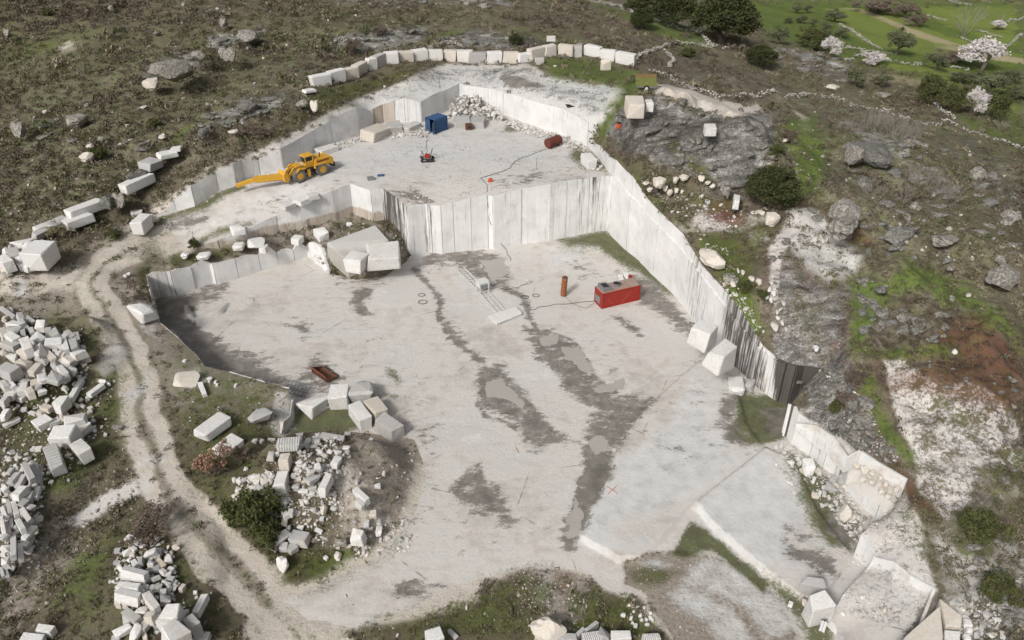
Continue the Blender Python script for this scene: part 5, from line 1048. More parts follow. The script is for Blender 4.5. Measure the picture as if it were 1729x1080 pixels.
many('215 360 290 370 45 b;250 400 290 400 30 c;285 338 300 338 22 c;305 345 325 345 22 c;345 375 380 375 25 c;385 388 420 388 26 c;270 380 300 390 30 b;320 400 350 400 20 b;460 610 500 610 40 c;525 630 540 630 20 c;480 575 500 575 18 c;505 600 520 600 20 c;670 725 700 725 26 w;440 430 465 435 22 w;460 450 490 450 22 w;430 470 450 475 20;510 500 530 500 20 c;450 485 470 485 20 w;480 545 500 548 20 c;450 400 470 400 18;500 530 515 535 16;1130 95 1210 125 45 b;1300 130 1400 180 60 b;1060 30 1180 80 35 b;1165 5 1220 20 35 b;1615 60 1690 70 60 b;1680 30 1725 45 50 b;1560 300 1720 360 90 b;1345 310 1390 325 30 b;1335 465 1400 475 28 b;1440 455 1470 465 20 c;1640 205 1700 205 22 b;985 420 1045 430 35 l;1370 740 1400 745 25 w;775 55 790 60 16 w;1600 270 1650 270 40 b''', group='stones on the right hillside', where='the right hillside', heap=0, kind='boulder')
tile(1149, 0, 2.981)
many('850 660 1080 780 110 l h3.2;1110 690 1280 740 100 b h3.4;840 720 940 760 70 b h2.5;890 860 965 880 60 l h2.4;1455 830 1560 860 90 b h3;1050 820 1130 850 50 l h2;765 980 910 1040 90 b h3;1165 1010 1220 1020 50 b h2;1615 1060 1720 1060 50 b;740 400 790 430 50 c h2.5;985 440 1060 470 35 b h2;1100 460 1170 480 35 b h2;815 690 830 690 15 w;505 680 545 700 22 c', group='big grey boulders on the far right hillside', where='the far right hillside', heap=0, kind='boulder')
tile(0, 0, 2.981)
many('745 350 970 265 75 b h3;720 395 780 370 40 c h2.2;975 260 1020 240 40 b h2;1020 200 1120 190 60 b h3;1090 240 1180 230 50 b h2.5;1180 160 1310 140 50 b h2.5;40 610 120 610 55 b h2.5;300 575 440 560 35 b h2;210 552 238 552 16 c;400 760 480 755 30 c h1.5;430 730 460 715 20 c;490 690 525 680 25 b;1555 500 1600 500 45 c h2;1490 495 1550 505 35 b;1150 660 1200 640 20 c;5 130 45 130 25 b h2;535 20 570 20 25 b;1100 80 1140 85 30 b h2;700 530 740 528 12 c;800 690 820 665 15 c;180 630 230 620 15 b;165 690 260 665 12 b;1210 500 1300 510 45 l h1.6;985 640 1045 640 40 l h1.6;1680 355 1720 355 25 b;420 520 450 520 15 b;1050 50 1070 40 14 b;770 155 795 160 12 b', group='boulders on the left hillside', where='the left hillside', heap=0, kind='boulder')
tile(580, 0, 2.981)
many('1090 215 1110 220 15 b;1180 205 1225 215 15 b;1360 175 1385 185 20 b;760 10 860 8 30 l h2;680 10 730 0 30 b h2;600 5 640 0 25 b;1305 290 1330 300 12 c;1055 325 1075 328 8 c', group='boulders beyond the plateau', where='the slope beyond the plateau', heap=0, kind='boulder')
# labels of the stones that are told apart by look and place
def finish_labels():
    by = {}
    for s in STONES:
        if s['label']: continue
        by.setdefault(s['where'], []).append(s)
    used = {}
    for wh, L in by.items():
        xs = sorted(s['px'] for s in L); ys = sorted(s['py'] for s in L); n = len(L)
        for s in L:
            fx = xs.index(s['px'])/max(1, n-1); fy = ys.index(s['py'])/max(1, n-1); r = s['L']/s['W']
            tone = dict(w='white', c='cream', y='grey', m='pale grey', g='grooved', b='weathered', l='dark grey')[s['mat']]
            if n <= 4: pos_ = ''
            else:
                v = 'top edge' if fy < .12 else 'upper part' if fy < .37 else 'middle' if fy < .63 else 'lower part' if fy < .88 else 'bottom edge'
                h_ = 'left' if fx < .3 else 'right' if fx > .7 else 'centre'
                pos_ = f'{v}, {h_}' 
            noun = 'boulder' if s['kind'] == 'boulder' else 'beam' if r > 2.4 else 'slab' if s['H'] < .45*s['W'] else 'cube' if r < 1.3 and s['kind'] == 'cube' else 'block'
            s['base'] = (tone, noun, pos_, wh); used.setdefault(s['base'], []).append(s)
    siz = {2: ['larger', 'smaller'], 3: ['largest', 'middle sized', 'smallest']}
    for b, L in used.items():
        L.sort(key=lambda s: -s['L']*s['W']); n = len(L)
        for i, s in enumerate(L):
            z = '' if n == 1 else (siz[n][i] if n in siz else ('largest' if i == 0 else 'smallest' if i == n-1 else ordn[i]+' largest'))
            tone, noun, pos_, wh = b
            lab = f'{z} {tone} {noun} in {wh}'.strip() + (f', {pos_}' if pos_ else '')
            s['o']['label'] = ' '.join(lab.split()[:16])
finish_labels()
print('stones', len(STONES))
# ------------------------------------------------------------------ machines and small things
class MB:
    def __init__(s): s.bm = bmesh.new()
    def box(s, c, d, rot=None, taper=None):
        r = bmesh.ops.create_cube(s.bm, size=1)['verts']
        for v in r:
            x, y, z = v.co
            if taper and z > 0: x *= taper[0]; y *= taper[1]
            q = Vector((x*d[0], y*d[1], z*d[2]))
            if rot is not None: q = rot @ q
            v.co = q + Vector(c)
        return s
    def rod(s, a, b, r, n=8, r2=None, caps=True):
        a, b = Vector(a), Vector(b); d = b-a; L = d.length
        m = Matrix.Translation((a+b)/2) @ d.to_track_quat('Z', 'Y').to_matrix().to_4x4()
        bmesh.ops.create_cone(s.bm, segments=n, radius1=r, radius2=r if r2 is None else r2, depth=L, cap_ends=caps, matrix=m); return s
    def beam(s, a, b, wy, hz):
        a, b = Vector(a), Vector(b); d = b-a; q = d.to_track_quat('X', 'Z').to_matrix()
        return s.box((a+b)/2, (d.length, wy, hz), q)
    def prism(s, outline, y0, y1):
        f = [s.bm.verts.new((x, y0, z)) for x, z in outline]; g = [s.bm.verts.new((x, y1, z)) for x, z in outline]
        s.bm.faces.new(f); s.bm.faces.new(g[::-1]); n = len(f)
        for i in range(n): s.bm.faces.new((f[i], g[i], g[(i+1) % n], f[(i+1) % n]))
        return s
    def build(s, name, mat, parent=None, bevel=0, **props):
        bmesh.ops.recalc_face_normals(s.bm, faces=s.bm.faces)
        if bevel: bmesh.ops.bevel(s.bm, geom=list(s.bm.edges), offset=bevel, segments=1, affect='EDGES')
        me = bpy.data.meshes.new(name); s.bm.to_mesh(me); s.bm.free(); return link(name, me, mat, parent, **props)
def thing(name, label, cat, loc, yaw=0, group=None, tilt=(0, 0)):
    o = bpy.data.objects.new(name, None); COL.objects.link(o); o.location = loc; o.rotation_euler = (tilt[0], tilt[1], yaw)
    o['label'] = label; o['category'] = cat
    if group: o['group'] = group
    return o
def rusty(name, a, b, scale=2.5, lo=.45, hi=.6, rough=.7):
    t = NT(name); p = t.objc(); n = t.noise(p, scale, 6, .7)
    return t.done(t.mix(t.rng(n, lo, hi), a, b), rough, t.bump(n, .3, .03))
YEL = rusty('yellow_paint', (.60,.33,.035), (.33,.22,.09), 2.6, .5, .72, .5); RED = rusty('red_paint', (.29,.028,.02), (.20,.035,.028), 1.5, .45, .75, .55)
BLU = rusty('blue_paint', (.035,.085,.19), (.07,.13,.22), 2., .5, .75, .5); DRK = plain('dark_steel', (.03,.03,.032), .6); GRY = plain('grey_steel', (.26,.27,.28), .5, .4)
TYR = plain('dusty_tyre', (.17,.16,.15), .9); WHT = plain('white_paint', (.62,.62,.60), .5); RST = rusty('rusted_steel', (.13,.06,.035), (.085,.05,.035), 3, .45, .6); ORG = rusty('orange_rust', (.26,.075,.03), (.30,.21,.09), 5., .5, .6)
TNK = rusty('oxide_red', (.15,.035,.025), (.08,.04,.035), 2.4, .45, .6); GLS = plain('dark_glass', (.02,.025,.03), .12, 0, 0); ROOF = rusty('faded_orange_roof', (.36,.21,.15), (.30,.28,.26), 1.6, .42, .58); GRN = rusty('faded_green_paint', (.14,.17,.05), (.22,.21,.08), 3., .45, .65)
BLK = plain('black_rubber', (.025,.025,.027), .7); ORP = plain('orange_plastic', (.55,.09,.03), .5); MRN = plain('maroon_paint', (.14,.02,.02), .5); FRD = rusty('flaking_red', (.26,.085,.05), (.17,.18,.07), 3.5, .42, .56)
# wheel loader with a jib
zb = G(525, 300, 'B')[2]
a = U(545, 295, zb); b = U(507, 307, zb); yaw = math.atan2(b[1]-a[1], b[0]-a[0]); wb = math.hypot(b[0]-a[0], b[1]-a[1])/2
mx, my = (a[0]+b[0])/2, (a[1]+b[1])/2
# near wheels are on the left side (towards the camera)
lx, ly = mx+math.sin(yaw)*1.3, my-math.cos(yaw)*1.3
side = 1 if (-math.sin(yaw)*0 + math.cos(yaw)*-1) > 0 else -1
lx, ly = mx-side*(-math.sin(yaw))*1.25, my-side*math.cos(yaw)*1.25
ld = thing('wheel_loader', 'yellow wheel loader with a long lifting jib parked at the foot of the upper wall', 'wheel loader', (lx, ly, zb), yaw)
m = MB(); m.prism([(-4.7,1.25),(-4.7,2.5),(-4.3,2.85),(-1.25,3.0),(-1.15,1.25),(-1.9-.9,1.9),(-4.0,1.6)], -1.15, 1.15); m.build('engine_cover', YEL, ld)
m = MB(); m.box((-4.75,0,1.25), (.5,2.3,.8)); m.build('counterweight', DRK, ld, .05)
m = MB()
for s in (-1, 1): m.box((-2.7, s*1.17, 2.55), (2.3,.03,.22))
m.build('stripe', MRN, ld)
MB().rod((-2.6,.35,2.9), (-2.6,.35,3.75), .1).build('exhaust_pipe', MRN, ld)
MB().box((-.35,0,1.35), (2.2,1.6,.7)).box((-.4,0,1.72), (1.7,2.5,.1)).build('chassis', DRK, ld)
for s in (-1, 1):
    MB().prism([(-3.1,2.25),(-.75,2.25),(-.75,1.6),(-1.0,1.6),(-1.0,2.05),(-2.85,2.05),(-3.3,1.5),(-3.5,1.5)], s*1.2, s*1.6).build('fender', YEL, ld)
    MB().prism([(.9,2.25),(2.2,2.4),(2.9,1.9),(2.8,1.8),(2.1,2.25),(1.0,2.1)], s*1.2, s*1.65).build('fender', YEL, ld)
cab = MB().box((-.35,0,2.35), (1.6,1.5,1.1)).build('cab', YEL, ld, .04)
g = MB(); g.box((-.2,0,3.2), (1.45,1.42,.95)); g.build('cab_window', GLS, cab)
m = MB()
for sx in (-1, 1):
    for sy in (-1, 1): m.box((-.3+sx*.75, sy*.73, 3.2), (.13,.13,1.0))
m.box((-1.0,0,3.0), (.22,1.45,1.3)); m.build('cab_post', YEL, cab)
MB().box((-.3,0,3.78), (1.85,1.75,.2)).build('cab_roof', YEL, cab, .05)
MB().prism([(.5,1.0),(.6,2.2),(1.3,2.7),(2.2,2.6),(2.7,1.5),(2.4,.9)], -.55, .55).build('front_frame', YEL, ld)
for s in (-1, 1):
    MB().beam((1.4,s*.75,2.5), (2.7,s*.75,2.35), .16,.42).beam((2.65,s*.75,2.4), (4.2,s*.75,1.0), .16,.46).build('lift_arm', YEL, ld)
    MB().rod((1.3,s*.55,1.3), (2.9,s*.62,1.9), .09).rod((2.3,s*.6,1.65), (3.0,s*.64,1.95), .13).build('lift_cylinder', GRY, ld)
    MB().box((.35,s*1.25,1.1), (.5,.3,1.3)).build('ladder', YEL, ld)
    MB().box((1.2,s*.9,2.75), (.2,.25,.2)).build('headlight', WHT, ld)
MB().beam((1.6,0,2.7), (3.3,0,2.3), .25,.25).beam((3.3,0,2.3), (4.3,0,1.5), .3,.5).build('tilt_lever', YEL, ld)
MB().prism([(4.0,.7),(4.0,1.9),(4.5,2.3),(4.9,1.8),(4.8,.6),(4.3,.45)], -1.0, 1.0).build('coupler', YEL, ld)
# jib: from the coupler to the tip seen at (397, 315)
tx, ty = U(399, 314, zb+.7); dx, dy = tx-lx, ty-ly; c_, s_ = math.cos(-yaw), math.sin(-yaw); jx, jy = dx*c_-dy*s_, dx*s_+dy*c_
jb = MB(); P0 = Vector((4.7,0,1.35)); P2 = Vector((jx, jy, .75)); P1 = P0.lerp(P2, .6)+Vector((0,0,.45))
jb.beam(P0, P1, .75, .95).beam(P1, P2, .55, .6).build('jib', YEL, ld, .03)
MB().beam(P0+Vector((.1,0,-.5)), P1+Vector((0,0,-.45)), .6, .12).build('jib_underside', MRN, ld); MB().rod(P2+Vector((-.1,0,-.2)), P2+Vector((-.1,0,-.7)), .07).build('hook', DRK, ld)
wheel_me = None
for xw in (-wb, wb):
    for s in (-1, 1):
        m = MB(); m.rod((0,-.36,0), (0,.36,0), 1.08, 28)
        bmesh.ops.bevel(m.bm, geom=[e for e in m.bm.edges if abs(e.verts[0].co.y-e.verts[1].co.y) < .01], offset=.12, segments=2, affect='EDGES')
        for k in range(20):
            an = k*math.pi/10
            for yy in (-1, 1): m.box((math.cos(an+yy*.08)*1.1, yy*.18, math.sin(an+yy*.08)*1.1), (.1,.3,.12), Matrix.Rotation(-an, 3, 'Y'))
        ty_ = m.build('wheel', TYR, ld); ty_.location = (xw, s*1.25, 1.1)
        r_ = MB().rod((0,-.38,0), (0,.38,0), .56, 20).build('rim', YEL, ty_); MB().rod((0,-.42,0), (0,.42,0), .2, 12).build('hub', YEL, ty_)
# blue container
def three_corner(near, left, rgt, z): return U(*near, z), U(*left, z), U(*rgt, z)
def corrugated(b, x0, x1, z0, z1, y, n, d, axis='y'):
    for i in range(n):
        xx = x0+(x1-x0)*(i+.5)/n
        c = (xx, y, (z0+z1)/2) if axis == 'y' else (y, xx, (z0+z1)/2)
        dim = ((x1-x0)/n*.5, d, z1-z0) if axis == 'y' else (d, (x1-x0)/n*.5, z1-z0)
        b.box(c, dim)
zc = G(735, 224, 'B')[2]; nx0, ny0 = U(735, 226, zc)
bc = thing('blue_container', 'small blue shipping container with an open door on the upper bench', 'container', (nx0, ny0, zc), math.radians(50))
# local x runs along the long side away from the near corner, local y to the left (front face)
Lc, Wc, Hc = 3.4, 2.5, 2.7
m = MB()
m.box((Lc/2,.03,Hc/2), (Lc,.06,Hc)).box((Lc/2,Wc-.03,Hc/2), (Lc,.06,Hc)).box((Lc-.03,Wc/2,Hc/2), (.06,Wc-.14,Hc)).box((Lc/2,Wc/2,.08), (Lc-.14,Wc-.14,.14))
corrugated(m, .2, Lc-.2, .2, Hc-.2, -.03, 12, .07); corrugated(m, .2, Lc-.2, .2, Hc-.2, Wc+.03, 12, .07); m.build('side_wall', BLU, bc)
m = MB(); m.box((Lc/2,Wc/2,Hc+.03), (Lc+.04,Wc+.04,.08)); corrugated(m, .1, Lc-.1, Hc+.06, Hc+.1, Wc/2, 14, Wc-.2); m.build('roof', BLU, bc)
m = MB()
for xx in (0, Lc):
    for yy in (0, Wc): m.box((xx, yy, Hc/2+.02), (.16,.16,Hc+.12))
m.build('corner_post', BLU, bc)
def door(h0, ang, nm='door'):
    d = MB(); d.box((0,.55,Hc/2), (.06,1.12,Hc-.3)); 
    for k in range(5): d.box((-.05,.15+k*.2,Hc/2), (.05,.09,Hc-.5))
    o = d.build(nm, BLU, bc); o.location = (0, h0, 0); o.rotation_euler = (0, 0, ang)
    MB().rod((-.1,.4,.3), (-.1,.4,Hc-.3), .03).rod((-.1,.8,.3), (-.1,.8,Hc-.3), .03).build('locking_bar', GRY, o)
door(Wc-1.2, 0); door(.06, math.radians(115))
MB().box((1.4,1.2,.6), (1.2,.9,1.0)).box((.9,.6,.5), (.5,.5,.9)).build('stored_crate', GRY, bc)
# red generator container
zg = 0.; n0, l0, r0 = three_corner((1016,521), (1003,499), (1079,506), zg)
yaw_g = math.atan2(r0[1]-n0[1], r0[0]-n0[0]); Lg = math.hypot(r0[0]-n0[0], r0[1]-n0[1]); Wg = 2.5; Hg = 2.6
zg = Z(*n0)
gc = thing('generator_container', 'red generator container with a faded orange ribbed roof on the pit floor', 'container', (n0[0], n0[1], zg), yaw_g)
m = MB().box((Lg/2,Wg/2,Hg/2), (Lg,Wg,Hg)); corrugated(m, 0,0,0,0,0,0,0) if 0 else None; m.build('body', RED, gc)
m = MB().box((Lg/2,Wg/2,Hg+.03), (Lg-.1,Wg-.1,.06)); corrugated(m, .1, Lg-.1, Hg+.05, Hg+.13, Wg/2, 34, Wg-.25); m.build('roof', ROOF, gc)
m = MB()
for (p, q) in (((.05,-.02,.05),(.05,-.02,Hg)), ((Lg-.05,-.02,.05),(Lg-.05,-.02,Hg)), ((0,-.02,.06),(Lg,-.02,.06)), ((0,-.02,Hg-.02),(Lg,-.02,Hg-.02)), ((.02,0,.06),(.02,Wg,.06))): m.beam(p, q, .12, .12)
m.build('frame', RED, gc)
m = MB(); m.beam((.9,-.02,1.5), (2.0,-.02,.25), .02, .05).beam((3.4,-.02,.25), (4.9,-.02,2.0), .02, .05); m.build('brace', plain('pale_red', (.42,.12,.09), .6), gc)
fb = MB(); fb.prism([(.25,Hg+.12),(.25,Hg+.75),(1.7,Hg+.55),(1.9,Hg+.12)], .3, 2.1); fb.build('air_intake', GRY, gc)
MB().box((1.0,1.2,Hg+.68), (.9,1.1,.1), Matrix.Rotation(.13, 3, 'Y')).build('intake_grille', DRK, gc)
m = MB().rod((3.1,1.3,Hg+.1), (3.1,1.3,Hg+.55), .55, 20, caps=False).rod((3.1,1.3,Hg+.12), (3.1,1.3,Hg+.2), .5, 20); m.build('fan_duct', GRY, gc); MB().rod((3.1,1.3,Hg+.2), (3.1,1.3,Hg+.5), .44, 20).build('fan_opening', BLK, gc)
MB().box((-.03,Wg/2+.1,1.1), (.06,1.4,1.3)).build('control_panel', GRY, gc); MB().box((-.05,Wg/2+.1,1.7), (.08,1.5,.1)).build('panel_trim', FRD, gc); MB().box((Lg-.3,Wg+.1,Hg+.2), (.5,.4,.5)).build('lifting_bracket', RED, gc)
for i, (q, lab) in enumerate((((1047,463,1053,478), 'left pale slab propped behind the red generator container'), ((1056,461,1064,477), 'right pale slab propped behind the red generator container'))):
    tile(0,0,1); stone(*q, 7, 'beam', 'w', 1.1, label=lab)
# rusty boiler standing on the floor
x_, y_ = U(951, 499, 0); zz = Z(x_, y_); bo = thing('rusty_boiler', 'tall rusty orange riveted tank standing upright left of the generator', 'tank', (x_, y_, zz), .2, tilt=(0, .05))
m = MB().rod((0,0,.1), (0,0,3.3), .45, 12); m.build('shell', ORG, bo); m = MB()
for k in range(7): m.rod((0,0,.2+k*.5), (0,0,.28+k*.5), .475, 12)
m.build('hoop', RST, bo); MB().rod((0,0,3.3), (0,0,3.45), .44, 12, .25).build('cap', RST, bo)
# oxide red tank lying on the bench
p0 = G(921, 252, 'B'); p1 = G(947, 243, 'B'); mx_, my_ = (p0[0]+p1[0])/2, (p0[1]+p1[1])/2; tk = thing('steel_tank', 'oxide red steel tank lying on its side at the right of the bench', 'tank', (mx_, my_, p0[2]), math.atan2(p1[1]-p0[1], p1[0]-p0[0]))
m = MB().rod((-1.6,0,1.05), (1.6,0,1.05), .85, 20); m.build('shell', TNK, tk); MB().rod((-1.68,0,1.05), (-1.6,0,1.05), .7, 20, .85).rod((1.6,0,1.05), (1.68,0,1.05), .85, 20, .7).build('end_cap', TNK, tk)
for sx in (-1, 1): MB().box((sx*1.0,0,.2), (.2,1.3,.4)).build('cradle', RST, tk)
m = MB()
for sx in (-.9,0,.9): m.rod((sx-.04,0,1.05), (sx+.04,0,1.05), .89, 20)
m.build('band', RST, tk); MB().rod((.6,0,1.8), (.6,0,2.1), .2).build('filler_neck', RST, tk)
# wire saw on rails
def ladder(name, label, a, b, wd, par=None):
    pa, pb = G(*a, 'F'), G(*b, 'F'); L = math.hypot(pb[0]-pa[0], pb[1]-pa[1]); yw = math.atan2(pb[1]-pa[1], pb[0]-pa[0])
    t_ = thing(name, label, 'rail track', (pa[0], pa[1], pa[2]+.1), yw)
    for s in (-1, 1): MB().box((L/2, s*wd/2, .14), (L,.1,.14)).build('rail', WHT, t_)
    MB().box((L/2, 0, .2), (L,.08,.06)).build('rack_bar', WHT, t_)
    for k in range(int(L/.7)+1): MB().box((k*.7+.1, 0, .04), (.12, wd+.4, .1)).build('sleeper', WHT, t_)
    return t_
ladder('rail_track', 'far length of white rail track leading to the wire saw', (777,455), (814,492), 1.4); ladder('rail_track', 'near length of white rail track below the wire saw, ending at the slab', (816,494), (846,528), 1.4)
p = G(815, 492, 'F'); q = G(846, 528, 'F'); ws = thing('wire_saw', 'white boxy wire saw machine standing on the rail track in the pit', 'wire saw', (p[0], p[1], p[2]+.3), math.atan2(q[1]-p[1], q[0]-p[0]))
MB().box((0,0,1.05), (1.4,1.5,.9)).build('housing', WHT, ws, .04); MB().box((0,0,1.6), (1.6,1.7,.12)).build('cover', WHT, ws); m = MB()
for sx in (-1, 1):
    for sy in (-1, 1): m.box((sx*.75, sy*.75, .75), (.12,.12,1.6))
m.box((.75,0,.1), (.1,1.5,.12)); m.build('frame', WHT, ws); MB().box((.74,0,.95), (.06,1.1,.75)).build('front_panel', GRY, ws)
fw = MB().rod((0,.85,1.0), (0,1.0,1.0), .62, 24, caps=False).rod((0,.9,1.0), (0,.98,1.0), .16, 10); 
for k in range(6): fw.beam((0,.93,1.0), (math.cos(k*1.047)*.6,.93,1.0+math.sin(k*1.047)*.6), .05,.05)
fw.build('flywheel', WHT, ws)
tile(0,0,1); stone(828,541,878,521,16,'slab','w',.6,label='long flat white slab at the end of the rail track')
# small red drilling rig on the bench
p = G(722, 271, 'B'); rg = thing('drill_rig', 'small red tracked drill rig with two raised arms on the upper bench', 'drill rig', p, .1)
for s in (-1, 1):
    m = MB()
    for k in range(8): m.box((-1.0+.28*k, s*.75, .08), (.22,.35,.1)).box((-1.0+.28*k, s*.75, .55), (.22,.35,.1))
    m.rod((-1.0,s*.75-.14,.31), (-1.0,s*.75+.14,.31), .25, 12).rod((.98,s*.75-.14,.31), (.98,s*.75+.14,.31), .25, 12); m.build('track', DRK, rg)
MB().box((0,0,.55), (1.2,1.2,.3)).build('chassis', GRY, rg); MB().box((0,-.2,1.0), (.9,.8,.65)).build('engine_cover', FRD if 0 else RED, rg, .05)
MB().beam((.5,0,.7), (1.0,.1,2.3), .14,.2).beam((.95,.1,1.2), (1.5,.1,1.0), .1,.1).build('boom', GRY, rg); MB().beam((-.5,.1,.7), (-1.0,.1,1.9), .14,.16).build('mast', GRY, rg); MB().rod((-.9,.3,1.4), (-1.4,.3,.5), .05).build('hose', BLK, rg)
# farm trailer on the plateau
p = G(1090, 153, 'N'); tr = thing('farm_trailer', 'old green farm trailer with flaking red boards on the grass behind the plateau', 'trailer', (p[0], p[1], p[2]+.15), -.02)
tr.scale = (1.12, 1.12, 1.12)
MB().box((0,0,.85), (3.4,1.7,.1)).box((0,-.8,.75), (3.5,.1,.16)).build('chassis', GRY, tr); MB().box((0,-.85,1.25), (3.6,.06,.7)).build('side_board', GRN, tr); MB().box((0,.85,1.7), (3.6,.06,1.6)).build('side_board', GRN, tr); MB().box((0,.8,2.25), (3.5,.05,.55)).build('painted_board', FRD, tr)
for sx in (-1, 1): MB().box((sx*1.68,0,1.2), (.06,1.66,.6)).build('end_board', GRN, tr)
MB().box((0,0,1.15), (3.3,1.5,.3)).build('load_cover', GRN, tr)
for sy in (-1, 1):
    wl = MB().rod((0,sy*.75,.55), (0,sy*1.0,.55), .55, 20).build('wheel', BLK, tr); MB().rod((0,sy*.73,.55), (0,sy*1.03,.55), .27, 14).build('rim', WHT, wl)
MB().beam((1.7,0,.8), (2.7,0,.55), .1,.1).build('drawbar', DRK, tr)
# digger bucket
p = G(549, 634, 'F'); a = U(531, 617, 0); b = U(568, 643, 0); bk = thing('digger_bucket', 'rusty digger bucket with a red brown rim lying in the wet at the pit edge', 'bucket', (p[0], p[1], p[2]+.05), math.atan2(b[1]-a[1], b[0]-a[0]))
Lb = 1.65
m = MB(); prof = [(-.9,1.0),(-.95,.3),(-.5,.02),(.6,.0),(.95,.15)]
for (y0, z0), (y1, z1) in zip(prof[:-1], prof[1:]): m.beam((0,y0,z0), (0,y1,z1), Lb*2, .06) if False else m.box((0,(y0+y1)/2,(z0+z1)/2), (Lb*2, math.hypot(y1-y0, z1-z0)+.03, .07), Matrix.Rotation(math.atan2(z1-z0, y1-y0), 3, 'X'))
m.build('shell', RST, bk)
for s in (-1, 1):
    f = MB(); vv = [f.bm.verts.new((s*Lb, y, z)) for y, z in prof]; ww = [f.bm.verts.new((s*(Lb+.06), y, z)) for y, z in prof]; f.bm.faces.new(vv); f.bm.faces.new(ww[::-1]); n = len(vv)
    for i in range(n): f.bm.faces.new((vv[i], ww[i], ww[(i+1) % n], vv[(i+1) % n]))
    f.build('side_plate', RST, bk)
MB().rod((-Lb,-.92,1.0), (Lb,-.92,1.0), .1).build('rim_bar', rusty('red_rust', (.24,.07,.04), (.14,.05,.03)), bk); m = MB()
for k in range(8): m.box((-1.4+.4*k, -.99, .6), (.06,.1,.75))
m.build('rib', RST, bk)
for k in range(6): MB().box((-1.4+.56*k, 1.05, .14), (.16,.35,.1)).build('tooth', DRK, bk)
# steel grating
p = G(503, 661, 'F'); a = U(493, 652, 0); b = U(520, 654, 0); gt = thing('steel_grating', 'grey steel grating lying beside the rough cliff edge and the wedge block', 'grating', (p[0], p[1], p[2]+.55), -.25, tilt=(.25, .05))
for k in range(7): MB().box((-1.5+.5*k, 0, 0), (.09,2.0,.1)).build('bar', GRY, gt)
for k in range(4): MB().box((0, -.95+.63*k, .03), (3.1,.09,.1)).build('crossbar', GRY, gt)
# sheets, cans and signs
def small(name, label, cat, px, py, reg, fn, yaw=0): 
    p = G(px, py, reg); o = thing(name, label, cat, p, yaw); fn(o); return o
small('plastic_sheet', 'small dark blue sheet lying flat on the bench near the pit edge', 'sheet', 643, 296, 'B', lambda o: MB().box((0,0,.03), (1.2,1.0,.04)).box((.4,.2,.07), (.5,.3,.05)).build('sheet', BLU, o), .2)
small('rubber_mat', 'black mat lying flat on the rock plateau near the wall edge', 'mat', 963, 178, 'N', lambda o: MB().box((0,0,.04), (1.6,1.5,.05)).box((-.3,.3,.08), (.6,.4,.05)).build('mat', BLK, o), .1)
small('steel_plate', 'dull grey steel plate on the bench left of the blue sheet', 'plate', 626, 303, 'B', lambda o: MB().box((0,0,.25), (1.1,.8,.45)).build('plate', GRY, o), .3)
def rbox(o):
    MB().box((0,.4,.55), (1.3,.08,1.1)).box((0,-.4,.55), (1.3,.08,1.1)).box((-.62,0,.55), (.08,.74,1.1)).box((.62,0,.55), (.08,.74,1.1)).build('casing', RST, o); MB().rod((0,-.48,.6), (0,-.3,.6), .3, 12).build('opening', BLK, o)
small('rusty_casing', 'rusty square pump casing on the bench in front of the grooved blocks', 'casing', 792, 218, 'B', rbox, .3)
def can(o): MB().box((0,0,.3), (.7,.4,.6)).build('body', ORP, o, .04); MB().rod((.15,0,.6), (.15,0,.72), .07).build('cap', BLK, o); MB().box((-.1,0,.66), (.3,.06,.08)).build('handle', ORP, o)
small('fuel_can', 'red fuel can lying near the edge of the upper bench', 'fuel can', 828, 307, 'B', can, .2)
small('orange_bucket', 'orange bucket on the grey rock dome near the plateau', 'bucket', 1045, 216, 'N', lambda o: (MB().rod((0,0,0), (0,0,.9), .4, 14, .55).build('pail', ORP, o), MB().rod((0,0,.88), (0,0,.93), .5, 14).build('opening', BLK, o)))
small('white_sign', 'small white sign board standing behind the row of blocks', 'sign', 930, 77, 'N', lambda o: (MB().box((0,0,1.6), (2.0,.08,1.3)).build('board', WHT, o), MB().rod((-.8,.06,0), (-.8,.06,1.6), .05).build('post', GRY, o), MB().rod((.8,.06,0), (.8,.06,1.6), .05).build('post', GRY, o)))
def lamp(o): MB().rod((0,0,0), (0,0,.9), .04).build('post', GRY, o); MB().rod((0,0,.85), (0,0,1.15), .22, 12).build('head', WHT, o)
small('marker_post', 'short white topped marker post on the left of the rock plateau', 'marker post', 650, 154, 'N', lamp); small('marker_post', 'white topped marker post beside the dark puddle on the plateau', 'marker post', 827, 139, 'N', lamp); small('marker_post', 'white topped marker post on the pit floor right of the wire saw', 'marker post', 890, 481, 'F', lamp)
for px, py, rg_, lab in ((592,172,'N','left one on the plateau above the tall wall'), (742,148,'N','just above the highest corner of the wall'), (907,156,'N','right of the dark puddle'), (932,162,'N','furthest right on the plateau'), (906,285,'B','on the bench near the pit edge')):
    small('steel_rod', 'thin upright steel rod, '+lab, 'steel rod', px, py, rg_, lambda o: (MB().rod((0,0,0), (0,0,2.0), .035, 6).build('rod', DRK, o), MB().rod((0,0,1.95), (0,0,2.05), .07, 6).build('tip', RST, o)))
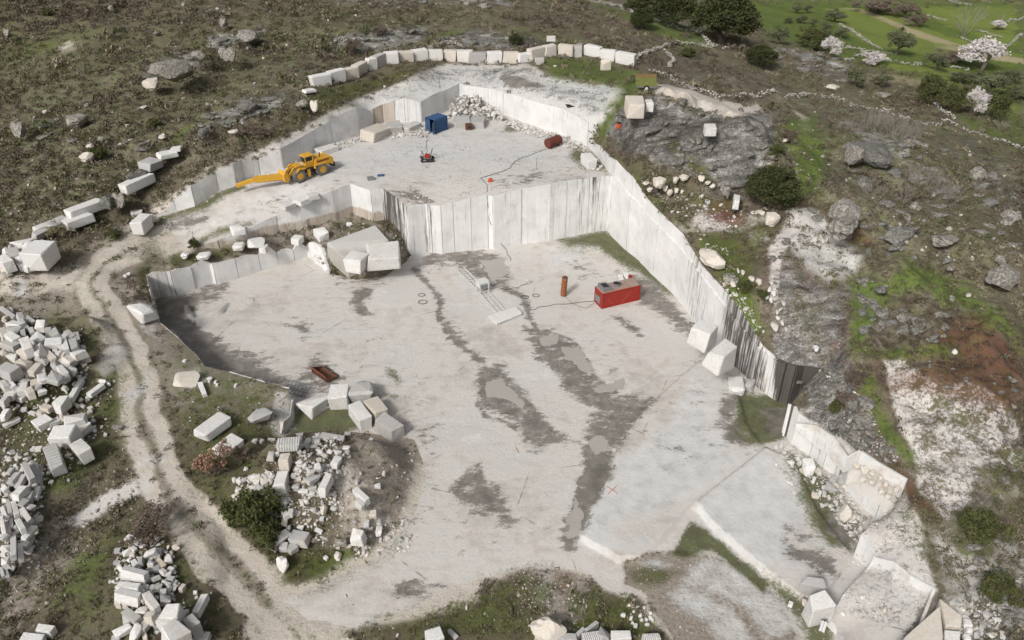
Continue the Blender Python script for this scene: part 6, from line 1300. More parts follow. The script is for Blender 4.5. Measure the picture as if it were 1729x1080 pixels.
# painted cross
p = G(1034, 827, 'F'); cr = thing('painted_cross', 'orange cross sprayed on the big white slab of the pit floor', 'painted mark', (p[0], p[1], p[2]+.02), .1)
sp = plain('orange_spray', (.50,.14,.06), .8)
for an in (.75, 2.2):
    vs = [];
    for k in range(9):
        t_ = -.85+1.7*k/8; xx, yy = t_*math.cos(an), t_*math.sin(an)
        for s in (-1, 1): X_, Y_ = xx-s*.04*math.sin(an), yy+s*.04*math.cos(an); c_, s_ = math.cos(.1), math.sin(.1); vs.append((X_, Y_, Z(p[0]+X_*c_-Y_*s_, p[1]+X_*s_+Y_*c_, 'F')-p[2]+.01+(.004 if an > 1 else 0)))
    me = bpy.data.meshes.new('stroke'); me.from_pydata(vs, [], [(2*k, 2*k+1, 2*k+3, 2*k+2) for k in range(8)]); link('stroke', me, sp, cr)
# cables and hoses
def cable(name, label, ptsl, r, mat, cat='cable'):
    P3 = []
    for q in ptsl:
        if len(q) == 4: x, y = U(q[0], q[1], q[3]); P3.append(Vector((x, y, q[3])))
        else: g_ = G(q[0], q[1], q[2] if len(q) > 2 else None); P3.append(Vector(g_)+Vector((0,0,r+.02)))
    cu = bpy.data.curves.new(name, 'CURVE'); cu.dimensions = '3D'; s = cu.splines.new('NURBS'); 
    pt = []
    for a_, b_ in zip(P3[:-1], P3[1:]):
        for k in range(4):
            q_ = a_.lerp(b_, k/4)+Vector((rng.gauss(0,.12), rng.gauss(0,.12), 0)); 
            if abs(a_.z-b_.z) < 1: q_.z = Z(q_.x, q_.y)+r+.02
            pt.append(q_)
    pt.append(P3[-1]); s.points.add(len(pt)-1)
    for i, q_ in enumerate(pt): s.points[i].co = (*q_, 1)
    s.use_endpoint_u = True; s.order_u = 3; cu.bevel_depth = r; cu.bevel_resolution = 1
    dg = bpy.context.evaluated_depsgraph_get(); tmp = bpy.data.objects.new('t', cu); COL.objects.link(tmp); dg.update(); me = bpy.data.meshes.new_from_object(tmp.evaluated_get(dg)); bpy.data.objects.remove(tmp); 
    me.name = name; me.materials.clear(); o = link(name, me, mat); o['label'] = label; o['category'] = cat; return o
cable('power_cable', 'dark cable running over the bench from the red tank towards the pit edge', [(921,252,'B'),(900,260,'B'),(868,272,'B'),(862,284,'B'),(845,291,'B'),(812,300,'B'),(822,312,'B'),(822,324,'B')], .035, BLK)
bx0 = back[7]; 
cable('power_cable', 'dark cable hanging down the white back wall onto the pit floor', [(822,325,'B'),(824,345,0,8.2),(828,375,0,5.),(838,400,0,2.),(856,424,'F'),(862,440,'F')], .035, BLK)
cable('power_cable', 'dark cable lying on the pit floor left of the generator', [(1006,509,'F'),(970,511,'F'),(930,515,'F'),(893,523,'F')], .035, BLK)
cable('hose', 'orange hose lying between the rusty boiler and the generator', [(953,500,'F'),(962,510,'F'),(978,518,'F'),(994,520,'F'),(1003,512,'F')], .03, FRD, 'hose')
cable('hose', 'thin grey hose curling on the floor beside the wire saw', [(828,481,'F'),(850,489,'F'),(872,486,'F'),(889,479,'F')], .035, DRK, 'hose')
cable('power_cable', 'thin cable running down the bench from the blue container to the drill rig', [(722,228,'B'),(720,240,'B'),(719,262,'B')], .03, DRK)
for (px, py, rr, lab) in ((714,510,.65,'left of the first stream on the pit floor'), (712,498,.5,'at the edge of the first stream on the pit floor'), (905,499,.5,'right of the wire saw'), (886,502,.6,'near the middle of the pit right of the second stream')):
    p = G(px, py, 'F'); m = MB(); n = 22
    for k in range(n):
        a0, a1 = 2*math.pi*k/n, 2*math.pi*(k+1)/n; m.rod((rr*math.cos(a0), rr*math.sin(a0)*.9, 0), (rr*math.cos(a1), rr*math.sin(a1)*.9, 0), .04, 6)
    o = m.build('hose_coil', DRK); o.location = (p[0], p[1], p[2]+.06); o['label'] = 'dark coil of hose lying '+lab; o['category'] = 'hose'
# ------------------------------------------------------------------ rubble, walls, vegetation
def bake(name, bases, P, S, R, mat, label=None, kind='stuff', parent=None, rnd=None, tiltamp=.0, zs=None):
    """one joined mesh of many small pieces; bases: list of (verts, tris); P positions, S sizes, R yaw"""
    vs = []; fs = []; at = []; off = 0; idx = nr.integers(0, len(bases), len(P))
    for bi, (bv, bf) in enumerate(bases):
        m = idx == bi; n = int(m.sum())
        if not n: continue
        c, s = np.cos(R[m]), np.sin(R[m]); s3 = S[m] if S.ndim == 2 else np.repeat(S[m][:, None], 3, 1)
        v = bv[None]*s3[:, None, :]
        if tiltamp:
            t = nr.normal(0, tiltamp, n); ct, st_ = np.cos(t), np.sin(t); y_ = v[..., 1]*ct[:, None]-v[..., 2]*st_[:, None]; z_ = v[..., 1]*st_[:, None]+v[..., 2]*ct[:, None]; v = np.stack([v[..., 0], y_, z_], -1)
        x = v[..., 0]*c[:, None]-v[..., 1]*s[:, None]; y = v[..., 0]*s[:, None]+v[..., 1]*c[:, None]
        w_ = np.stack([x, y, v[..., 2]], -1)+P[m][:, None, :]
        vs.append(w_.reshape(-1, 3)); fs.append((bf[None]+(np.arange(n)*len(bv))[:, None, None]+off).reshape(-1, 3)); off += n*len(bv)
        rr = (rnd[m] if rnd is not None else nr.random(n)); at.append(np.repeat(rr, len(bv)))
    me = mk_mesh(name, np.concatenate(vs), np.concatenate(fs), False)
    me.attributes.new('tone', 'FLOAT', 'POINT').data.foreach_set('value', np.concatenate(at).astype(np.float32))
    o = link(name, me, mat, parent)
    if kind: o['kind'] = kind
    if label: o['label'] = label
    return o
def tri_arrays(me):
    me.calc_loop_triangles(); v = np.empty(len(me.vertices)*3); me.vertices.foreach_get('co', v)
    t = np.empty(len(me.loop_triangles)*3, np.int64); me.loop_triangles.foreach_get('vertices', t); return v.reshape(-1, 3), t.reshape(-1, 3)
def pebble(seed):
    q = np.random.default_rng(seed); bm = bmesh.new(); vv = [bm.verts.new(v) for v in (q.normal(0, 1, (11, 3)))]
    for v in bm.verts: v.co = v.co.normalized()*.5*q.uniform(.75, 1.1)
    r = bmesh.ops.convex_hull(bm, input=vv); bmesh.ops.recalc_face_normals(bm, faces=bm.faces); me = bpy.data.meshes.new('t'); bm.to_mesh(me); bm.free(); a = tri_arrays(me); bpy.data.meshes.remove(me); return a
PEB = [pebble(s) for s in range(8)]
BLKT = [tri_arrays(m) for m in BM['chunk'][:3]+BM['cube'][:2]+BM['wedge'][:2]]
def tone_mat(name, stops, rough=.85, fine=8., spec=.2, amt=.35):
    t = NT(name); a = t.attr('tone'); n = t.noise(t.pos(), fine, 4, .7)
    c = t.ramp(a, stops); c = t.mix(t.rng(n, .4, .75, 0, amt), c, tuple(k*.45 for k in stops[len(stops)//2][1])); t.b.inputs['Specular IOR Level'].default_value = spec
    return t.done(c, rough, t.bump(n, .3, .04))
RUB = tone_mat('rubble_stone', [(0, (.34,.33,.31)), (.4, (.52,.51,.49)), (.75, (.64,.63,.61)), (1, (.52,.45,.37))]); RUBD = tone_mat('dirty_rubble', [(0, (.26,.23,.2)), (.5, (.40,.36,.32)), (1, (.55,.52,.48))])
LIM = tone_mat('old_wall_stone', [(0, (.20,.19,.175)), (.4, (.34,.325,.30)), (.8, (.47,.45,.41)), (1, (.54,.50,.43))])
def scatter_poly(s, n, reg=None):
    pl = pts(s); a = np.array(pl); out = []
    x0_, x1_, y0_, y1_ = a[:, 0].min(), a[:, 0].max(), a[:, 1].min(), a[:, 1].max(); tries = 0
    while len(out) < n and tries < n*30:
        tries += 1; px, py = rng.uniform(x0_, x1_), rng.uniform(y0_, y1_)
        if inside(np.array([px]), np.array([py]), pl)[0]: out.append(G(px, py, reg))
    return out
def rubble(label, areas, mat=RUB, bases=None, par=None, name='rubble'):
    P_ = []; S_ = []
    for s, n, lo, hi, reg, up in areas:
        for p in scatter_poly(s, n, reg):
            z_ = lo*(hi/lo)**(rng.random()**2.2); P_.append((p[0], p[1], p[2]+z_*.15+rng.random()*up)); S_.append((z_*rng.uniform(.8, 1.4), z_*rng.uniform(.7, 1.1), z_*rng.uniform(.45, .9)))
    return bake(name, bases or (PEB+BLKT[:3]), np.array(P_), np.array(S_), nr.uniform(0, 6.28, len(P_)), mat, label, parent=par, tiltamp=.3)
rubble('loose broken granite between the track and the pit floor', [('470 740,560 735,590 760,590 860,570 930,470 900,395 870,400 820,440 790', 620, .12, .75, 'N', 0), ('395 810,470 800,500 850,470 880,400 850', 260, .3, 1.0, 'N', .2), ('500 740,570 735,570 860,500 870', 280, .3, .9, 'N', .1),
   ('590 870,700 880,690 930,600 945', 120, .2, 1.0, 'N', 0), ('610 750,700 760,690 860,620 860', 50, .12, .6, 'N', 0)])
rubble('small stones between the blocks of the left heaps', [('0 520,150 560,150 680,100 700,0 690', 260, .3, .9, 'N', .3), ('0 690,130 690,160 780,60 800,0 780', 260, .15, .7, 'N', 0), ('0 770,80 780,60 960,0 980', 200, .3, .9, 'N', .3), ('200 920,240 895,300 930,300 1000,240 1040,190 1000', 220, .25, .9, 'N', .4),
   ('130 640,200 640,170 740,140 760', 90, .1, .45, 'N', 0), ('240 1000,360 1000,340 1080,220 1080', 60, .2, .6, 'N', 0)])
cone = rubble('heap of broken white granite in the far corner of the upper bench', [('752 200,770 172,800 165,830 185,850 205,800 203', 420, .4, 1.5, 'B', 1.6), ('765 185,800 172,815 190,780 196', 200, .5, 1.6, 'B', 3.0), ('840 195,890 212,960 235,1000 255,960 250,870 222', 300, .25, 1.2, 'B', .3),
   ('630 225,690 215,740 212,720 232,650 236', 220, .25, 1.0, 'B', .2), ('560 245,620 230,610 240,565 255', 80, .3, 1.0, 'B', .2), ('985 250,1010 262,1020 285,1000 290,975 275', 80, .2, .7, 'B', 0)])
rubble('gravel and small stones along the edge of the upper bench', [('650 325,720 318,740 342,690 345', 130, .12, .5, 'B', 0), ('740 335,830 315,900 296,1020 270,1000 290,900 302,830 325', 200, .1, .4, 'B', 0)])
rubble('stones and clods at the foot of the left ledge', [('520 432,560 425,690 432,690 450,620 460,560 455', 260, .12, .6, None, 0), ('600 370,680 400,690 425,650 430,560 400', 140, .15, .8, 'N', 0), ('400 395,560 385,620 370,600 360', 120, .12, .5, 'N', 0), ('300 350,440 300,560 250,600 220,580 215,430 285,300 340', 160, .15, .6, 'N', 0)], RUBD)
rubble('broken stones along the foot of the right wall', [('1325 740,1360 780,1420 810,1460 880,1460 930,1430 900,1390 850,1320 770', 420, .12, .8, 'F', 0), ('1100 480,1150 520,1220 600,1200 600,1130 540', 60, .08, .3, 'F', 0), ('1300 770,1330 800,1350 850,1320 800', 40, .2, .6, 'F', 0)])
rubble('scattered pale stones on the right hillside', [('1200 470,1240 470,1290 560,1260 560', 160, .15, .7, 'N', 0), ('1380 620,1450 660,1520 780,1480 780,1420 700', 220, .1, .5, 'N', 0), ('1060 290,1180 400,1290 370,1180 330', 220, .15, .9, 'N', 0), ('1180 400,1230 420,1250 480,1200 440', 60, .15, .6, 'N', 0), ('1420 930,1560 960,1540 1060,1420 1040', 260, .08, .45, 'N', 0), ('1600 1020,1680 1020,1700 1080,1600 1080', 120, .2, .9, 'N', .2), ('1450 880,1550 850,1560 940,1500 920', 140, .08, .35, 'N', 0)], RUB)
rubble('small stones strewn over the rough ground beside the tracks', [('60 480,200 600,240 780,220 900,60 1060,0 1060,0 560', 500, .08, .4, 'N', 0), ('290 620,500 660,480 760,370 800,290 700', 240, .08, .35, 'N', 0), ('150 440,300 330,420 270,480 240,460 280,300 370,240 430', 420, .1, .5, 'N', 0), ('860 960,1000 970,980 1080,900 1080', 600, .08, .35, None, 0), ('1040 950,1200 940,1300 1080,1060 1080', 220, .08, .35, None, 0), ('560 1000,860 960,1000 1070,560 1080', 120, .08, .35, 'N', 0), ('90 860,240 820,240 860,100 960,0 1040', 200, .1, .5, 'N', 0)], RUBD)
rubble('small stones on the left hillside', [('0 200,500 160,400 260,200 330,0 400', 260, .2, .8, 'N', 0), ('200 0,800 0,560 140,300 200', 260, .25, .9, 'N', 0), ('1300 160,1729 260,1729 500,1500 400,1320 300', 260, .2, .9, 'N', 0)], LIM)
BOT = [tri_arrays(boulder_mesh(s+40, 2, .45)) for s in range(6)]
OUT = stone_material('outcrop_granite', ((.20,.195,.185), (.42,.40,.37)), lichen=1.1)
def outcrops(label, areas):
    P_ = []; S_ = []
    for s, n, lo, hi in areas:
        for p in scatter_poly(s, n, 'N'):
            z_ = lo*(hi/lo)**(rng.random()**1.6); P_.append((p[0], p[1], p[2]-z_*.03)); S_.append((z_*rng.uniform(1., 1.9), z_*rng.uniform(.7, 1.2), z_*rng.uniform(.35, .6)))
    return bake('rock_outcrops', BOT, np.array(P_), np.array(S_), nr.normal(.4, .7, len(P_)), OUT, label, tiltamp=.2)
outcrops('low broken granite outcrops breaking through the scrub', [('1040 190,1120 160,1300 190,1310 260,1240 320,1120 280', 70, 1., 3.6), ('1330 640,1400 610,1450 660,1520 780,1440 750', 60, .8, 2.6), ('1440 470,1500 470,1500 560,1450 560', 24, .8, 2.6), ('1500 500,1600 520,1600 580,1500 570', 20, .8, 2.2), ('1300 420,1330 400,1340 560,1300 560', 20, .6, 1.8),
  ('1420 200,1729 290,1729 460,1500 420,1440 300', 80, 1., 3.8), ('1310 75,1440 100,1430 140,1310 120', 40, 1.2, 4.), ('1600 880,1729 900,1729 1080,1640 1060', 40, .5, 1.8), ('225 130,300 82,345 88,262 132', 24, 1.2, 3.6), ('340 68,440 42,450 54,370 84', 20, 1.2, 4.), ('320 205,430 160,500 170,440 190,360 222', 40, .9, 3.), ('560 62,700 44,740 60,620 90', 40, 1., 3.), ('740 60,900 60,930 82,760 86', 40, 1., 3.2), ('0 200,300 140,300 300,0 300', 24, .8, 2.4), ('500 0,860 0,850 8,560 10', 24, 1.5, 4.), ('1330 340,1500 360,1560 440,1440 430', 24, .8, 2.4), ('1560 600,1729 640,1729 860,1640 860', 30, .5, 1.6)])
# dry stone walls
def dry_wall(label, s, hgt=1.2, wd=.9, n_per=7.):
    P2 = [G(*q, 'N') for q in pts(s)]; P_ = []; S_ = []; R_ = []
    for a_, b_ in zip(P2[:-1], P2[1:]):
        L = math.hypot(b_[0]-a_[0], b_[1]-a_[1]); yw = math.atan2(b_[1]-a_[1], b_[0]-a_[0]); wob = rng.uniform(-.3, .3)
        for k in range(int(L*n_per)):
            t_ = rng.random(); o_ = rng.uniform(-.5, .5)*wd + wob*math.sin(t_*3.14); x = a_[0]+(b_[0]-a_[0])*t_-math.sin(yw)*o_; y = a_[1]+(b_[1]-a_[1])*t_+math.cos(yw)*o_
            hh = rng.random()**.8*hgt*(1-.5*abs(o_)/wd)*(.75+.25*math.sin(x*.7+y*.5)); sz = rng.uniform(.28, .62); P_.append((x, y, hh)); S_.append((sz*1.25, sz, sz*.75)); R_.append(yw+rng.gauss(0, .5))
    P_ = np.array(P_); P_[:, 2] += np.array([Z(x, y, 'N') for x, y in P_[:, :2]])
    root = thing('dry_stone_wall', label, 'stone wall', (P2[0][0], P2[0][1], P2[0][2])); o = bake('wall_stones', PEB, P_-np.array(P2[0]), np.array(S_), np.array(R_), LIM, parent=root, tiltamp=.2); return o
for s, lab in (('1068 105,1085 92,1110 83,1145 72,1180 79,1240 81', 'dry stone wall rising right from the end of the row of blocks'), ('1096 120,1130 132,1165 150,1215 166,1260 165,1300 158,1365 160', 'long curving dry stone wall behind the rock dome and the trailer'),
    ('1365 160,1400 167,1455 182,1500 192', 'dry stone wall running through scrub above the bare trees'), ('1495 190,1545 207,1590 213', 'dry stone wall right of the bare trees, above the big grey boulders'), ('1590 203,1625 218,1650 226,1729 252', 'dry stone wall running down to the right edge of the picture'), ('985 0,1060 16,1076 27', 'dry stone wall beside the far dirt lane, left of the evergreen oaks'),
    ('1100 34,1138 46,1180 55', 'dry stone wall between two evergreen oaks and the far lane'), ('1183 55,1192 70,1206 80', 'short dry stone wall dropping below the biggest evergreen oak'), ('1402 92,1450 93,1500 102,1560 112', 'broad dry stone wall below the bright green field'), ('1405 82,1450 84,1505 92', 'upper stone wall parallel to the broad one, below the green field'),
    ('1415 42,1450 62,1490 84', 'dark low stone wall along the lower left edge of the green field'), ('1565 28,1600 36', 'short stone wall above the green field, left of the bare tree'), ('1645 52,1670 58,1692 64', 'stone wall right of the large bare tree'), ('1622 64,1655 76', 'small tumbled wall below the large bare tree'), ('1672 42,1700 38,1729 30', 'stone wall near the top right corner'),
    ('1698 80,1712 70,1729 60', 'stone wall climbing to the right edge above the blossom tree'), ('1690 130,1729 134', 'stone wall at the right edge below the blossom tree'), ('1602 113,1636 120', 'ruined stone hut wall left of the white blossom tree'), ('1575 176,1595 190,1612 203', 'stone wall below the pair of round evergreen bushes'), ('553 80,575 70,604 62', 'tumbled stone wall on the left hillside beyond the row'), ('700 88,740 76,780 78', 'low tumbled stones beyond the middle of the row of blocks'),
    ('1120 84,1138 104,1130 115', 'tumbled wall curling through the scrub right of the row'), ('1600 3,1640 10', 'stone wall at the top edge above the green field')):
    dry_wall(lab, s)
# foliage pieces
def clump(seed, n, kind):
    q = np.random.default_rng(seed); vs = []; fs = []
    for k in range(n):
        if kind == 'grass':
            a = q.uniform(0, 6.28); r = q.uniform(0, .35); h = q.uniform(.4, 1.); ln = q.uniform(.1, .5); w = .05
            b = np.array([r*math.cos(a), r*math.sin(a), 0]); d = np.array([math.cos(a)*ln, math.sin(a)*ln, h]); e = np.array([-math.sin(a), math.cos(a), 0])*w; T3 = [b-e, b+e, b+d]
        else:
            d = q.normal(0, 1, 3); d[2] = abs(d[2])*.9+.05; d /= np.linalg.norm(d); r = q.uniform(.25, .5); c = d*np.array([r, r, r*.95])*(1+.25*math.sin(seed+3*math.atan2(d[1], d[0])))
            u = q.normal(0, 1, 3); u /= np.linalg.norm(u); v = np.cross(u, d+q.normal(0, .5, 3)); v /= np.linalg.norm(v)+1e-6; s = q.uniform(.05, .13); up = np.array([0, 0, 1.])*s*(1.6 if kind == 'heath' else .6)
            T3 = [c-v*s, c+v*s, c+u*s*.8+up]
        i = len(vs); vs += T3; fs.append((i, i+1, i+2))
    return np.array(vs), np.array(fs)
HEATH = [clump(s, 38, 'heath') for s in range(5)]; TUFT = [clump(s+50, 14, 'grass') for s in range(4)]; BUSHC = [clump(s+90, 70, 'leaf') for s in range(4)]
def leaf_mat(name, stops, amt=.3):
    t = NT(name); c = t.ramp(t.attr('tone'), stops); n = t.noise(t.pos(), 3., 3); c = t.mix(t.rng(n, .4, .7, 0, amt), c, tuple(k*.5 for k in stops[len(stops)//2][1]))
    t.b.inputs['Specular IOR Level'].default_value = .15; return t.done(c, .8)
HM = leaf_mat('heath', [(0, (.10,.078,.058)), (.25, (.15,.122,.092)), (.45, (.20,.168,.13)), (.6, (.115,.11,.062)), (.8, (.14,.145,.072)), (.93, (.08,.09,.045)), (1, (.27,.235,.17))])
GMt = leaf_mat('grass_blades', [(0, (.06,.085,.02)), (.4, (.10,.15,.03)), (.7, (.16,.18,.06)), (1, (.30,.27,.15))])
xN, yN, zN, mvN = dataN
from mathutils.kdtree import KDTree
kd = KDTree(len(xN))
selN = np.nonzero((yN < 560) & (yN > 25) & (np.abs(xN) < 420))[0]
kd = KDTree(len(selN))
for j, i in enumerate(selN): kd.insert((xN[i], yN[i], 0), int(i))
kd.balance()
def veg(n, fn, reach):
    """random ground points inside the view with a keep-probability from the ground cover there"""
    out = []
    px = nr.uniform(-60, 1790, n); py = 1150*nr.random(n)**1.25-40
    for a_, b_ in zip(px, py):
        z0 = 6.
        u = (a_-CX)/FPX; v = (CY-b_)/FPX; d = Vector((u, cP+v*sP, -sP+v*cP)).normalized()
        h = TREES['N'].ray_cast(Vector((0, 0, CAMZ)), d)
        if h[0] is None: continue
        p = h[0]; co, i, dist = kd.find((p.x, p.y, 0)); m = {k: mvN[k][i] for k in mvN}
        pr, sz = fn(m, p)
        if rng.random() < pr: out.append((p.x, p.y, p.z, sz))
    return out
edgeF = [q for q in xyF]; 
def f_scrub(m, p):
    bare = max(m['road'], m['rock'], m['white'], m['lich']*.93, m['field'], m['wet'], m['straw']*.75, m['dirt']*.8, m['grass']*.86, m['moss']*.8, m['red']*.85)
    d = math.hypot(p.x, p.y); v = mnoise.noise(Vector((p.x*.07, p.y*.07, 0)))*.9+mnoise.noise(Vector((p.x*.25, p.y*.25, 3)))*.5
    pr = max(0, 1-bare)*(.75+v*.6)
    if p.y < 95 and p.x < 40: pr *= .35
    return pr, (rng.uniform(.4, .95)*(1+.004*d)*(rng.uniform(1.5, 2.4) if rng.random() < .035 and d > 130 else 1))*(.8 if p.y < 110 else 1)
A_ = np.array(veg(62000, f_scrub, 0)); print('scrub', len(A_))
tn = np.array([mnoise.noise(Vector((x*.05, y*.05, 7)))*.9+.5 for x, y in A_[:, :2]]); tn = np.clip(tn+nr.normal(0, .28, len(A_)), 0, 1)
bake('scrub', HEATH, A_[:, :3]-np.array([0, 0, .05]), np.stack([A_[:, 3]*1.3, A_[:, 3]*1.3, A_[:, 3]*nr.uniform(.7, 1.25, len(A_))], 1), nr.uniform(0, 6.28, len(A_)), HM, 'brown and olive heath scrub covering the hillsides', rnd=tn)
def f_grass(m, p):
    g = max(m['grass'], m['moss']*.9, .35 if max(m['road'], m['rock'], m['white'], m['lich'], m['field']) < .2 else 0); b = max(m['road'], m['rock']*.9, m['white'], m['field'])
    return g*(1-b)*(1 if p.y < 130 else .25), rng.uniform(.25, .6)
A_ = np.array(veg(26000, f_grass, 0)); print('grass', len(A_))
tn = np.clip(np.array([mnoise.noise(Vector((x*.12, y*.12, 17)))*.9+.45 for x, y in A_[:, :2]])+nr.normal(0, .22, len(A_)), 0, 1)
bake('grass', TUFT, A_[:, :3], A_[:, 3], nr.uniform(0, 6.28, len(A_)), GMt, 'short grass and tufts on the rough ground', rnd=tn)
# trees and bushes
BARK = plain('bark', (.13,.105,.08), .9); PALE = plain('pale_bark', (.27,.245,.215), .85, 0, .1)
LEAF = dict(oak=leaf_mat('evergreen_leaf', [(0, (.022,.028,.012)), (.5, (.05,.058,.022)), (1, (.09,.095,.04))], .15), olive=leaf_mat('grey_green_leaf', [(0, (.06,.07,.035)), (.5, (.12,.13,.07)), (1, (.20,.21,.13))], .15),
            bush=leaf_mat('bush_leaf', [(0, (.04,.05,.02)), (.5, (.085,.095,.035)), (1, (.14,.14,.06))], .15), brown=leaf_mat('dry_twigs', [(0, (.09,.065,.05)), (.5, (.16,.125,.10)), (1, (.24,.20,.16))], .15),
            blossom=leaf_mat('blossom', [(0, (.45,.41,.40)), (.5, (.66,.62,.61)), (1, (.78,.75,.74))], .1), yellow=leaf_mat('dry_yellow_leaf', [(0, (.20,.18,.09)), (1, (.36,.33,.2))], .1), rust=leaf_mat('russet_leaf', [(0, (.20,.12,.08)), (1, (.42,.27,.19))], .1))
def limbs(q, h, spread, n, start=.25, r0=.06, droop=0.):
    """trunk and limbs as one tube mesh; unit tree"""
    m = MB(); tips = []
    def grow(p, d, L, r, lev):
        segs = 3; a_ = p
        for s in range(segs):
            d2 = (d+Vector((q.gauss(0, .18), q.gauss(0, .18), q.gauss(0, .08)-droop*.1))).normalized(); b_ = a_+d2*L/segs; m.rod(a_, b_, r*(1-.25*s/segs), 5 if lev < 2 else 3, r*(1-.25*(s+1)/segs), False); a_ = b_; d = d2
            if lev < 3 and (s > 0 or lev > 0):
                for _ in range(q.choice((1, 2, 2)) if lev < 2 else 1): grow(a_, (d+Vector((q.gauss(0, spread), q.gauss(0, spread), q.uniform(-.05, .35)))).normalized(), L*q.uniform(.5, .75), r*.55, lev+1)
        tips.append(a_)
    for k in range(n): grow(Vector((0, 0, -.04)), Vector((q.gauss(0, .12*n), q.gauss(0, .12*n), 1)).normalized(), h*q.uniform(.5, .65), r0, 0)
    return m, tips
def crown_arrays(q, n_cl, per, rx, rz, z0, leaf, tips=None, lobes=True):
    vs = []; at = []; rn = np.random.default_rng(q.randint(0, 10**6))
    for k in range(n_cl):
        if tips and rn.random() < .7: c = np.array(tips[int(rn.integers(len(tips)))])
        else:
            d = rn.normal(0, 1, 3); d /= np.linalg.norm(d); d[2] = d[2] if d[2] > -.35 else -d[2]*.6; r = rn.uniform(.55, 1.)**.5
            c = np.array([d[0]*rx*r, d[1]*rx*r, z0+d[2]*rz*r])
        s = rn.uniform(.10, .20)*rx*2; tone = np.clip(.5+rn.normal(0, .16), 0, 1)
        o = rn.normal(0, 1, (per, 3)); o /= np.linalg.norm(o, axis=1)[:, None]; o *= rn.uniform(.45, 1., (per, 1))*s; o[:, 2] *= .75
        u = rn.normal(0, 1, (per, 3)); u /= np.linalg.norm(u, axis=1)[:, None]; v = np.cross(u, rn.normal(0, 1, (per, 3))); v /= np.linalg.norm(v, axis=1)[:, None]
        b_ = c+o; L = leaf*rn.uniform(.6, 1.2, (per, 1)); vs.append(np.stack([b_-v*L*.4, b_+v*L*.4, b_+u*L], 1).reshape(-1, 3)); at.append(np.repeat(np.clip(tone+rn.normal(0, .1, per), 0, 1), 3))
    vs = np.concatenate(vs); return vs, np.arange(len(vs)).reshape(-1, 3), np.concatenate(at)
def tree_proto(kind, seed):
    q = random.Random(seed)
    if kind in ('oak', 'olive', 'bush', 'brown', 'yellow', 'rust'):
        m, tips = limbs(q, .75, .8, 1 if kind in ('oak', 'olive') else 4, r0=.05 if kind in ('oak', 'olive') else .02)
        dense = dict(oak=(130, 110, .045), olive=(70, 80, .05), bush=(70, 90, .055), brown=(34, 60, .05), yellow=(24, 50, .06), rust=(26, 45, .07))[kind]
        cr = crown_arrays(q, dense[0], dense[1], .44, .47 if kind in ('oak', 'bush') else .42, .52 if kind in ('oak', 'olive') else .42, dense[2], None if kind in ('oak',) else [tuple(t) for t in tips if t.z > .2])
        tm, lm = BARK, LEAF[kind]
    elif kind == 'blossom':
        m, tips = limbs(q, .95, .75, 2, r0=.028); cr = crown_arrays(q, 80, 60, .42, .38, .56, .045, [tuple(t) for t in tips if t.z > .25]); tm, lm = BARK, LEAF['blossom']
    else:
        m, tips = limbs(q, 1.15, .5, 6, r0=.011); cr = None; tm, lm = PALE, None
    A = np.array([v.co[:] for v in m.bm.verts]); B_a = cr[0] if cr is not None else A
    ex = np.percentile(B_a[:, :2], 98, axis=0)-np.percentile(B_a[:, :2], 2, axis=0); k_ = 1/max(ex); kz = 1/np.percentile(B_a[:, 2], 99)
    if cr is None: k_ = 1/max(ex); k_ = min(k_, 1.6)
    for v in m.bm.verts: v.co.x *= k_; v.co.y *= k_; v.co.z *= kz
    if cr is not None: cr = (cr[0]*np.array([k_, k_, kz]), cr[1], cr[2])
    bmesh.ops.recalc_face_normals(m.bm, faces=m.bm.faces); me = bpy.data.meshes.new('trunk'); m.bm.to_mesh(me); m.bm.free(); me.materials.append(tm); cm = None
    if cr is not None:
        cm = mk_mesh('crown', cr[0], cr[1], False); cm.attributes.new('tone', 'FLOAT', 'POINT').data.foreach_set('value', cr[2].astype(np.float32)); cm.materials.append(lm)
    return me, cm
PROT = {}
def tree(kind, name, cat, px, py, wpx, hpx, label, group=None, reg='N'):
    if kind not in PROT: PROT[kind] = [tree_proto(kind, 11*s+hash(len(kind)*7)) for s in range(3)]
    g = G(px, py, reg); d = math.sqrt(g[0]**2+g[1]**2+(CAMZ-g[2])**2); wm = wpx*d/FPX; hm = hpx*d/FPX/max(.5, math.hypot(g[0], g[1])/d)*.92
    tm, cm = rng.choice(PROT[kind]); r = thing(name, label, cat, (g[0], g[1], g[2]-.1), rng.uniform(0, 6.28), group); r.scale = (wm, wm, hm)
    link('trunk', tm, None, r)
    if cm: link('crown', cm, None, r)
    return r
for a_ in ((1218,74,82,74,'biggest round evergreen oak near the top, right of the far lane'), (1137,44,62,52,'evergreen oak at the top edge, left of the biggest one'), (1088,24,52,34,'evergreen oak cut by the top edge, farthest left of the oaks'), (1083,50,32,34,'small evergreen oak below and left of the other oaks, beside the lane')): tree('oak', 'evergreen_oak', 'tree', *a_)
for a_ in ((1567,174,44,40,'left round evergreen bush of the pair below the vineyard'), (1608,188,40,38,'right round evergreen bush of the pair below the vineyard'), (1678,202,32,42,'dark upright evergreen tree near the right edge, below the olive'), (870,76,18,18,'small dark round bush on rock beyond the row of blocks'), (1300,352,70,66,'large dark green bush beside the cleft of the rock dome'), (1372,83,46,30,'dark evergreen bush left of the small blossom tree'), (1282,112,42,32,'round dark bush in the scrub below the biggest oak')): tree('oak' if a_[0] < 1400 and a_[0] != 1372 else 'bush', 'evergreen_bush', 'bush', *a_)
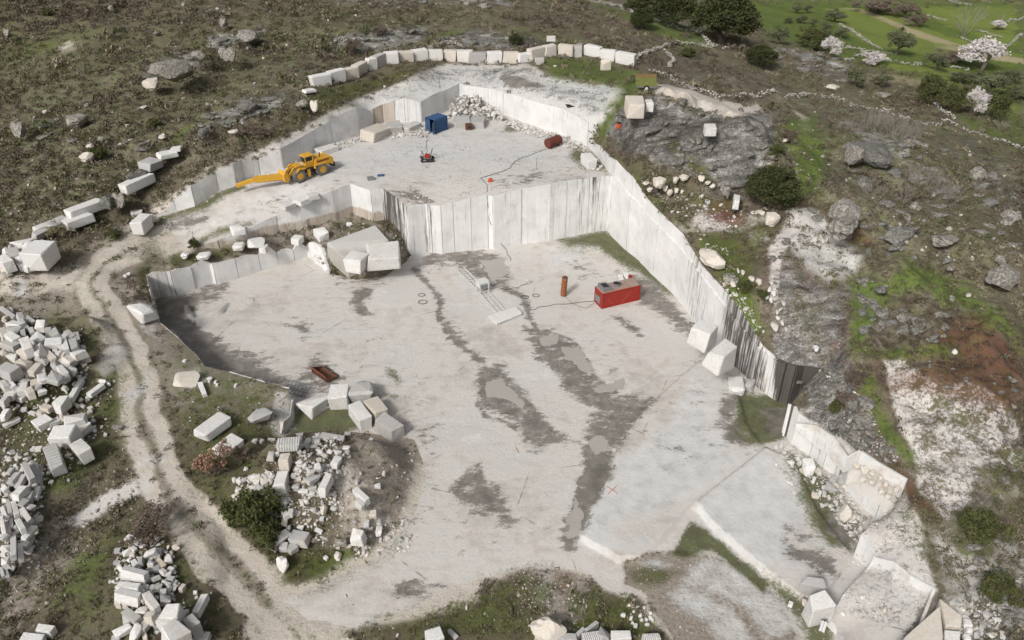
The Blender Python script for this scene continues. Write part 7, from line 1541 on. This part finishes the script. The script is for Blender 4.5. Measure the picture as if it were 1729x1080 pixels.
for a_ in ((1512,92,34,38,'olive tree standing on the lower edge of the bright green field'), (1672,160,38,28,'grey green olive tree near the right edge'), (1622,142,32,18,'spreading olive tree below the white blossom tree'), (1578,118,28,24,'small olive tree left of the ruined hut wall'), (1712,166,30,16,'olive tree at the right edge'), (1652,140,24,16,'small olive between the spreading one and the blossom tree'), (1700,140,30,18,'olive just below the wall at the right edge'), (1407,36,26,18,'olive tree at the left tip of the green field'), (1442,146,28,28,'olive beside the grey rocks below the broad wall'), (1485,146,26,18,'low round olive left of the vineyard'), (1312,74,30,26,'grey green tree right of the biggest oak'),
    (1346,22,15,14,'small olive, top one of the slope left of the green field'), (1364,22,14,13,'small dark olive beside the top one on the slope'), (1354,40,15,13,'small olive in the middle of the slope left of the field'), (1374,46,14,13,'small olive on the slope, right of the middle'), (1392,52,15,14,'small olive near the field edge'), (1396,66,15,14,'lowest small olive on the slope'), (1420,64,18,16,'round olive below the field corner'), (1330,40,12,10,'small olive on the dry yellow slope')): tree('olive', 'olive_tree', 'tree', *a_)
for a_ in ((1654,122,50,46,'large almond tree in full white blossom below the green field'), (1398,96,26,32,'smaller almond tree in white blossom beside the broad stone wall'), (1477,108,34,18,'low almond in thin blossom against the broad wall'), (1638,196,26,44,'slim almond tree in pale blossom between two evergreens'), (1682,50,16,14,'tiny almond tree by the wall near the top right')): tree('blossom', 'almond_tree', 'tree', *a_)
tree('bare', 'bare_tree', 'tree', 1628, 60, 52, 50, 'large bare tree with pale green twigs above the green field'); tree('bare', 'bare_tree', 'tree', 1308, 212, 38, 34, 'grey leafless shrub behind the rock dome'); tree('bare', 'bare_tree', 'tree', 386, 178, 12, 16, 'small leafless sapling above the grey outcrop on the left hill'); tree('bare', 'bare_tree', 'tree', 1686, 40, 14, 16, 'thin leafless tree near the top right corner'); tree('bare', 'bare_tree', 'tree', 1690, 222, 24, 20, 'bare bush near the right edge below the wall'); tree('bare', 'bare_tree', 'tree', 112, 214, 14, 14, 'bare pale branches on the left hill below the boulders')
for i, (x_, y_, h_) in enumerate(((1422,224,30),(1432,216,22),(1446,228,26),(1462,214,30),(1474,220,34),(1486,224,36),(1498,228,38),(1508,236,40),(1518,244,42),(1530,250,40),(1540,240,36),(1490,212,26),(1552,226,28),(1478,206,24),(1520,216,30))):
    tree('bare', 'bare_tree', 'tree', x_, y_, 24, h_, f'slender leafless tree, {ordn[i] if i < 12 else ordn[i-12]+" last"} one of the thicket above the big grey boulders', 'leafless trees above the big boulders')
for i, (x_, y_, h_) in enumerate(((1546,316,36),(1558,324,40),(1570,332,44),(1584,336,48),(1596,342,46),(1606,348,40),(1578,310,30),(1540,300,26),(1474,330,28),(1482,340,30),(1520,346,24),(1530,336,26),(1470,318,22))):
    tree('bare', 'bare_tree', 'tree', x_, y_, 26, h_, f'slender leafless tree, {ordn[i] if i < 12 else "last"} one of the lower thicket on the right hillside', 'leafless trees of the lower thicket')
for k_, a_ in (('yellow', (102,402,34,30,'dry yellowish bush beside the line of blocks')), ('rust', (368,800,52,46,'russet leaved bush right of the lower track')), ('bush', (425,890,70,50,'large dark bush at the lower side of the rubble')), ('bush', (452,915,44,34,'second dark bush just below the large one by the rubble')), ('bush', (402,880,34,30,'small green bush at the left of the rubble')), ('brown', (262,905,80,34,'low brown thicket beside the track junction')), ('brown', (410,780,34,26,'brown twiggy bush right of the russet one')), ('bush', (330,420,16,18,'young green bush at the low end of the ramp')), ('bush', (166,270,26,20,'green bush behind cracked white boulders on the left')), ('brown', (600,95,34,34,'reddish bare bush left of the row of blocks')), ('brown', (905,92,22,18,'brown bush between rocks beyond the row')), ('bush', (1160,95,26,14,'low green bush in scrub behind the oak')), ('brown', (1475,22,72,18,'brown hedge along the upper edge of the green field')), ('brown', (1528,30,50,20,'brown bramble thicket right of the hedge')), ('brown', (1548,46,34,18,'brown bramble clump below the thicket')), ('brown', (1600,100,70,12,'dark hedge under the green field')), ('bush', (1645,900,60,34,'green bush on the bare rock at the far right bottom')), ('bush', (1680,1010,50,34,'dark bush near the bottom right corner')), ('bush', (1255,492,24,20,'small dark bush at the left end of the long bare slab')), ('bush', (1285,505,20,16,'dark tuft of broom on the lichen covered slab')), ('brown', (1420,690,36,30,'brown bush left of the grassy strip')), ('brown', (1440,650,30,26,'brown bush in the rocky gully at the right')), ('bush', (1412,700,24,26,'green bush in the rocky gully at the right')), ('brown', (1100,330,30,16,'brown scrub bush among the cream boulders')), ('bush', (260,215,20,14,'dark bush on the left hillside near a grey boulder')), ('bush', (82,26,12,10,'small dark bush near the top left corner')), ('brown', (430,232,50,20,'brown thicket below the big outcrop on the left')), ('brown', (640,60,30,16,'brown bush beside the bare slab beyond the row')), ('bush', (1310,262,22,16,'small bush on the right rim of the dome')), ('brown', (1330,240,28,22,'brown bush beside the cream bedrock patches')), ('bush', (195,400,20,12,'low bush beside the upper track'))):
    tree(k_, 'bush', 'bush', *a_)
